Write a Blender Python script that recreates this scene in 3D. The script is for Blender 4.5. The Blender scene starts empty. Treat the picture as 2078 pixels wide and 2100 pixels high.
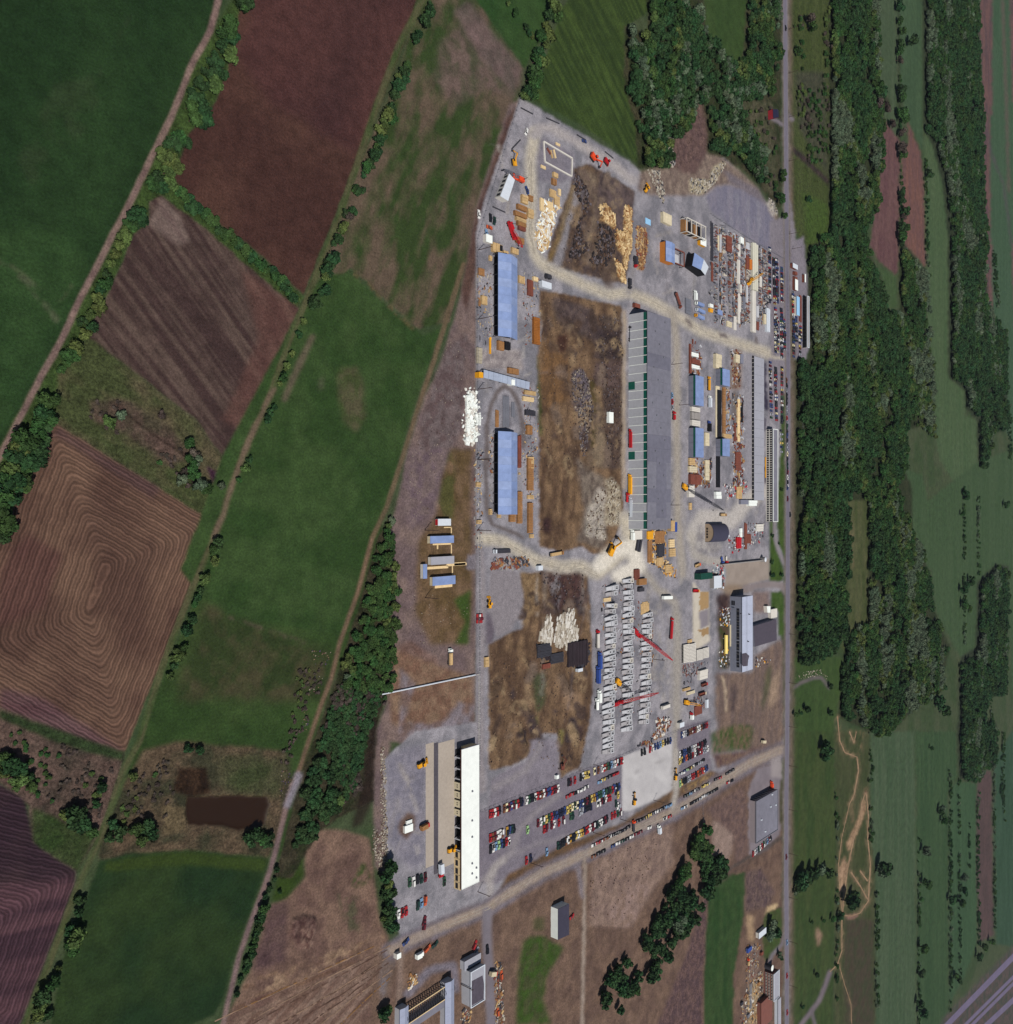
import bpy, math, random
import numpy as np
from mathutils import Vector, Matrix

# ------------------------------------------------------------------ camera, sky, sun, exposure
S = bpy.context.scene
PW, PH, F = 2078.0, 2100.0, 1800.0
CAMH = 354.0
TH = math.radians(49.07)
cam_d = bpy.data.cameras.new('camera')
cam = bpy.data.objects.new('camera', cam_d)
S.collection.objects.link(cam)
cam.location = (0, 0, CAMH)
cam.rotation_euler = (0, -TH, 0)
cam_d.sensor_fit = 'HORIZONTAL'
cam_d.sensor_width = 36.0
cam_d.lens = F / PW * 36.0
cam_d.clip_start = 1.0
cam_d.clip_end = 30000.0
S.camera = cam

SUN_EL, SHADOW_AZ = math.radians(57), math.radians(47)   # shadow runs up the picture, a little to the right
sdir = Vector((-math.sin(SHADOW_AZ) * math.cos(SUN_EL), -math.cos(SHADOW_AZ) * math.cos(SUN_EL), math.sin(SUN_EL)))
world = bpy.data.worlds.new('World'); S.world = world; world.use_nodes = True
wn = world.node_tree.nodes; wn.clear()
wo = wn.new('ShaderNodeOutputWorld'); wb = wn.new('ShaderNodeBackground'); sky = wn.new('ShaderNodeTexSky')
sky.sky_type = 'NISHITA'; sky.sun_disc = False
sky.sun_elevation = SUN_EL; sky.sun_rotation = math.atan2(sdir.x, sdir.y)
sky.altitude = 100; sky.air_density = 1.0; sky.dust_density = 1.2
wb.inputs['Strength'].default_value = 0.06
world.node_tree.links.new(sky.outputs[0], wb.inputs[0]); world.node_tree.links.new(wb.outputs[0], wo.inputs[0])
sl = bpy.data.lights.new('sun', 'SUN'); sl.energy = 5.0; sl.angle = math.radians(0.53); sl.color = (1.0, 0.94, 0.88)
so = bpy.data.objects.new('sun', sl); S.collection.objects.link(so)
so.rotation_euler = sdir.to_track_quat('Z', 'Y').to_euler(); so.location = (0, 0, 600)
S.view_settings.view_transform = 'Standard'; S.view_settings.look = 'None'
S.view_settings.exposure = 0.0; S.view_settings.gamma = 1.0; S.view_settings.use_curve_mapping = False
S.render.engine = 'CYCLES'
S.cycles.max_bounces = 4; S.cycles.diffuse_bounces = 2; S.cycles.glossy_bounces = 2
S.cycles.transmission_bounces = 2; S.cycles.volume_bounces = 0; S.cycles.transparent_max_bounces = 6

# ------------------------------------------------------------------ survey: photo pixel -> metres on the ground
cT, sT = math.cos(TH), math.sin(TH)
TILE = {'A': (940, 180, 4.78), 'B': (1280, 240, 4.78), 'C': (940, 560, 4.78), 'D': (1280, 600, 4.78), 'E': (840, 920, 4.78),
        'F': (1240, 960, 4.78), 'G': (1180, 1180, 6.373), 'H': (1380, 1160, 6.373), 'I': (780, 1480, 4.83), 'J': (980, 1500, 4.78),
        'K': (1260, 1460, 4.78), 'L': (780, 1800, 4.78), 'M': (1380, 1800, 6.373), 'N': (0, 0, 2.731), 'O': (0, 700, 2.731),
        'P': (0, 1400, 2.731), 'Q': (600, 0, 2.731), 'R': (1578, 0, 3.824), 'S': (1578, 500, 3.824), 'U': (1578, 1000, 3.824),
        'V': (1578, 1500, 3.22), 'W': (440, 1040, 4.78), 'X': (440, 1700, 4.78), 'Y': (1240, 0, 4.78), 'Z': (960, 1280, 4.83),
        'c': (580, 560, 5.03), 'e': (1460, 600, 10.73), 'f': (1580, 500, 9.66), '-': (0, 0, 1.0)}
def pp(t, x, y):
    a = TILE[t]; return a[0] + x / a[2], a[1] + y / a[2]
def g(t, x, y, z=0.0):
    px, py = pp(t, x, y)
    u = (px - PW / 2) / F; v = (PH / 2 - py) / F
    k = (CAMH - z) / (cT - u * sT)
    return Vector((k * (u * cT + sT), k * v, z))
def lin(c):
    c = c / 255.0
    return c / 12.92 if c <= 0.04045 else ((c + 0.055) / 1.055) ** 2.4
GAIN = 0.59
def col(rgb, k=1.0):
    return tuple(min(0.9, lin(c) * GAIN * k) for c in rgb)
R = random.Random(7)

# ------------------------------------------------------------------ numpy noise
rs = np.random.RandomState(11)
TAB = rs.rand(256, 256)
def vn(x, y):
    xi = np.floor(x).astype(np.int64); yi = np.floor(y).astype(np.int64)
    fx = x - xi; fy = y - yi
    fx = fx * fx * (3 - 2 * fx); fy = fy * fy * (3 - 2 * fy)
    a = TAB[xi & 255, yi & 255]; b = TAB[(xi + 1) & 255, yi & 255]
    c = TAB[xi & 255, (yi + 1) & 255]; d = TAB[(xi + 1) & 255, (yi + 1) & 255]
    return (a * (1 - fx) + b * fx) * (1 - fy) + (c * (1 - fx) + d * fx) * fy
def fbm(x, y, o=4, seed=0):
    s = 0; a = 0.5; n = 0
    for i in range(o):
        s = s + a * vn(x * 2 ** i + 17.3 * seed + 31 * i, y * 2 ** i + 9.1 * seed + 57 * i); n += a; a *= 0.55
    return s / n

# ------------------------------------------------------------------ materials
MATS = {}
def nodes_of(m):
    m.use_nodes = True; nt = m.node_tree; nt.nodes.clear()
    out = nt.nodes.new('ShaderNodeOutputMaterial'); b = nt.nodes.new('ShaderNodeBsdfPrincipled')
    nt.links.new(b.outputs[0], out.inputs[0]); return nt, b
def noise_node(nt, scale, detail=3, rough=0.6):
    geo = nt.nodes.new('ShaderNodeNewGeometry'); n = nt.nodes.new('ShaderNodeTexNoise')
    n.inputs['Scale'].default_value = scale; n.inputs['Detail'].default_value = detail; n.inputs['Roughness'].default_value = rough
    nt.links.new(geo.outputs['Position'], n.inputs['Vector']); return n
def mapr(nt, src, lo, hi, a=0.3, b=0.7):
    r = nt.nodes.new('ShaderNodeMapRange'); r.inputs[1].default_value = a; r.inputs[2].default_value = b
    r.inputs[3].default_value = lo; r.inputs[4].default_value = hi; nt.links.new(src, r.inputs[0]); return r.outputs[0]
def mulc(nt, ca, fac):
    m = nt.nodes.new('ShaderNodeVectorMath'); m.operation = 'SCALE'
    nt.links.new(ca, m.inputs[0]); nt.links.new(fac, m.inputs['Scale']); return m.outputs[0]
def mat(name, rgb, rough=0.7, var=0.18, scale=0.8, metal=0.0, spec=0.3, k=1.0, streak=None):
    if name in MATS: return MATS[name]
    m = bpy.data.materials.new(name); nt, b = nodes_of(m)
    c = nt.nodes.new('ShaderNodeRGB'); c.outputs[0].default_value = (*col(rgb, k), 1)
    n = noise_node(nt, scale); f = mapr(nt, n.outputs['Fac'], 1 - var, 1 + var)
    o = mulc(nt, c.outputs[0], f)
    n2 = noise_node(nt, scale * 0.12, 4); o = mulc(nt, o, mapr(nt, n2.outputs['Fac'], 1 - var * 0.7, 1 + var * 0.7))
    nt.links.new(o, b.inputs['Base Color'])
    b.inputs['Roughness'].default_value = rough; b.inputs['Metallic'].default_value = metal
    b.inputs['Specular IOR Level'].default_value = spec
    MATS[name] = m; return m
def ground_mat(kind):
    nm = 'ground_' + kind
    if nm in MATS: return MATS[nm]
    m = bpy.data.materials.new(nm); nt, b = nodes_of(m)
    at = nt.nodes.new('ShaderNodeAttribute'); at.attribute_name = 'tone'
    o = at.outputs['Color']
    amp = {'grass': (0.36, 0.9, 0.24, 0.14), 'soil': (0.34, 0.9, 0.26, 0.16), 'gravel': (0.26, 1.2, 0.18, 0.3), 'road': (0.10, 1.2, 0.08, 0.2),
           'concrete': (0.07, 1.0, 0.07, 0.1), 'water': (0.02, 0.2, 0.03, 0.1), 'brush': (0.55, 0.8, 0.4, 0.22), 'plough': (0.16, 0.9, 0.10, 0.2)}[kind]
    n = noise_node(nt, amp[1], 3, 0.7); o = mulc(nt, o, mapr(nt, n.outputs['Fac'], 1 - amp[0], 1 + amp[0], 0.28, 0.72))
    n2 = noise_node(nt, amp[3], 4, 0.65); o = mulc(nt, o, mapr(nt, n2.outputs['Fac'], 1 - amp[2], 1 + amp[2], 0.3, 0.7))
    n3 = noise_node(nt, amp[1] * 3.1, 2, 0.7); o = mulc(nt, o, mapr(nt, n3.outputs['Fac'], 1 - amp[0] * .55, 1 + amp[0] * .55, 0.3, 0.7))
    b.inputs['Roughness'].default_value = 0.95; b.inputs['Specular IOR Level'].default_value = 0.1
    bump = nt.nodes.new('ShaderNodeBump'); bump.inputs['Distance'].default_value = {'grass': .25, 'soil': .6, 'brush': .9, 'gravel': .12, 'road': .05, 'plough': .3}.get(kind, .02)
    bump.inputs['Strength'].default_value = 0.6
    h = n.outputs['Fac']
    if kind == 'plough':
        ar = nt.nodes.new('ShaderNodeAttribute'); ar.attribute_name = 'ring'
        nw = noise_node(nt, 0.13, 6, 0.66)
        ad = nt.nodes.new('ShaderNodeMath'); ad.operation = 'MULTIPLY_ADD'; ad.inputs[1].default_value = 3.2
        nt.links.new(nw.outputs['Fac'], ad.inputs[0]); nt.links.new(ar.outputs['Fac'], ad.inputs[2])
        ds = []
        for sp, am in ((1.32, 0.20), (2.64, 0.13), (6.1, 0.05)):
            w = nt.nodes.new('ShaderNodeMath'); w.operation = 'MULTIPLY'; w.inputs[1].default_value = 2 * math.pi / sp
            nt.links.new(ad.outputs[0], w.inputs[0])
            s_ = nt.nodes.new('ShaderNodeMath'); s_.operation = 'SINE'; nt.links.new(w.outputs[0], s_.inputs[0])
            o = mulc(nt, o, mapr(nt, s_.outputs[0], 1 - am, 1 + am * 1.5, -1, 1)); ds.append(s_.outputs[0])
        h = ds[0]; bump.inputs['Distance'].default_value = 0.15
    if kind == 'water':
        b.inputs['Roughness'].default_value = 0.4; b.inputs['Specular IOR Level'].default_value = 0.25; bump.inputs['Strength'].default_value = 0.05
    nt.links.new(h, bump.inputs['Height']); nt.links.new(bump.outputs[0], b.inputs['Normal'])
    nt.links.new(o, b.inputs['Base Color'])
    MATS[nm] = m; return m

# ------------------------------------------------------------------ the ground: one surveyed sheet cut into named zones
STEP = 2.5
gx = np.arange(-150, 2230, STEP); gy = np.arange(-170, 2280, STEP)
GPX, GPY = np.meshgrid(gx, gy)
U_ = (GPX - PW / 2) / F; V_ = (PH / 2 - GPY) / F
K_ = CAMH / (cT - U_ * sT)
GX = K_ * (U_ * cT + sT); GY = K_ * V_
WN1 = fbm(GX / 5.0, GY / 5.0, 3, 1) - .5; WN2 = fbm(GX / 5.0, GY / 5.0, 3, 2) - .5
WB1 = fbm(GX / 30.0, GY / 30.0, 2, 3) - .5; WB2 = fbm(GX / 30.0, GY / 30.0, 2, 4) - .5
NY, NX = GPX.shape
TONE = np.zeros((NY, NX, 3)); LAB = np.zeros((NY, NX), int); HGT = np.zeros((NY, NX))
ZONES = []
def P_(t, pts):
    return [pp(t, *p) for p in pts]
def sub(pts, pad):
    xs = [p[0] for p in pts]; ys = [p[1] for p in pts]
    i0 = max(0, int((min(xs) - pad - gx[0]) / STEP)); i1 = min(NX, int((max(xs) + pad - gx[0]) / STEP) + 2)
    j0 = max(0, int((min(ys) - pad - gy[0]) / STEP)); j1 = min(NY, int((max(ys) + pad - gy[0]) / STEP) + 2)
    return (slice(j0, j1), slice(i0, i1)) if i1 > i0 and j1 > j0 else None
def inside(pts, x, y):
    r = np.zeros(x.shape, bool); n = len(pts)
    for i in range(n):
        x1, y1 = pts[i]; x2, y2 = pts[(i + 1) % n]
        if y1 == y2: continue
        c = ((y1 > y) != (y2 > y)); xx = (x2 - x1) * (y - y1) / (y2 - y1) + x1
        r ^= c & (x < xx)
    return r
def blur(a, n):
    for _ in range(n):
        p = np.pad(a, 1, mode='edge'); a = (p[:-2, 1:-1] + p[2:, 1:-1] + 2 * p[1:-1, 1:-1]) / 4
        p = np.pad(a, 1, mode='edge'); a = (p[1:-1, :-2] + p[1:-1, 2:] + 2 * p[1:-1, 1:-1]) / 4
    return a
def segdist(pts, x, y):
    d = np.full(x.shape, 1e9)
    for (x1, y1), (x2, y2) in zip(pts[:-1], pts[1:]):
        dx, dy = x2 - x1, y2 - y1; L = dx * dx + dy * dy + 1e-9
        t = np.clip(((x - x1) * dx + (y - y1) * dy) / L, 0, 1)
        d = np.minimum(d, np.hypot(x - x1 - t * dx, y - y1 - t * dy))
    return d
def mask(kind, pts, w, rag, big):
    sl_ = sub(pts, (w or 0) + 30)
    if sl_ is None: return None, None
    x = GPX[sl_] + WN1[sl_] * rag * 4 + WB1[sl_] * big * 4; y = GPY[sl_] + WN2[sl_] * rag * 4 + WB2[sl_] * big * 4
    if kind == 'poly': return sl_, inside(pts, x, y).astype(float)
    d = segdist(pts, x, y); return sl_, np.clip((w - d) / STEP + .5, 0, 1)
def adj(c):
    r_, g_, b_ = c; d = g_ - r_
    if d > 4 and g_ >= b_: return (r_ + .12 * d, g_ - .04 * d, b_ - .26 * d)
    if abs(r_ - g_) < 14 and b_ > g_: return (r_ + 1, g_ + 1, b_ - .1 * (b_ - g_))
    return c
def tint(sl_, c1, c2, sc, ang, st, bias, seed):
    c1 = adj(c1); c2 = adj(c2)
    X = GX[sl_]; Y = GY[sl_]; ca, sa = math.cos(ang), math.sin(ang)
    a = (X * ca + Y * sa) / (sc * st); b = (-X * sa + Y * ca) / sc
    n = np.clip((fbm(a, b, 4, seed) - .5) * 3.2 + bias, 0, 1)[..., None]
    return np.array(col(c1))[None, None] * (1 - n) + np.array(col(c2))[None, None] * n
SEED = [20]
def zone(name, t, pts, c1, c2, m='grass', w=None, sc=14, rag=1.2, big=0, soft=1, ang=0, st=1, bias=.5, relief=0, rsc=8, z=0):
    SEED[0] += 1
    pts = P_(t, pts); s_, a = mask('rib' if w else 'poly', pts, w, rag, big)
    if s_ is None: return
    ZONES.append((name, m)); L = len(ZONES)
    LAB[s_][a > .5] = L
    al = blur(a, soft)[..., None]
    TONE[s_] = TONE[s_] * (1 - al) + tint(s_, c1, c2, sc, ang, st, bias, SEED[0]) * al
    al = blur(a, 4)
    hh = z + relief * (fbm(GX[s_] / rsc, GY[s_] / rsc, 4, SEED[0] + 5) - .35) * 2
    HGT[s_] = HGT[s_] * (1 - al) + al * (hh if (relief or z) else 0)
def paint(t, pts, c1, c2=None, w=None, a=1.0, sc=10, rag=1.5, big=0, soft=2, ang=0, st=1, bias=.5, relief=0, rsc=5, brk=0):
    SEED[0] += 1
    pts = P_(t, pts); s_, m_ = mask('rib' if w else 'poly', pts, w, rag, big)
    if s_ is None: return
    al = blur(m_, soft) * a
    if brk: al = al * np.clip((fbm(GX[s_] / brk, GY[s_] / brk, 3, SEED[0] + 3) - .38) * 5, 0, 1)
    if relief: HGT[s_] = HGT[s_] + blur(m_, 3) * relief * (.3 + fbm(GX[s_] / rsc, GY[s_] / rsc, 3, SEED[0] + 5))
    al = al[..., None]
    TONE[s_] = TONE[s_] * (1 - al) + tint(s_, c1, c2 or c1, sc, ang, st, bias, SEED[0]) * al
# ------------------------------------------------------------------ zones (coordinates read off the survey photo, tile by tile)
PI = math.pi
GR1, GR2 = (44, 70, 40), (56, 80, 47)
zone('ground', '-', [(-300, -300), (2400, -300), (2400, 2400), (-300, 2400)], (58, 78, 54), (72, 84, 62), sc=30)
# west side farmland
zone('field', 'N', [(-400, -400), (1330, -400), (1260, 0), (1150, 190), (1060, 350), (935, 660), (830, 880), (740, 1060), (600, 1330), (420, 1690), (330, 1890), (200, 2110), (70, 2370), (-30, 2560), (-400, 3100)],
     (29, 56, 36), (38, 66, 42), sc=40, ang=1.2, st=2)
paint('N', [(-400, 1300), (400, 1300), (520, 1500), (330, 1890), (70, 2370), (-400, 3000)], (40, 70, 44), (46, 76, 48), soft=70, big=5, a=.9)
paint('N', [(0, 1460), (150, 1580), (230, 1680), (320, 1790)], (88, 92, 72), w=6, a=.6, brk=6, soft=2)
paint('N', [(60, 1490), (200, 1600), (330, 1680), (400, 1600)], (80, 88, 66), w=4, a=.6, brk=6, soft=2)
paint('N', [(760, 30), (640, 260), (560, 420)], (44, 60, 44), w=5, a=.5, soft=2, brk=8)
paint('N', [(300, 480), (520, 420), (560, 600), (420, 800), (180, 1040), (100, 900)], (50, 66, 46), soft=8, a=.5, brk=12)
zone('grass_verge', 'N', [(1300, 0), (1410, -100), (1400, 0), (1330, 130), (1320, 250), (1270, 400), (1210, 570), (1060, 750), (970, 1000), (1100, 1150), (1700, 1660), (1650, 1740), (900, 1110), (830, 1130), (830, 1260), (750, 1310), (660, 1530), (560, 1740), (470, 1880), (440, 2100), (380, 2300), (310, 2360), (60, 2900), (-50, 3050), (-30, 2560), (70, 2370), (350, 1890), (620, 1340), (850, 880), (1080, 350)],
     (52, 74, 42), (60, 84, 48), sc=8, soft=2, m='brush')
zone('ploughed_field', 'N', [(1400, -200), (1330, 130), (1320, 250), (1270, 400), (1210, 570), (1060, 750), (970, 1000), (1110, 1160), (1250, 1270), (1430, 1400), (1700, 1650), (2380, -60), (2420, -200)],
     (72, 48, 43), (92, 65, 55), 'soil', sc=45, ang=1.15, st=2.2, bias=.55)
paint('N', [(1400, -100), (2400, -100), (2300, 80), (2000, 900), (1500, 560), (1330, 300)], (62, 38, 42), (80, 50, 50), soft=30, big=6, a=.7, ang=1.1, st=3, sc=30)
zone('ploughed_field', 'N', [(905, 1095), (835, 1130), (830, 1260), (750, 1310), (660, 1530), (560, 1740), (480, 1880), (520, 1930), (690, 2040), (960, 2250), (1100, 2350), (1170, 2460), (1290, 2610), (1390, 2400), (1610, 1910), (1690, 1745), (1400, 1500), (1150, 1280)],
     (68, 52, 50), (98, 82, 74), 'soil', sc=2.4, ang=-.85, st=20, bias=.32)
paint('N', [(905, 1100), (1010, 1200), (1060, 1350), (1000, 1380), (830, 1260)], (128, 112, 104), (110, 92, 88), soft=4, ang=-.85, st=6, sc=3, a=.8)
paint('N', [(1350, 1500), (1690, 1745), (1600, 1912), (1380, 2410), (1250, 2350), (1450, 1900)], (96, 66, 60), (106, 76, 68), soft=10, a=.7)
paint('N', [(1690, 1200 + 1200), (1380, 2390), (1340, 2480), (1290, 2590), (1310, 2450)], (170, 150, 128), soft=3, a=.8, brk=4)
paint('O', [(1350, 470), (1370, 500), (1300, 690), (1270, 680)], (160, 142, 122), (130, 112, 100), soft=3)
zone('meadow', 'O', [(500, -20), (700, 130), (960, 340), (1100, 440), (1170, 550), (1290, 700), (1310, 760), (1250, 900), (1190, 1020), (300, 460), (330, 160), (420, 20)],
     (66, 76, 48), (96, 84, 66), 'brush', sc=14, ang=-.6, st=2.2, soft=3, relief=.4)
paint('O', [(500, 330), (720, 330), (950, 480), (1080, 640), (950, 700), (700, 520), (520, 440)], (94, 76, 68), (72, 66, 52), soft=6, sc=7)
paint('O', [(650, 350), (790, 470), (900, 550), (1040, 640)], (32, 22, 18), w=1.6, soft=1)
paint('O', [(1150, 690), (1230, 740), (1240, 790), (1190, 800)], (62, 36, 54), soft=2)
paint('O', [(880, 390), (930, 400), (930, 440), (890, 430)], (34, 30, 26), soft=1)
zone('ploughed_field', 'O', [(270, 490), (330, 470), (1190, 1010), (1185, 1080), (700, 2302), (-60, 2030), (-420, 1900), (-300, 1500), (0, 1130), (60, 960), (200, 720)],
     (86, 64, 55), (108, 84, 70), 'plough', sc=22, bias=.45, soft=1)
paint('P', [(0, 30), (250, 90), (700, 390), (400, 320), (0, 150)], (78, 52, 60), (96, 72, 76), soft=8, ang=-.35, st=5, sc=4, a=.8)
paint('O', [(0, 1300), (150, 1100), (350, 1200), (250, 1500), (0, 1600)], (82, 54, 52), soft=14, big=4, a=.7)
paint('O', [(330, 480), (520, 600), (900, 820), (850, 880), (500, 650), (300, 520)], (80, 60, 62), soft=6, a=.6)
zone('wasteland', 'P', [(-400, 60), (0, 140), (700, 400), (560, 860), (420, 1060), (180, 920), (160, 690), (0, 560), (-400, 500)],
     (70, 62, 54), (98, 80, 72), 'brush', sc=8, relief=.5, soft=2)
paint('P', [(180, 700), (360, 780), (540, 860), (430, 1060), (190, 920)], (44, 66, 38), (56, 70, 44), soft=4)
paint('P', [(0, 150), (700, 395), (690, 440), (350, 350), (0, 200)], (44, 62, 40), soft=3)
zone('ploughed_field', 'P', [(-400, 480), (0, 570), (130, 650), (165, 760), (190, 900), (430, 1060), (370, 1260), (110, 1912), (-40, 2300), (-400, 2300)],
     (50, 36, 44), (64, 48, 52), 'plough', sc=25, soft=2)
paint('P', [(-100, 1150), (420, 1080), (370, 1260), (110, 1912), (-200, 1912)], (84, 60, 66), (62, 44, 52), soft=10, sc=5, ang=-.15, st=7)
zone('meadow', 'O', [(1420, 960), (1700, 0), (1912, -700), (2100, 800), (2200, 1400), (1850, 1912), (1600, 2900), (760, 2700), (620, 2730), (760, 2250), (930, 1850), (1210, 1130)],
     GR1, GR2, sc=22, soft=2)
# strip between track two and track three
zone('meadow', 'Q', [(740, -200), (1000, -200), (1030, 0), (1290, 380), (1270, 550), (1170, 860), (1090, 1120), (1020, 1330), (940, 1560), (880, 1800), (700, 1840), (330, 1500), (120, 1640), (240, 1250), (420, 820), (600, 400)],
     (52, 72, 42), (100, 86, 72), sc=10, ang=1.15, st=2.5, bias=.42)
paint('Q', [(830, 230), (1000, 120), (1290, 390), (1250, 560), (1080, 500), (900, 600), (780, 420)], (112, 94, 88), (80, 78, 62), soft=10, big=3, sc=8, a=.85)
paint('Q', [(980, 0), (1290, 385), (1240, 520), (1060, 330), (900, 60)], (118, 98, 96), (96, 84, 80), soft=6, a=.8)
zone('meadow', 'c', [(700, 0), (1300, 530), (1450, 640), (1640, 560), (1300, 1550), (1080, 2412), (900, 2900), (640, 3750), (-700, 3500), (-1050, 3060), (-620, 1880), (0, 700), (240, 240), (420, 0)],
     (44, 72, 42), (56, 82, 50), sc=16, soft=2)
paint('c', [(730, 0), (880, 110), (1100, 330), (1340, 570)], (104, 88, 62), w=3, a=.8, soft=2, brk=3)
paint('c', [(580, 990), (760, 960), (830, 1150), (860, 1500), (760, 1650), (620, 1500), (560, 1200)], (88, 82, 62), (70, 80, 50), soft=8, sc=5, a=.85)
paint('c', [(380, 1080), (430, 1060), (420, 1200), (360, 1200)], (90, 90, 72), soft=5, a=.6)
paint('W', [(-100, 950), (150, 1080), (500, 1200), (900, 1330), (1150, 1400), (1150, 1900), (-400, 1900)], (48, 64, 38), (72, 70, 48), soft=26, sc=9, big=3, bias=.35)
paint('W', [(150, 1080), (500, 1200), (900, 1330)], (92, 80, 70), w=3, a=.6, brk=5)
paint('c', [(300, 660), (100, 1100), (20, 1300)], (104, 92, 78), w=6, a=.8, soft=3)
# pond surroundings
zone('wasteland', 'P', [(800, 380), (1000, 330), (1600, 380), (1640, 560), (1560, 880), (1500, 980), (1050, 940), (560, 1000), (540, 930), (700, 560)],
     (60, 60, 44), (92, 78, 62), 'brush', sc=9, relief=.4, soft=4)
paint('P', [(1200, 400), (1620, 420), (1560, 640), (1250, 620)], (58, 68, 44), (76, 76, 54), soft=22)
paint('P', [(1000, 480), (1150, 470), (1180, 620), (1050, 640), (970, 600)], (40, 28, 20), (60, 44, 32), soft=3, sc=4)
paint('P', [(900, 680), (1040, 700), (1040, 830), (920, 850)], (100, 88, 66), soft=3)
zone('pond', 'P', [(1050, 640), (1300, 628), (1500, 640), (1512, 680), (1480, 790), (1420, 810), (1330, 828), (1250, 805), (1050, 795), (1040, 720)],
     (44, 27, 14), (50, 31, 17), 'water', sc=30, rag=1.3, soft=1, z=-.5)
zone('field', 'P', [(560, 1000), (700, 960), (1050, 940), (1500, 985), (1480, 1080), (1330, 1480), (1240, 1790), (1200, 1860), (1080, 1912), (1000, 2300), (100, 2300), (280, 1912), (350, 1560), (480, 1200)],
     (28, 54, 36), (42, 64, 38), sc=34, soft=2)
paint('P', [(600, 1000), (1050, 945), (1500, 990), (1480, 1060), (1050, 1020), (580, 1060)], (50, 70, 34), soft=4)
zone('bare_earth', 'X', [(950, 60), (1000, 0), (1300, 20), (1520, 100), (1560, 400), (1620, 900), (1700, 1050), (1700, 1912), (1500, 2600), (-100, 2600), (80, 1912), (350, 1400), (500, 860), (560, 740), (700, 690), (880, 480), (880, 200)],
     (104, 82, 74), (128, 104, 90), 'soil', sc=10, soft=3, relief=.5)
paint('X', [(560, 740), (720, 700), (700, 1300), (350, 1400), (480, 1000)], (86, 66, 68), (98, 78, 74), soft=8)
for (a_, b_) in (((300, 1560), (1650, 900 + 200)), ((200, 1750), (1750, 1180)), ((300, 1912), (1750, 1320)), ((700, 1912), (1700, 1490))):
    paint('X', [a_, b_], (86, 60, 52), (112, 86, 66), w=3.5, soft=2, a=.8, brk=9)
    paint('X', [(a_[0], a_[1] - 50), (b_[0], b_[1] - 50)], (148, 122, 92), w=2, soft=2, a=.6, brk=6)
paint('X', [(450, 1500), (900, 1300), (1300, 1150), (1500, 1020), (1540, 1080), (1200, 1300), (800, 1480), (500, 1620)], (164, 138, 114), (124, 100, 84), soft=4, sc=3, a=.9, brk=5)
paint('X', [(740, 900), (860, 840), (980, 870), (1000, 950), (900, 1180), (740, 1080)], (74, 52, 50), (120, 96, 88), soft=3, sc=3, relief=1.6, rsc=3)
paint('X', [(840, 960), (960, 980), (960, 1160), (830, 1180)], (150, 124, 110), (96, 70, 64), soft=3, sc=2)
paint('X', [(1470, 330), (1540, 480), (1440, 560), (1350, 570), (1380, 400)], (66, 80, 46), soft=4, brk=4)
paint('X', [(1200, 640), (1400, 660), (1420, 1000), (1300, 1000)], (76, 82, 60), soft=6, brk=5, a=.7)
paint('X', [(640, 330), (880, 260), (870, 480), (700, 690), (560, 720)], (48, 70, 32), soft=4)
# wood floor west
zone('wood_floor', '-', [(800, 1055), (775, 1103), (750, 1186), (737, 1240), (720, 1290), (700, 1354), (680, 1420), (650, 1500), (625, 1560), (600, 1650), (585, 1720), (560, 1800), (600, 1800), (650, 1710), (700, 1675), (770, 1640), (768, 1500), (790, 1440), (805, 1400), (806, 1310), (815, 1240), (805, 1150), (805, 1090)],
     (44, 50, 32), (60, 56, 42), 'brush', sc=6, relief=.5)
# north fields
zone('field', 'Q', [(1010, -200), (1030, 0), (1300, 380), (1400, 200), (1500, -200)], (40, 74, 44), (50, 80, 48), sc=25, soft=1)
zone('field', 'Q', [(1560, -200), (1540, 0), (1500, 60), (1420, 330), (1380, 480), (1350, 560), (1600, 690), (1910, 900), (2000, 950), (1980, 800), (1870, 500), (1860, 160), (1900, 130), (2000, 60), (1990, -200)],
     (44, 64, 36), (64, 86, 46), sc=2.2, ang=-.68, st=16)
zone('field', 'Y', [(985, -300), (975, 0), (990, 300), (1100, 440), (1200, 620), (1290, 690), (1370, 500), (1400, 0), (1410, -300)], (50, 76, 44), (58, 82, 48), sc=12, ang=1.57, st=4)
zone('wood_floor', 'Y', [(420, -300), (420, 330), (200, 250), (190, 850), (300, 1200), (320, 1660), (700, 1640), (1000, 1640), (1300, 1620), (1500, 1800), (1650, 2000), (1730, 2050), (1740, -300), (1400, -300), (1390, 0), (1370, 500), (1290, 690), (1200, 620), (990, 300), (975, 0), (985, -300)],
     (44, 56, 34), (66, 64, 46), 'brush', sc=8, relief=.5)
paint('Y', [(1280, 980), (1640, 1000), (1700, 1900), (1600, 1900), (1500, 1450), (1300, 1250)], (88, 84, 66), (66, 70, 48), soft=4, sc=5)
paint('Y', [(870, 1000), (960, 1000), (1000, 1250), (1000, 1640), (620, 1750), (700, 1400), (860, 1250)], (96, 76, 74), (110, 88, 80), soft=3, sc=5)
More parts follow.
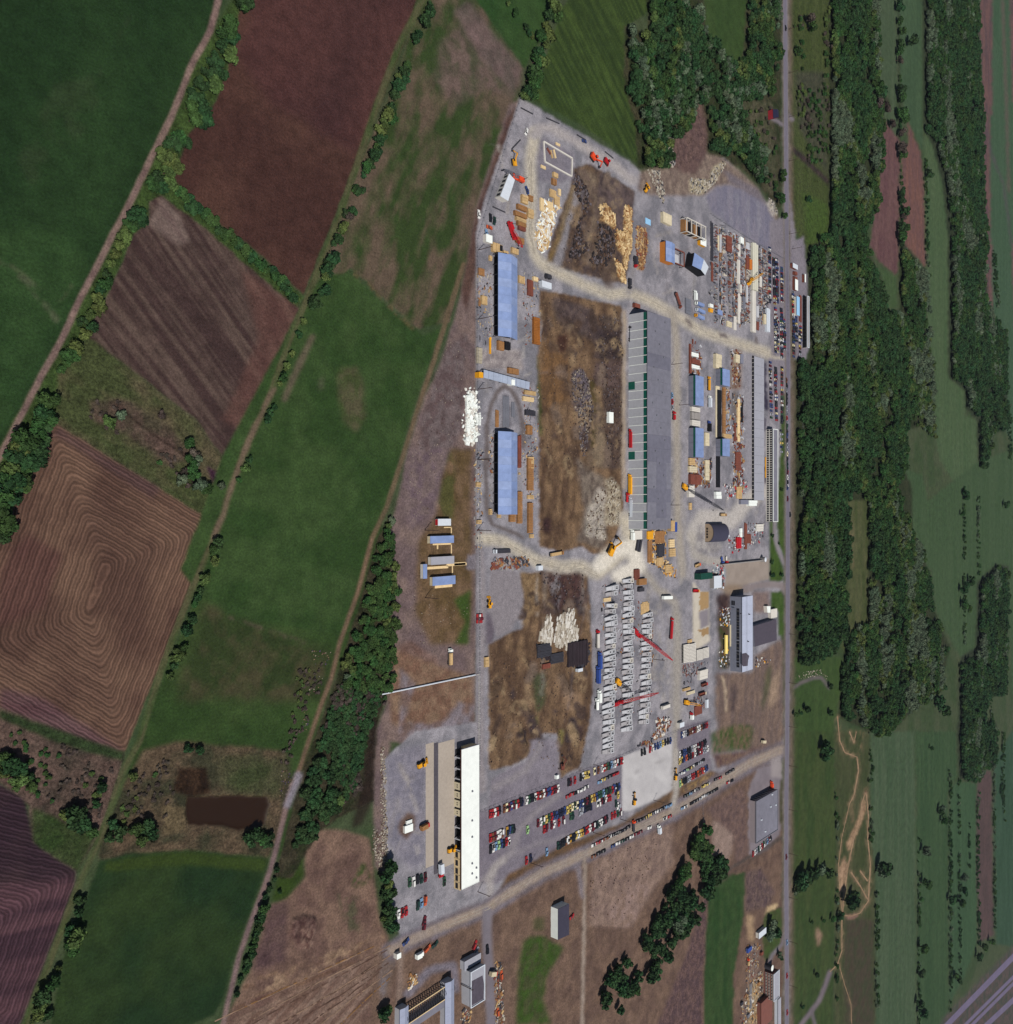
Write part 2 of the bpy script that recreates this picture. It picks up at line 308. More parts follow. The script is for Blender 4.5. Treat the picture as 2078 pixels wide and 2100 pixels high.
# east of the road
zone('meadow', 'R', [(140, -300), (480, -300), (480, 1700), (470, 2000), (300, 2000), (150, 1700)], (62, 76, 42), (72, 84, 50), 'brush', sc=9, ang=1.57, st=3)
paint('R', [(200, 560), (440, 560), (470, 1400), (340, 1200), (230, 1000)], (78, 78, 62), (62, 66, 50), soft=5, sc=4)
paint('R', [(160, 1140), (330, 1300), (560, 1520), (640, 1700)], (68, 52, 56), (46, 40, 40), w=5, soft=2, sc=4)
paint('R', [(260, 1500), (460, 1600), (470, 1912), (300, 1912)], (64, 92, 46), soft=4, a=.7)
zone('wood_floor', '-', [(1700, -80), (1803, -80), (1800, 157), (1829, 222), (1811, 240), (1803, 400), (1770, 480), (1800, 560), (1822, 640), (1845, 640), (1842, -80), (1850, -80), (1845, 480), (1900, 560), (1903, 640), (1915, 780), (1910, 850), (1905, 870), (1850, 885), (1858, 950), (1878, 1020), (1890, 1130), (1910, 1180), (1920, 1260), (1950, 1330), (1935, 1380), (1930, 1420), (1880, 1450), (1830, 1500), (1800, 1510), (1720, 1470), (1725, 1370), (1740, 1290), (1735, 1040), (1735, 1260), (1720, 1330), (1650, 1362), (1625, 1360), (1630, 740), (1660, 735), (1655, 590), (1655, 510), (1700, 480)],
     (42, 54, 34), (54, 60, 42), 'brush', sc=8)
SF = dict(sc=5, ang=1.57, st=14, m='grass')
zone('field', 'R', [(800, -300), (1003, -300), (1003, 1100), (1010, 1140), (890, 880), (960, 820), (840, 600), (870, 300), (850, 0)], (66, 86, 66), (74, 92, 72), **SF)
zone('field', 'R', [(1010, -300), (1195, -300), (1200, 900), (1210, 1200), (1080, 940), (1030, 700)], (58, 84, 64), (66, 92, 70), **SF)
zone('field', 'S', [(1240, -900), (1400, -900), (1405, 0), (1405, 1050), (1530, 1150), (1540, 1350), (1630, 1380), (1630, 1912), (1480, 1912), (1340, 1700), (1290, 1420), (1300, 1000), (1230, 650), (1240, 300), (1230, -100), (1210, -800)], (66, 92, 66), (76, 98, 72), **SF)
zone('field', 'S', [(850, 170), (1000, 260), (1000, 500), (930, 500), (900, 300)], (60, 86, 58), (66, 90, 62), **SF)
zone('ploughed_field', 'R', [(900, 940), (1025, 1100), (1020, 1912), (1010, 2130), (990, 2150), (850, 2040), (790, 1912), (820, 1720), (860, 1500), (890, 1100)], (98, 70, 72), (110, 82, 80), 'soil', sc=6, ang=1.57, st=6)
zone('ploughed_field', 'R', [(1085, 950), (1130, 1060), (1190, 1200), (1215, 1500), (1225, 2100), (1190, 2050), (1060, 1912), (1040, 1700), (1040, 1250), (1090, 1120)], (120, 86, 76), (106, 78, 76), 'soil', sc=6, ang=1.57, st=6)
zone('wood_floor', 'R', [(1200, -300), (1640, -300), (1650, 600), (1690, 900), (1670, 1300), (1720, 1912), (1720, 2400), (1840, 2700), (1870, 3000), (1860, 3380), (1730, 3400), (1690, 3600), (1640, 3800), (1630, 3300), (1540, 3200), (1530, 3060), (1405, 2960), (1405, 1912), (1360, 1450), (1280, 1150), (1210, 1000)],
     (40, 54, 40), (52, 62, 46), 'brush', sc=8)
zone('field', 'R', [(1640, -300), (2300, -300), (2300, 4000), (1860, 3400), (1870, 3000), (1760, 2500), (1720, 1912), (1670, 1300), (1690, 900)], (58, 88, 70), (66, 94, 76), **SF)
for (x0, x1, y0, y1) in ((1640, 1750, -200, 900), (1660, 1735, 900, 1912), (1690, 1750, 1912, 2450), (1880, 1990, -100, 800), (1900, 2100, 1912, 2750)):
    zone('ploughed_field', 'R', [(x0, y0), (x1, y0), (x1, y1), (x0 + 30, y1)], (112, 84, 80), (90, 72, 74), 'soil', sc=4, ang=1.57, st=8)
paint('R', [(1690, 900), (1740, 1200), (1840, 1450), (1900, 1912)], (84, 74, 82), w=2, soft=1, a=.8)
paint('R', [(1830, 0), (1860, 800), (1880, 1500)], (96, 84, 76), w=3, soft=1, a=.8)
# south-east fields
zone('field', 'U', [(160, 1330), (560, 1330), (600, 1400), (540, 1700), (500, 1912), (490, 2400), (150, 2400), (160, 1500)], (52, 78, 46), (60, 84, 50), sc=10, ang=1.57, st=4)
zone('meadow', 'U', [(575, 100), (775, 100), (770, 1080), (650, 1180), (600, 1300), (560, 1250), (600, 1000), (560, 700), (610, 500)], (66, 78, 48), (84, 88, 58), sc=8, ang=1.57, st=4)
paint('U', [(590, 190), (650, 330), (640, 500), (650, 620)], (130, 112, 88), w=3, a=.7, brk=6)
zone('field', 'U', [(1060, -150), (1200, -100), (1250, 100), (1630, -200), (1900, -300), (2300, -300), (2300, 2200), (1900, 1600), (1870, 620), (1780, 600), (1630, 740), (1620, 1250), (1500, 1330), (1450, 1250), (1300, 950), (1270, 650), (1120, 450), (1120, 0)], (58, 84, 60), (66, 90, 66), **SF)
zone('wood_floor', 'U', [(1630, 740), (1780, 600), (1870, 620), (1850, 1500), (1870, 1600), (1700, 1640), (1670, 2000), (1640, 2250), (1490, 2200), (1480, 1600), (1500, 1330), (1620, 1250)], (40, 54, 42), (50, 60, 46), 'brush', sc=8)
zone('meadow', 'V', [(130, 0), (430, 0), (440, 700), (420, 1932), (400, 2400), (150, 2400), (120, 1200)], (52, 74, 44), (64, 80, 48), sc=9, ang=1.57, st=4)
zone('meadow', 'V', [(430, 0), (660, 0), (665, 700), (700, 830), (700, 2400), (420, 2400), (440, 700)], (60, 72, 46), (76, 80, 54), sc=9, ang=1.57, st=4)
zone('meadow', 'V', [(500, 1240), (690, 1240), (690, 2300), (520, 2200), (490, 1600)], (74, 66, 54), (64, 68, 48), sc=7, soft=4)
zone('field', 'V', [(670, 0), (960, 0), (970, 1932), (970, 2400), (710, 2400), (700, 900), (665, 700)], (62, 86, 66), (74, 94, 74), **SF)
zone('field', 'V', [(970, 0), (1235, 0), (1240, 300), (1180, 400), (1185, 2400), (985, 2400)], (50, 78, 56), (60, 86, 62), **SF)
zone('field', 'V', [(1240, 330), (1370, 340), (1370, 1400), (1300, 1600), (1190, 1800), (1190, 400)], (52, 82, 62), (60, 90, 68), **SF)
zone('ploughed_field', 'V', [(1375, 330), (1400, 250), (1470, 260), (1480, 1350), (1390, 1390), (1370, 900)], (92, 74, 72), (80, 66, 64), 'soil', sc=5, ang=1.57, st=6)
zone('field', 'V', [(1480, 200), (1600, 0), (1900, 0), (1900, 1500), (1500, 1400)], (48, 78, 64), (56, 86, 72), **SF)
zone('wood_floor', 'V', [(1240, -60), (1500, -60), (1500, 200), (1400, 250), (1370, 340), (1250, 310)], (40, 52, 40), (50, 58, 44), 'brush', sc=8)
PATHS = []; TAN, TAN2 = (150, 122, 98), (174, 146, 116)
for pts, w_ in (([(450, -100), (465, 60), (500, 140), (580, 170), (590, 260), (560, 420), (530, 480)], 2.6), ([(530, 0), (560, 80), (575, 0)], 2), ([(610, 0), (600, 170)], 1.5),
                ([(530, 480), (480, 700), (455, 900), (480, 1210)], 1.6), ([(640, 390), (655, 560), (650, 700), (668, 880), (655, 1120), (600, 1200), (540, 1220), (490, 1215)], 2.6),
                ([(640, 390), (610, 480), (600, 600), (560, 700), (520, 900), (490, 1100), (485, 1220)], 2.6), ([(545, 480), (550, 600)], 1.5),
                ([(480, 1210), (480, 1450), (450, 1540), (400, 1590)], 2.2), ([(460, 1540), (500, 1680), (540, 1800), (545, 1932)], 1.4), ([(540, 930), (600, 1020), (650, 1110)], 3), ([(600, 920), (650, 990)], 3)):
    PATHS.append((pts, w_)); paint('V', pts, TAN, TAN2, w=w_ * 1.3, a=.55, soft=2, brk=6)
paint('V', [(640, 420), (640, 520), (590, 640), (540, 780), (520, 790), (510, 740), (560, 640), (600, 540)], (176, 146, 116), (140, 114, 90), soft=1, sc=4)
paint('V', [(500, 820), (520, 900), (490, 1060), (460, 1060), (465, 900)], (180, 150, 122), (140, 114, 90), soft=1, sc=4)
paint('V', [(320, 1290), (350, 1340), (325, 1420), (305, 1350)], (150, 124, 104), soft=2)
paint('V', [(500, 1210), (600, 1205), (560, 1240), (510, 1240)], (140, 108, 96), soft=1)
zone('lane', 'V', [(400, 1590), (370, 1680), (330, 1780), (200, 1950), (100, 2100)], (116, 106, 116), (124, 114, 122), 'road', w=4.5, rag=.3)
zone('lane', 'V', [(280, 1840), (300, 1932), (310, 2050)], (110, 102, 110), (118, 110, 118), 'road', w=3, rag=.3)
zone('highway_verge', 'V', [(1150, 1890), (1390, 1640), (1610, 1420), (2000, 1050), (2000, 2500), (900, 2500)], (70, 74, 66), (92, 80, 76), sc=8, soft=3)
zone('lane', 'U', [(160, 1590), (250, 1530), (350, 1490), (410, 1490), (440, 1530), (470, 1570)], (100, 94, 96), (112, 104, 106), 'road', w=3.2, rag=.4)
# western tracks
for pts, w_ in (([(463, -60), (432, 62), (395, 128), (351, 242), (311, 322), (278, 392), (227, 491), (161, 619), (125, 700), (84, 773), (37, 865), (0, 934), (-60, 1040)], 6.5),):
    zone('dirt_track', '-', pts, (122, 100, 96), (138, 116, 108), 'soil', w=w_, sc=6, rag=.8)
    paint('-', pts, (84, 66, 64), w=1.0, soft=1, a=.6, brk=5)
t2 = [(880, -60), (867, 0), (820, 90), (775, 210), (735, 330), (700, 432), (626, 622), (593, 700), (546, 832), (510, 905), (476, 993), (456, 1060), (439, 1103), (385, 1230), (330, 1377), (286, 1521), (256, 1575), (230, 1650), (205, 1719), (154, 1832), (100, 1980), (73, 2041), (40, 2140)]
zone('grass_track', '-', t2, (66, 84, 52), (74, 84, 56), 'grass', w=6.5, rag=.5)
for o_ in (-3, 3):
    paint('-', [(x + o_, y) for x, y in t2], (112, 96, 78), w=1.2, soft=1, a=.75, rag=.3, brk=12)
paint('-', [(560, 800), (510, 905), (476, 993), (456, 1060), (439, 1103)], (122, 100, 88), w=5, soft=2, a=.7)
t3 = [(951, 542), (920, 640), (890, 739), (860, 830), (826, 938), (793, 1040), (764, 1103), (733, 1218), (697, 1318), (680, 1390), (662, 1437), (640, 1500), (615, 1576), (600, 1610)]
zone('dirt_track', '-', t3, (126, 102, 84), (112, 92, 76), 'soil', w=4, rag=.4)
paint('-', t3[:7], (66, 80, 48), w=1.2, soft=1, a=.7, rag=.2)
t3b = [(600, 1610), (590, 1640), (571, 1722), (556, 1780), (542, 1821), (515, 1890), (491, 1960), (465, 2066), (450, 2140)]
zone('dirt_track', '-', t3b, (124, 104, 104), (136, 114, 110), 'soil', w=5, rag=.5)
paint('-', [(612, 1590), (600, 1625), (590, 1650)], (136, 130, 142), w=7, soft=2)
# ---- west fringe of the plant
zone('bare_earth', '-', [(1068, 200), (985, 480), (978, 520), (978, 1340), (975, 1500), (880, 1500), (860, 1530), (800, 1520), (795, 1600), (790, 1800), (770, 1780), (765, 1640), (770, 1500), (795, 1440), (805, 1380), (806, 1200), (800, 1080), (820, 1010), (832, 940), (850, 880), (872, 810), (900, 760), (920, 690), (935, 640), (955, 560), (975, 430), (1010, 320), (1045, 215)],
     (112, 96, 96), (128, 110, 104), 'soil', sc=9, soft=2, relief=.35)
paint('-', [(1040, 240), (1065, 215), (985, 470), (975, 560), (955, 640), (945, 600), (975, 440)], (94, 72, 64), (84, 62, 58), soft=3)
paint('c', [(1700, 750), (1900, 620), (1860, 1500), (1700, 2100), (1300, 2200), (1480, 1350), (1600, 1000)], (114, 102, 102), (98, 82, 82), soft=6, sc=4)
paint('E', [(400, 0), (620, 0), (600, 400), (620, 1500), (560, 1912), (200, 1912), (60, 1600), (80, 900), (260, 650), (300, 250)], (98, 80, 54), (116, 94, 72), soft=6, sc=8)
paint('E', [(330, 150), (400, 0), (460, 300), (440, 700), (260, 640), (280, 350)], (76, 84, 46), soft=6, a=.7, brk=9)
paint('E', [(440, 1480), (600, 1380), (580, 1912), (450, 1912), (540, 1700)], (52, 84, 40), soft=3, a=.9)
paint('E', [(0, 0), (390, 0), (230, 620), (0, 800), (-80, 500)], (108, 92, 98), (122, 106, 104), soft=4, sc=5)
paint('W', [(1750, 1380), (1912, 1300), (2200, 1500), (2200, 1912), (1700, 1912)], (128, 104, 96), (108, 84, 76), soft=5, sc=5)
paint('-', [(805, 1330), (970, 1390), (970, 1470), (900, 1480), (830, 1500), (800, 1480)], (120, 92, 76), (136, 112, 92), soft=5, sc=5)
paint('-', [(820, 1370), (850, 1400), (830, 1480), (900, 1490), (940, 1440), (975, 1450), (975, 1500), (820, 1510)], (136, 130, 142), (110, 92, 88), soft=4, sc=6, a=.8)
# ---- plant yard
YC, YC2 = (126, 125, 134), (160, 157, 165)
zone('gravel_yard', '-', [(1065, 201), (1100, 218), (1160, 255), (1240, 300), (1290, 330), (1312, 352), (1340, 375), (1380, 370), (1410, 370), (1445, 335), (1483, 323), (1540, 375), (1590, 440), (1603, 530), (1650, 540), (1655, 735), (1606, 740), (1606, 1205), (1600, 1212), (1606, 1540), (1440, 1630), (1390, 1665), (1200, 1750), (1050, 1812), (1010, 1850), (960, 1880), (850, 1960), (820, 1915), (800, 1850), (790, 1700), (785, 1560), (850, 1500), (976, 1480), (976, 480), (985, 440), (1010, 360), (1050, 250)],
     YC, YC2, 'gravel', sc=11, rag=.9, soft=1)
EB1, EB2 = (92, 72, 57), (128, 104, 80)
zone('bare_earth', '-', [(1107, 596), (1140, 598), (1200, 612), (1275, 628), (1277, 1062), (1262, 1100), (1240, 1140), (1215, 1135), (1190, 1120), (1150, 1132), (1105, 1120), (1104, 900), (1102, 720), (1110, 690)],
     EB1, EB2, 'soil', sc=6, ang=1.5, st=2.2, relief=1.1, rsc=9)
zone('bare_earth', '-', [(1065, 1178), (1130, 1170), (1205, 1165), (1213, 1300), (1216, 1400), (1211, 1470), (1200, 1530), (1185, 1575), (1147, 1597), (1145, 1530), (1138, 1502), (1115, 1505), (1098, 1520), (1085, 1552), (1050, 1570), (1003, 1580), (1001, 1322), (1040, 1300), (1072, 1288), (1075, 1230)],
     EB1, EB2, 'soil', sc=6, ang=1.4, st=2.2, relief=1.0, rsc=9)
zone('bare_earth', 'A', [(1130, 790), (1290, 740), (1390, 800), (1730, 1020), (1700, 1180), (1690, 1640), (1640, 1912), (1500, 1900), (1300, 1850), (1000, 1770), (960, 1730), (880, 1700), (900, 1500), (1010, 1200), (1100, 980)],
     (112, 92, 74), (78, 66, 64), 'soil', sc=5, relief=1.1, rsc=8)
paint('A', [(1390, 820), (1730, 1030), (1690, 1500), (1540, 1400), (1440, 1180), (1360, 1150)], (88, 76, 76), (100, 86, 84), soft=2, sc=8)
paint('A', [(1130, 830), (1250, 960), (1280, 1150), (1180, 1350), (1260, 1600), (1060, 1700), (1150, 1400), (1200, 1180), (1120, 960)], (58, 50, 56), (100, 92, 98), soft=2, sc=2.5, relief=1.5)
paint('A', [(1360, 1320), (1480, 1380), (1530, 1600), (1420, 1750), (1250, 1720), (1350, 1500)], (66, 56, 54), (110, 96, 84), soft=2, sc=2.5, relief=1.4)
paint('A', [(1180, 780), (1360, 850), (1350, 1100), (1400, 1200), (1250, 1650), (1170, 1600), (1330, 1250), (1280, 1020), (1180, 900)], (128, 112, 94), (110, 94, 84), soft=3, sc=5)
paint('A', [(1160, 1000), (1080, 1250), (970, 1720)], (140, 136, 142), w=9, soft=2)
paint('A', [(1130, 960), (1050, 1250), (940, 1600), (880, 1700)], (126, 104, 66), w=5, soft=2, a=.8)
for pts in ([(1390, 1160), (1450, 1150), (1520, 1250), (1540, 1380), (1500, 1350), (1380, 1300)], [(1630, 1170), (1690, 1180), (1690, 1480), (1660, 1660), (1560, 1600), (1540, 1450), (1640, 1400)], [(1520, 1680), (1600, 1760), (1640, 1912), (1560, 1880)]):
    paint('A', pts, (206, 168, 112), (150, 116, 76), soft=1, sc=1.6, relief=1.0, rsc=2.5)
paint('B', [(0, 870), (70, 900), (70, 1150), (20, 1500), (0, 1500)], (206, 168, 112), (150, 116, 76), soft=1, sc=1.6)
paint('B', [(120, 1070), (200, 1080), (230, 1200), (210, 1350), (190, 1500), (130, 1500), (110, 1300)], (150, 112, 78), (110, 84, 66), soft=1, sc=1.8, relief=.9, rsc=3)
paint('A', [(880, 1110), (950, 1230), (900, 1400), (860, 1580), (810, 1560), (760, 1470), (800, 1400)], (226, 224, 216), (204, 190, 164), soft=1, sc=3)
paint('A', [(820, 480), (1130, 640), (1110, 880), (960, 950), (770, 900), (760, 600)], (116, 112, 126), (126, 120, 132), soft=3, a=.8)
# central pit details
C1, C2 = (70, 60, 62), (92, 78, 76)
paint('C', [(1370, 400), (1600, 430), (1605, 1912), (1450, 1912), (1420, 1500), (1400, 1000)], (66, 56, 54), (90, 78, 72), soft=4, sc=4, a=.85)
paint('C', [(900, 250), (1350, 400), (1380, 640), (1100, 620), (950, 450)], (70, 60, 58), (98, 84, 76), soft=4, sc=3, a=.85)
paint('C', [(1380, 560), (1600, 560), (1600, 850), (1400, 850)], (54, 44, 44), (72, 60, 58), soft=3, sc=6)
paint('C', [(1330, 860), (1600, 860), (1600, 1150), (1330, 1100)], (100, 84, 80), (82, 66, 62), soft=3, sc=2.5, ang=0, st=6)
paint('C', [(1440, 1150), (1600, 1150), (1600, 1912), (1450, 1912)], (92, 76, 66), (76, 62, 58), soft=4, sc=5)
paint('C', [(1110, 980), (1200, 940), (1260, 1050), (1310, 1350), (1270, 1550), (1200, 1550), (1160, 1400), (1090, 1200)], (112, 104, 116), (80, 72, 82), soft=2, sc=2, relief=1.2, rsc=3)
paint('C', [(1270, 1050), (1330, 1050), (1400, 1350), (1380, 1620), (1300, 1730), (1260, 1650), (1320, 1300)], (82, 72, 42), soft=3)
paint('C', [(820, 700), (900, 600), (960, 800), (1080, 780), (1080, 1250), (860, 1350), (800, 1100)], (124, 94, 64), (102, 78, 56), soft=6, sc=3, ang=1.3, st=3)
paint('C', [(940, 230), (1300, 350), (1380, 600), (1300, 650), (1050, 480), (960, 380)], (96, 82, 78), (76, 64, 64), soft=4, sc=4)
paint('C', [(780, 750), (800, 1100), (820, 1600), (790, 1600), (775, 1000)], (56, 78, 40), soft=2, a=.8)
paint('C', [(960, 600), (1080, 600), (1040, 780), (960, 760)], (74, 50, 42), soft=3)
paint('C', [(1360, 1450), (1420, 1440), (1440, 1912), (1260, 1912), (1260, 1720), (1330, 1730)], (134, 118, 98), (120, 104, 88), soft=3)
paint('E', [(1640, 100), (1912, 300), (1912, 1000), (1640, 900), (1700, 620)], (132, 120, 108), (104, 92, 84), soft=4, sc=4)
paint('E', [(1860, 380), (1912, 400), (1912, 900), (1720, 850), (1740, 600)], (186, 178, 166), (150, 142, 134), soft=3, sc=3)
paint('F', [(0, 120), (60, 100), (160, 200), (150, 560), (0, 560)], (188, 178, 156), (140, 126, 106), soft=2, sc=1.5, relief=.8, rsc=2.5)
paint('E', [(1290, 680), (1370, 680), (1370, 840), (1290, 820)], (62, 44, 44), soft=3)
paint('E', [(1270, 1200), (1700, 1200), (1740, 1500), (1620, 1600), (1400, 1600), (1380, 1400)], (70, 50, 50), (92, 70, 64), soft=3, sc=4)
paint('E', [(1080, 1210), (1300, 1230), (1260, 1550), (1150, 1700), (1100, 1750), (1120, 1450)], (142, 118, 88), (118, 96, 72), soft=3, sc=2.5)
paint('E', [(1380, 1260), (1480, 1250), (1480, 1420), (1450, 1600), (1400, 1620)], (142, 140, 146), soft=2, brk=4, a=.7)
paint('Z', [(640, 480), (760, 500), (760, 800), (680, 880), (640, 700)], (76, 80, 56), soft=4)
paint('Z', [(880, 1060), (945, 1050), (930, 1180), (890, 1200)], (134, 124, 74), soft=2)
paint('Z', [(660, 900), (690, 900), (680, 1010), (655, 990)], (130, 122, 78), soft=2)
paint('Z', [(1010, 1010), (1140, 1000), (1130, 1150), (1010, 1160)], (74, 58, 54), soft=2)
paint('Z', [(940, 650), (1100, 700), (1100, 860), (960, 840)], (150, 124, 100), soft=5, sc=5)
paint('Z', [(560, 560), (620, 560), (620, 900), (570, 900)], (150, 126, 100), soft=3, a=.7)
for a_, b_ in (((700, 2000), (810, 1945)), ((690, 2030), (815, 1955)), ((560, 2100), (760, 1990)), ((640, 2100), (790, 2010))):
    paint('-', [a_, b_], (150, 130, 112), w=2.6, a=.75, soft=2, brk=6)
paint('-', [(820, 1930), (700, 1990), (560, 2060), (430, 2130), (700, 2130), (820, 1975)], (138, 116, 104), (108, 84, 74), soft=6, sc=2.2, ang=.47, st=14, a=.75)
for k_ in range(7): paint('-', [(800 - k_ * 6, 1950 + k_ * 17), (440 + k_ * 20, 2110 + k_ * 12)], (92, 68, 60) if k_ % 2 else (156, 134, 116), w=1.3, a=.7, soft=1, brk=7)
paint('I', [(70, 350), (300, 250), (440, 240), (440, 1400), (330, 1480), (180, 1350), (80, 1200)], (116, 114, 132), (136, 132, 146), soft=8, sc=7, a=.8)
paint('I', [(270, 470), (330, 520), (350, 650), (280, 700)], (152, 148, 156), soft=4, a=.6, brk=5)
paint('-', [(1262, 1930), (1285, 1925), (1300, 1900), (1310, 1905), (1285, 1955), (1262, 1985), (1245, 1990)], (146, 124, 84), soft=3, a=.85)
paint('-', [(1290, 1895), (1330, 1870), (1345, 1880), (1300, 1915)], (150, 128, 96), soft=3, a=.7)
paint('-', [(1330, 1940), (1440, 1830), (1455, 1860), (1440, 2100), (1250, 2100)], (84, 66, 66), (104, 82, 78), soft=5, a=.7, sc=3)
paint('-', [(760, 1480), (775, 1470), (765, 1640), (745, 1690), (720, 1700), (745, 1600)], (40, 28, 26), soft=3, a=.8)
# extra ruts, spoil heaps and mottling in the earth areas
q_ = random.Random(44)
for (t_, x0_, y0_, x1_, y1_, n_) in (('C', 830, 260, 1560, 1850, 80), ('Z', 230, 330, 1150, 1350, 55), ('A', 1090, 850, 1600, 1800, 36), ('E', 1090, 1250, 1650, 1620, 16), ('J', 1150, 1350, 1550, 1850, 24), ('H', 650, 1420, 1400, 2200, 20)):
    for i_ in range(n_):
        x_, y_ = q_.uniform(x0_, x1_), q_.uniform(y0_, y1_); a_ = q_.uniform(1.0, 2.1); l_ = q_.uniform(30, 190); w_ = q_.uniform(2, 11)
        cd_ = q_.choice([(72, 58, 52), (148, 126, 98), (64, 54, 58), (120, 104, 92), (160, 138, 108), (84, 66, 54)])
        m_ = (x_ + l_ * math.cos(a_) / 2 + q_.uniform(-20, 20), y_ + l_ * math.sin(a_) / 2)
        paint(t_, [(x_, y_), m_, (x_ + l_ * math.cos(a_), y_ + l_ * math.sin(a_))], cd_, w=w_, a=q_.uniform(.45, .95), soft=q_.choice([1, 2]), brk=q_.choice([0, 3, 5]), relief=q_.choice([0, 0, 0, 1.6, -.7]) if t_ != 'H' else 0, rsc=3)
for (t_, x0_, y0_, x1_, y1_, n_) in (('F', 700, 100, 1600, 900, 14), ('G', 900, 100, 1350, 1850, 20), ('A', 250, 300, 800, 1700, 14), ('I', 70, 350, 440, 1400, 16), ('J', 150, 250, 1350, 1200, 20), ('B', 80, 800, 780, 1900, 18), ('C', 200, 700, 780, 1100, 10), ('-', 1100, 1140, 1240, 1180, 6)):
    for i_ in range(n_):
        x_, y_ = q_.uniform(x0_, x1_), q_.uniform(y0_, y1_); a_ = q_.uniform(1.2, 1.9) if q_.random() < .7 else q_.uniform(-.5, .5); l_ = q_.uniform(80, 420)
        cd_ = q_.choice([(178, 172, 168), (110, 104, 110), (168, 160, 150), (120, 112, 112), (186, 180, 172)])
        paint(t_, [(x_, y_), (x_ + l_ * math.cos(a_), y_ + l_ * math.sin(a_))], cd_, w=q_.uniform(1, 5), a=q_.uniform(.25, .6), soft=q_.choice([1, 3]), brk=5)
# loop track near the second shed, slabs, stained patches
paint('C', [(280, 1912), (280, 1500), (330, 1280), (390, 1160), (450, 1115), (520, 1140), (590, 1260), (630, 1500), (640, 1700)], (112, 104, 104), w=5, soft=1)
paint('E', [(750, 0), (755, 600), (800, 740), (960, 800), (1110, 870)], (112, 104, 104), w=4, soft=1)
paint('C', [(200, 750), (620, 750), (640, 950), (500, 950), (250, 930)], (168, 160, 158), (140, 132, 134), soft=3, sc=3)
paint('C', [(440, 1190), (500, 1200), (510, 1520), (430, 1520)], (108, 106, 116), soft=1)
paint('E', [(700, 1600), (780, 1600), (840, 1700), (820, 1912), (690, 1912)], (104, 96, 108), soft=2)
paint('E', [(800, 1190), (1050, 1190), (1110, 1400), (1100, 1560), (1000, 1780), (850, 1850), (760, 1480)], (142, 136, 142), soft=2)
paint('E', [(560, 1040), (660, 1040), (660, 1190), (560, 1190)], (122, 116, 124), soft=1)
# haul roads
RD, RD2 = (204, 195, 176), (184, 177, 164)
def haul(t, pts, w_, c=RD, c2=RD2):
    paint(t, pts, (c[0] - 18, c[1] - 16, c[2] - 8), c2, w=w_ * 1.5, soft=4, a=.75)
    zone('haul_road', t, pts, c, c2, 'gravel', w=w_, sc=4, soft=4, rag=.45)
    for o_ in (-.45, .1, .5): paint(t, [(x + o_ * w_, y + o_ * w_ * .7) for x, y in pts], (min(255, c[0] + 16), min(255, c[1] + 14), min(255, c[2] + 8)), w=w_ * .14, soft=1, a=.45, rag=.3, brk=7)
    paint(t, [(x - .25 * w_, y - .2 * w_) for x, y in pts], (c[0] - 34, c[1] - 32, c[2] - 24), w=w_ * .12, soft=1, a=.4, rag=.3, brk=6)
haul('-', [(1097, 270), (1087, 330), (1090, 400), (1088, 480), (1096, 520), (1115, 545), (1150, 562), (1200, 585), (1250, 605), (1290, 600), (1340, 620), (1390, 650), (1440, 680), (1500, 700), (1560, 718), (1600, 735)], 8)
haul('-', [(1290, 600), (1298, 560), (1310, 480)], 4, (150, 146, 148), (150, 146, 150))
haul('-', [(1097, 275), (1108, 262), (1130, 262), (1180, 290), (1240, 325), (1300, 370)], 7, (172, 166, 166), (178, 172, 170))
haul('-', [(988, 1105), (1030, 1110), (1065, 1130), (1100, 1150), (1150, 1162), (1190, 1160), (1225, 1178), (1260, 1150), (1290, 1120), (1280, 1060)], 9)
haul('-', [(1290, 1140), (1320, 1170), (1350, 1210), (1385, 1235), (1390, 1300), (1388, 1400), (1388, 1500), (1386, 1640)], 6, (164, 158, 150), (170, 164, 156))
haul('-', [(1380, 640), (1388, 700), (1388, 860), (1390, 1060), (1395, 1120), (1400, 1180)], 5, (168, 160, 148), (176, 168, 156))
haul('-', [(986, 1130), (990, 1200), (988, 1320), (987, 1450), (987, 1560), (990, 1620)], 5, (148, 142, 146), (150, 144, 150))
paint('-', [(1281, 640), (1280, 760), (1279, 1000)], (176, 160, 140), w=3.5, soft=2)
paint('-', [(1420, 1100), (1440, 1060), (1470, 1060), (1500, 1070), (1530, 1030), (1560, 1010)], (204, 198, 190), w=15, soft=6, a=.8)
paint('-', [(1420, 1100), (1425, 1140), (1460, 1150), (1500, 1160)], (184, 178, 168), w=9, soft=5, a=.8)
paint('-', [(1230, 1160), (1260, 1130), (1300, 1120), (1310, 1160), (1270, 1180)], (234, 228, 214), w=15, soft=6, a=.95)
for (a_, b_) in (((1330, 1210), (1345, 1420)), ((1352, 1240), (1362, 1460)), ((1372, 1300), (1372, 1500)), ((1405, 1010), (1398, 1200)), ((1395, 900), (1385, 1020))):
    paint('-', [a_, b_], (172, 166, 158), w=4, soft=4, a=.6, brk=6)
paint('D', [(590, 250), (640, 270), (680, 340), (640, 350)], (116, 106, 104), soft=1)
paint('D', [(920, 390), (1000, 400), (1030, 450), (940, 440)], (116, 106, 104), soft=1)
paint('D', [(1270, 410), (1310, 450), (1330, 520), (1290, 490)], (112, 102, 100), soft=1)
paint('D', [(1210, 600), (1260, 600), (1260, 1912), (1200, 1912)], (150, 148, 158), soft=2)
paint('D', [(1050, 960), (1110, 960), (1110, 1300), (1060, 1250)], (116, 108, 104), soft=3)
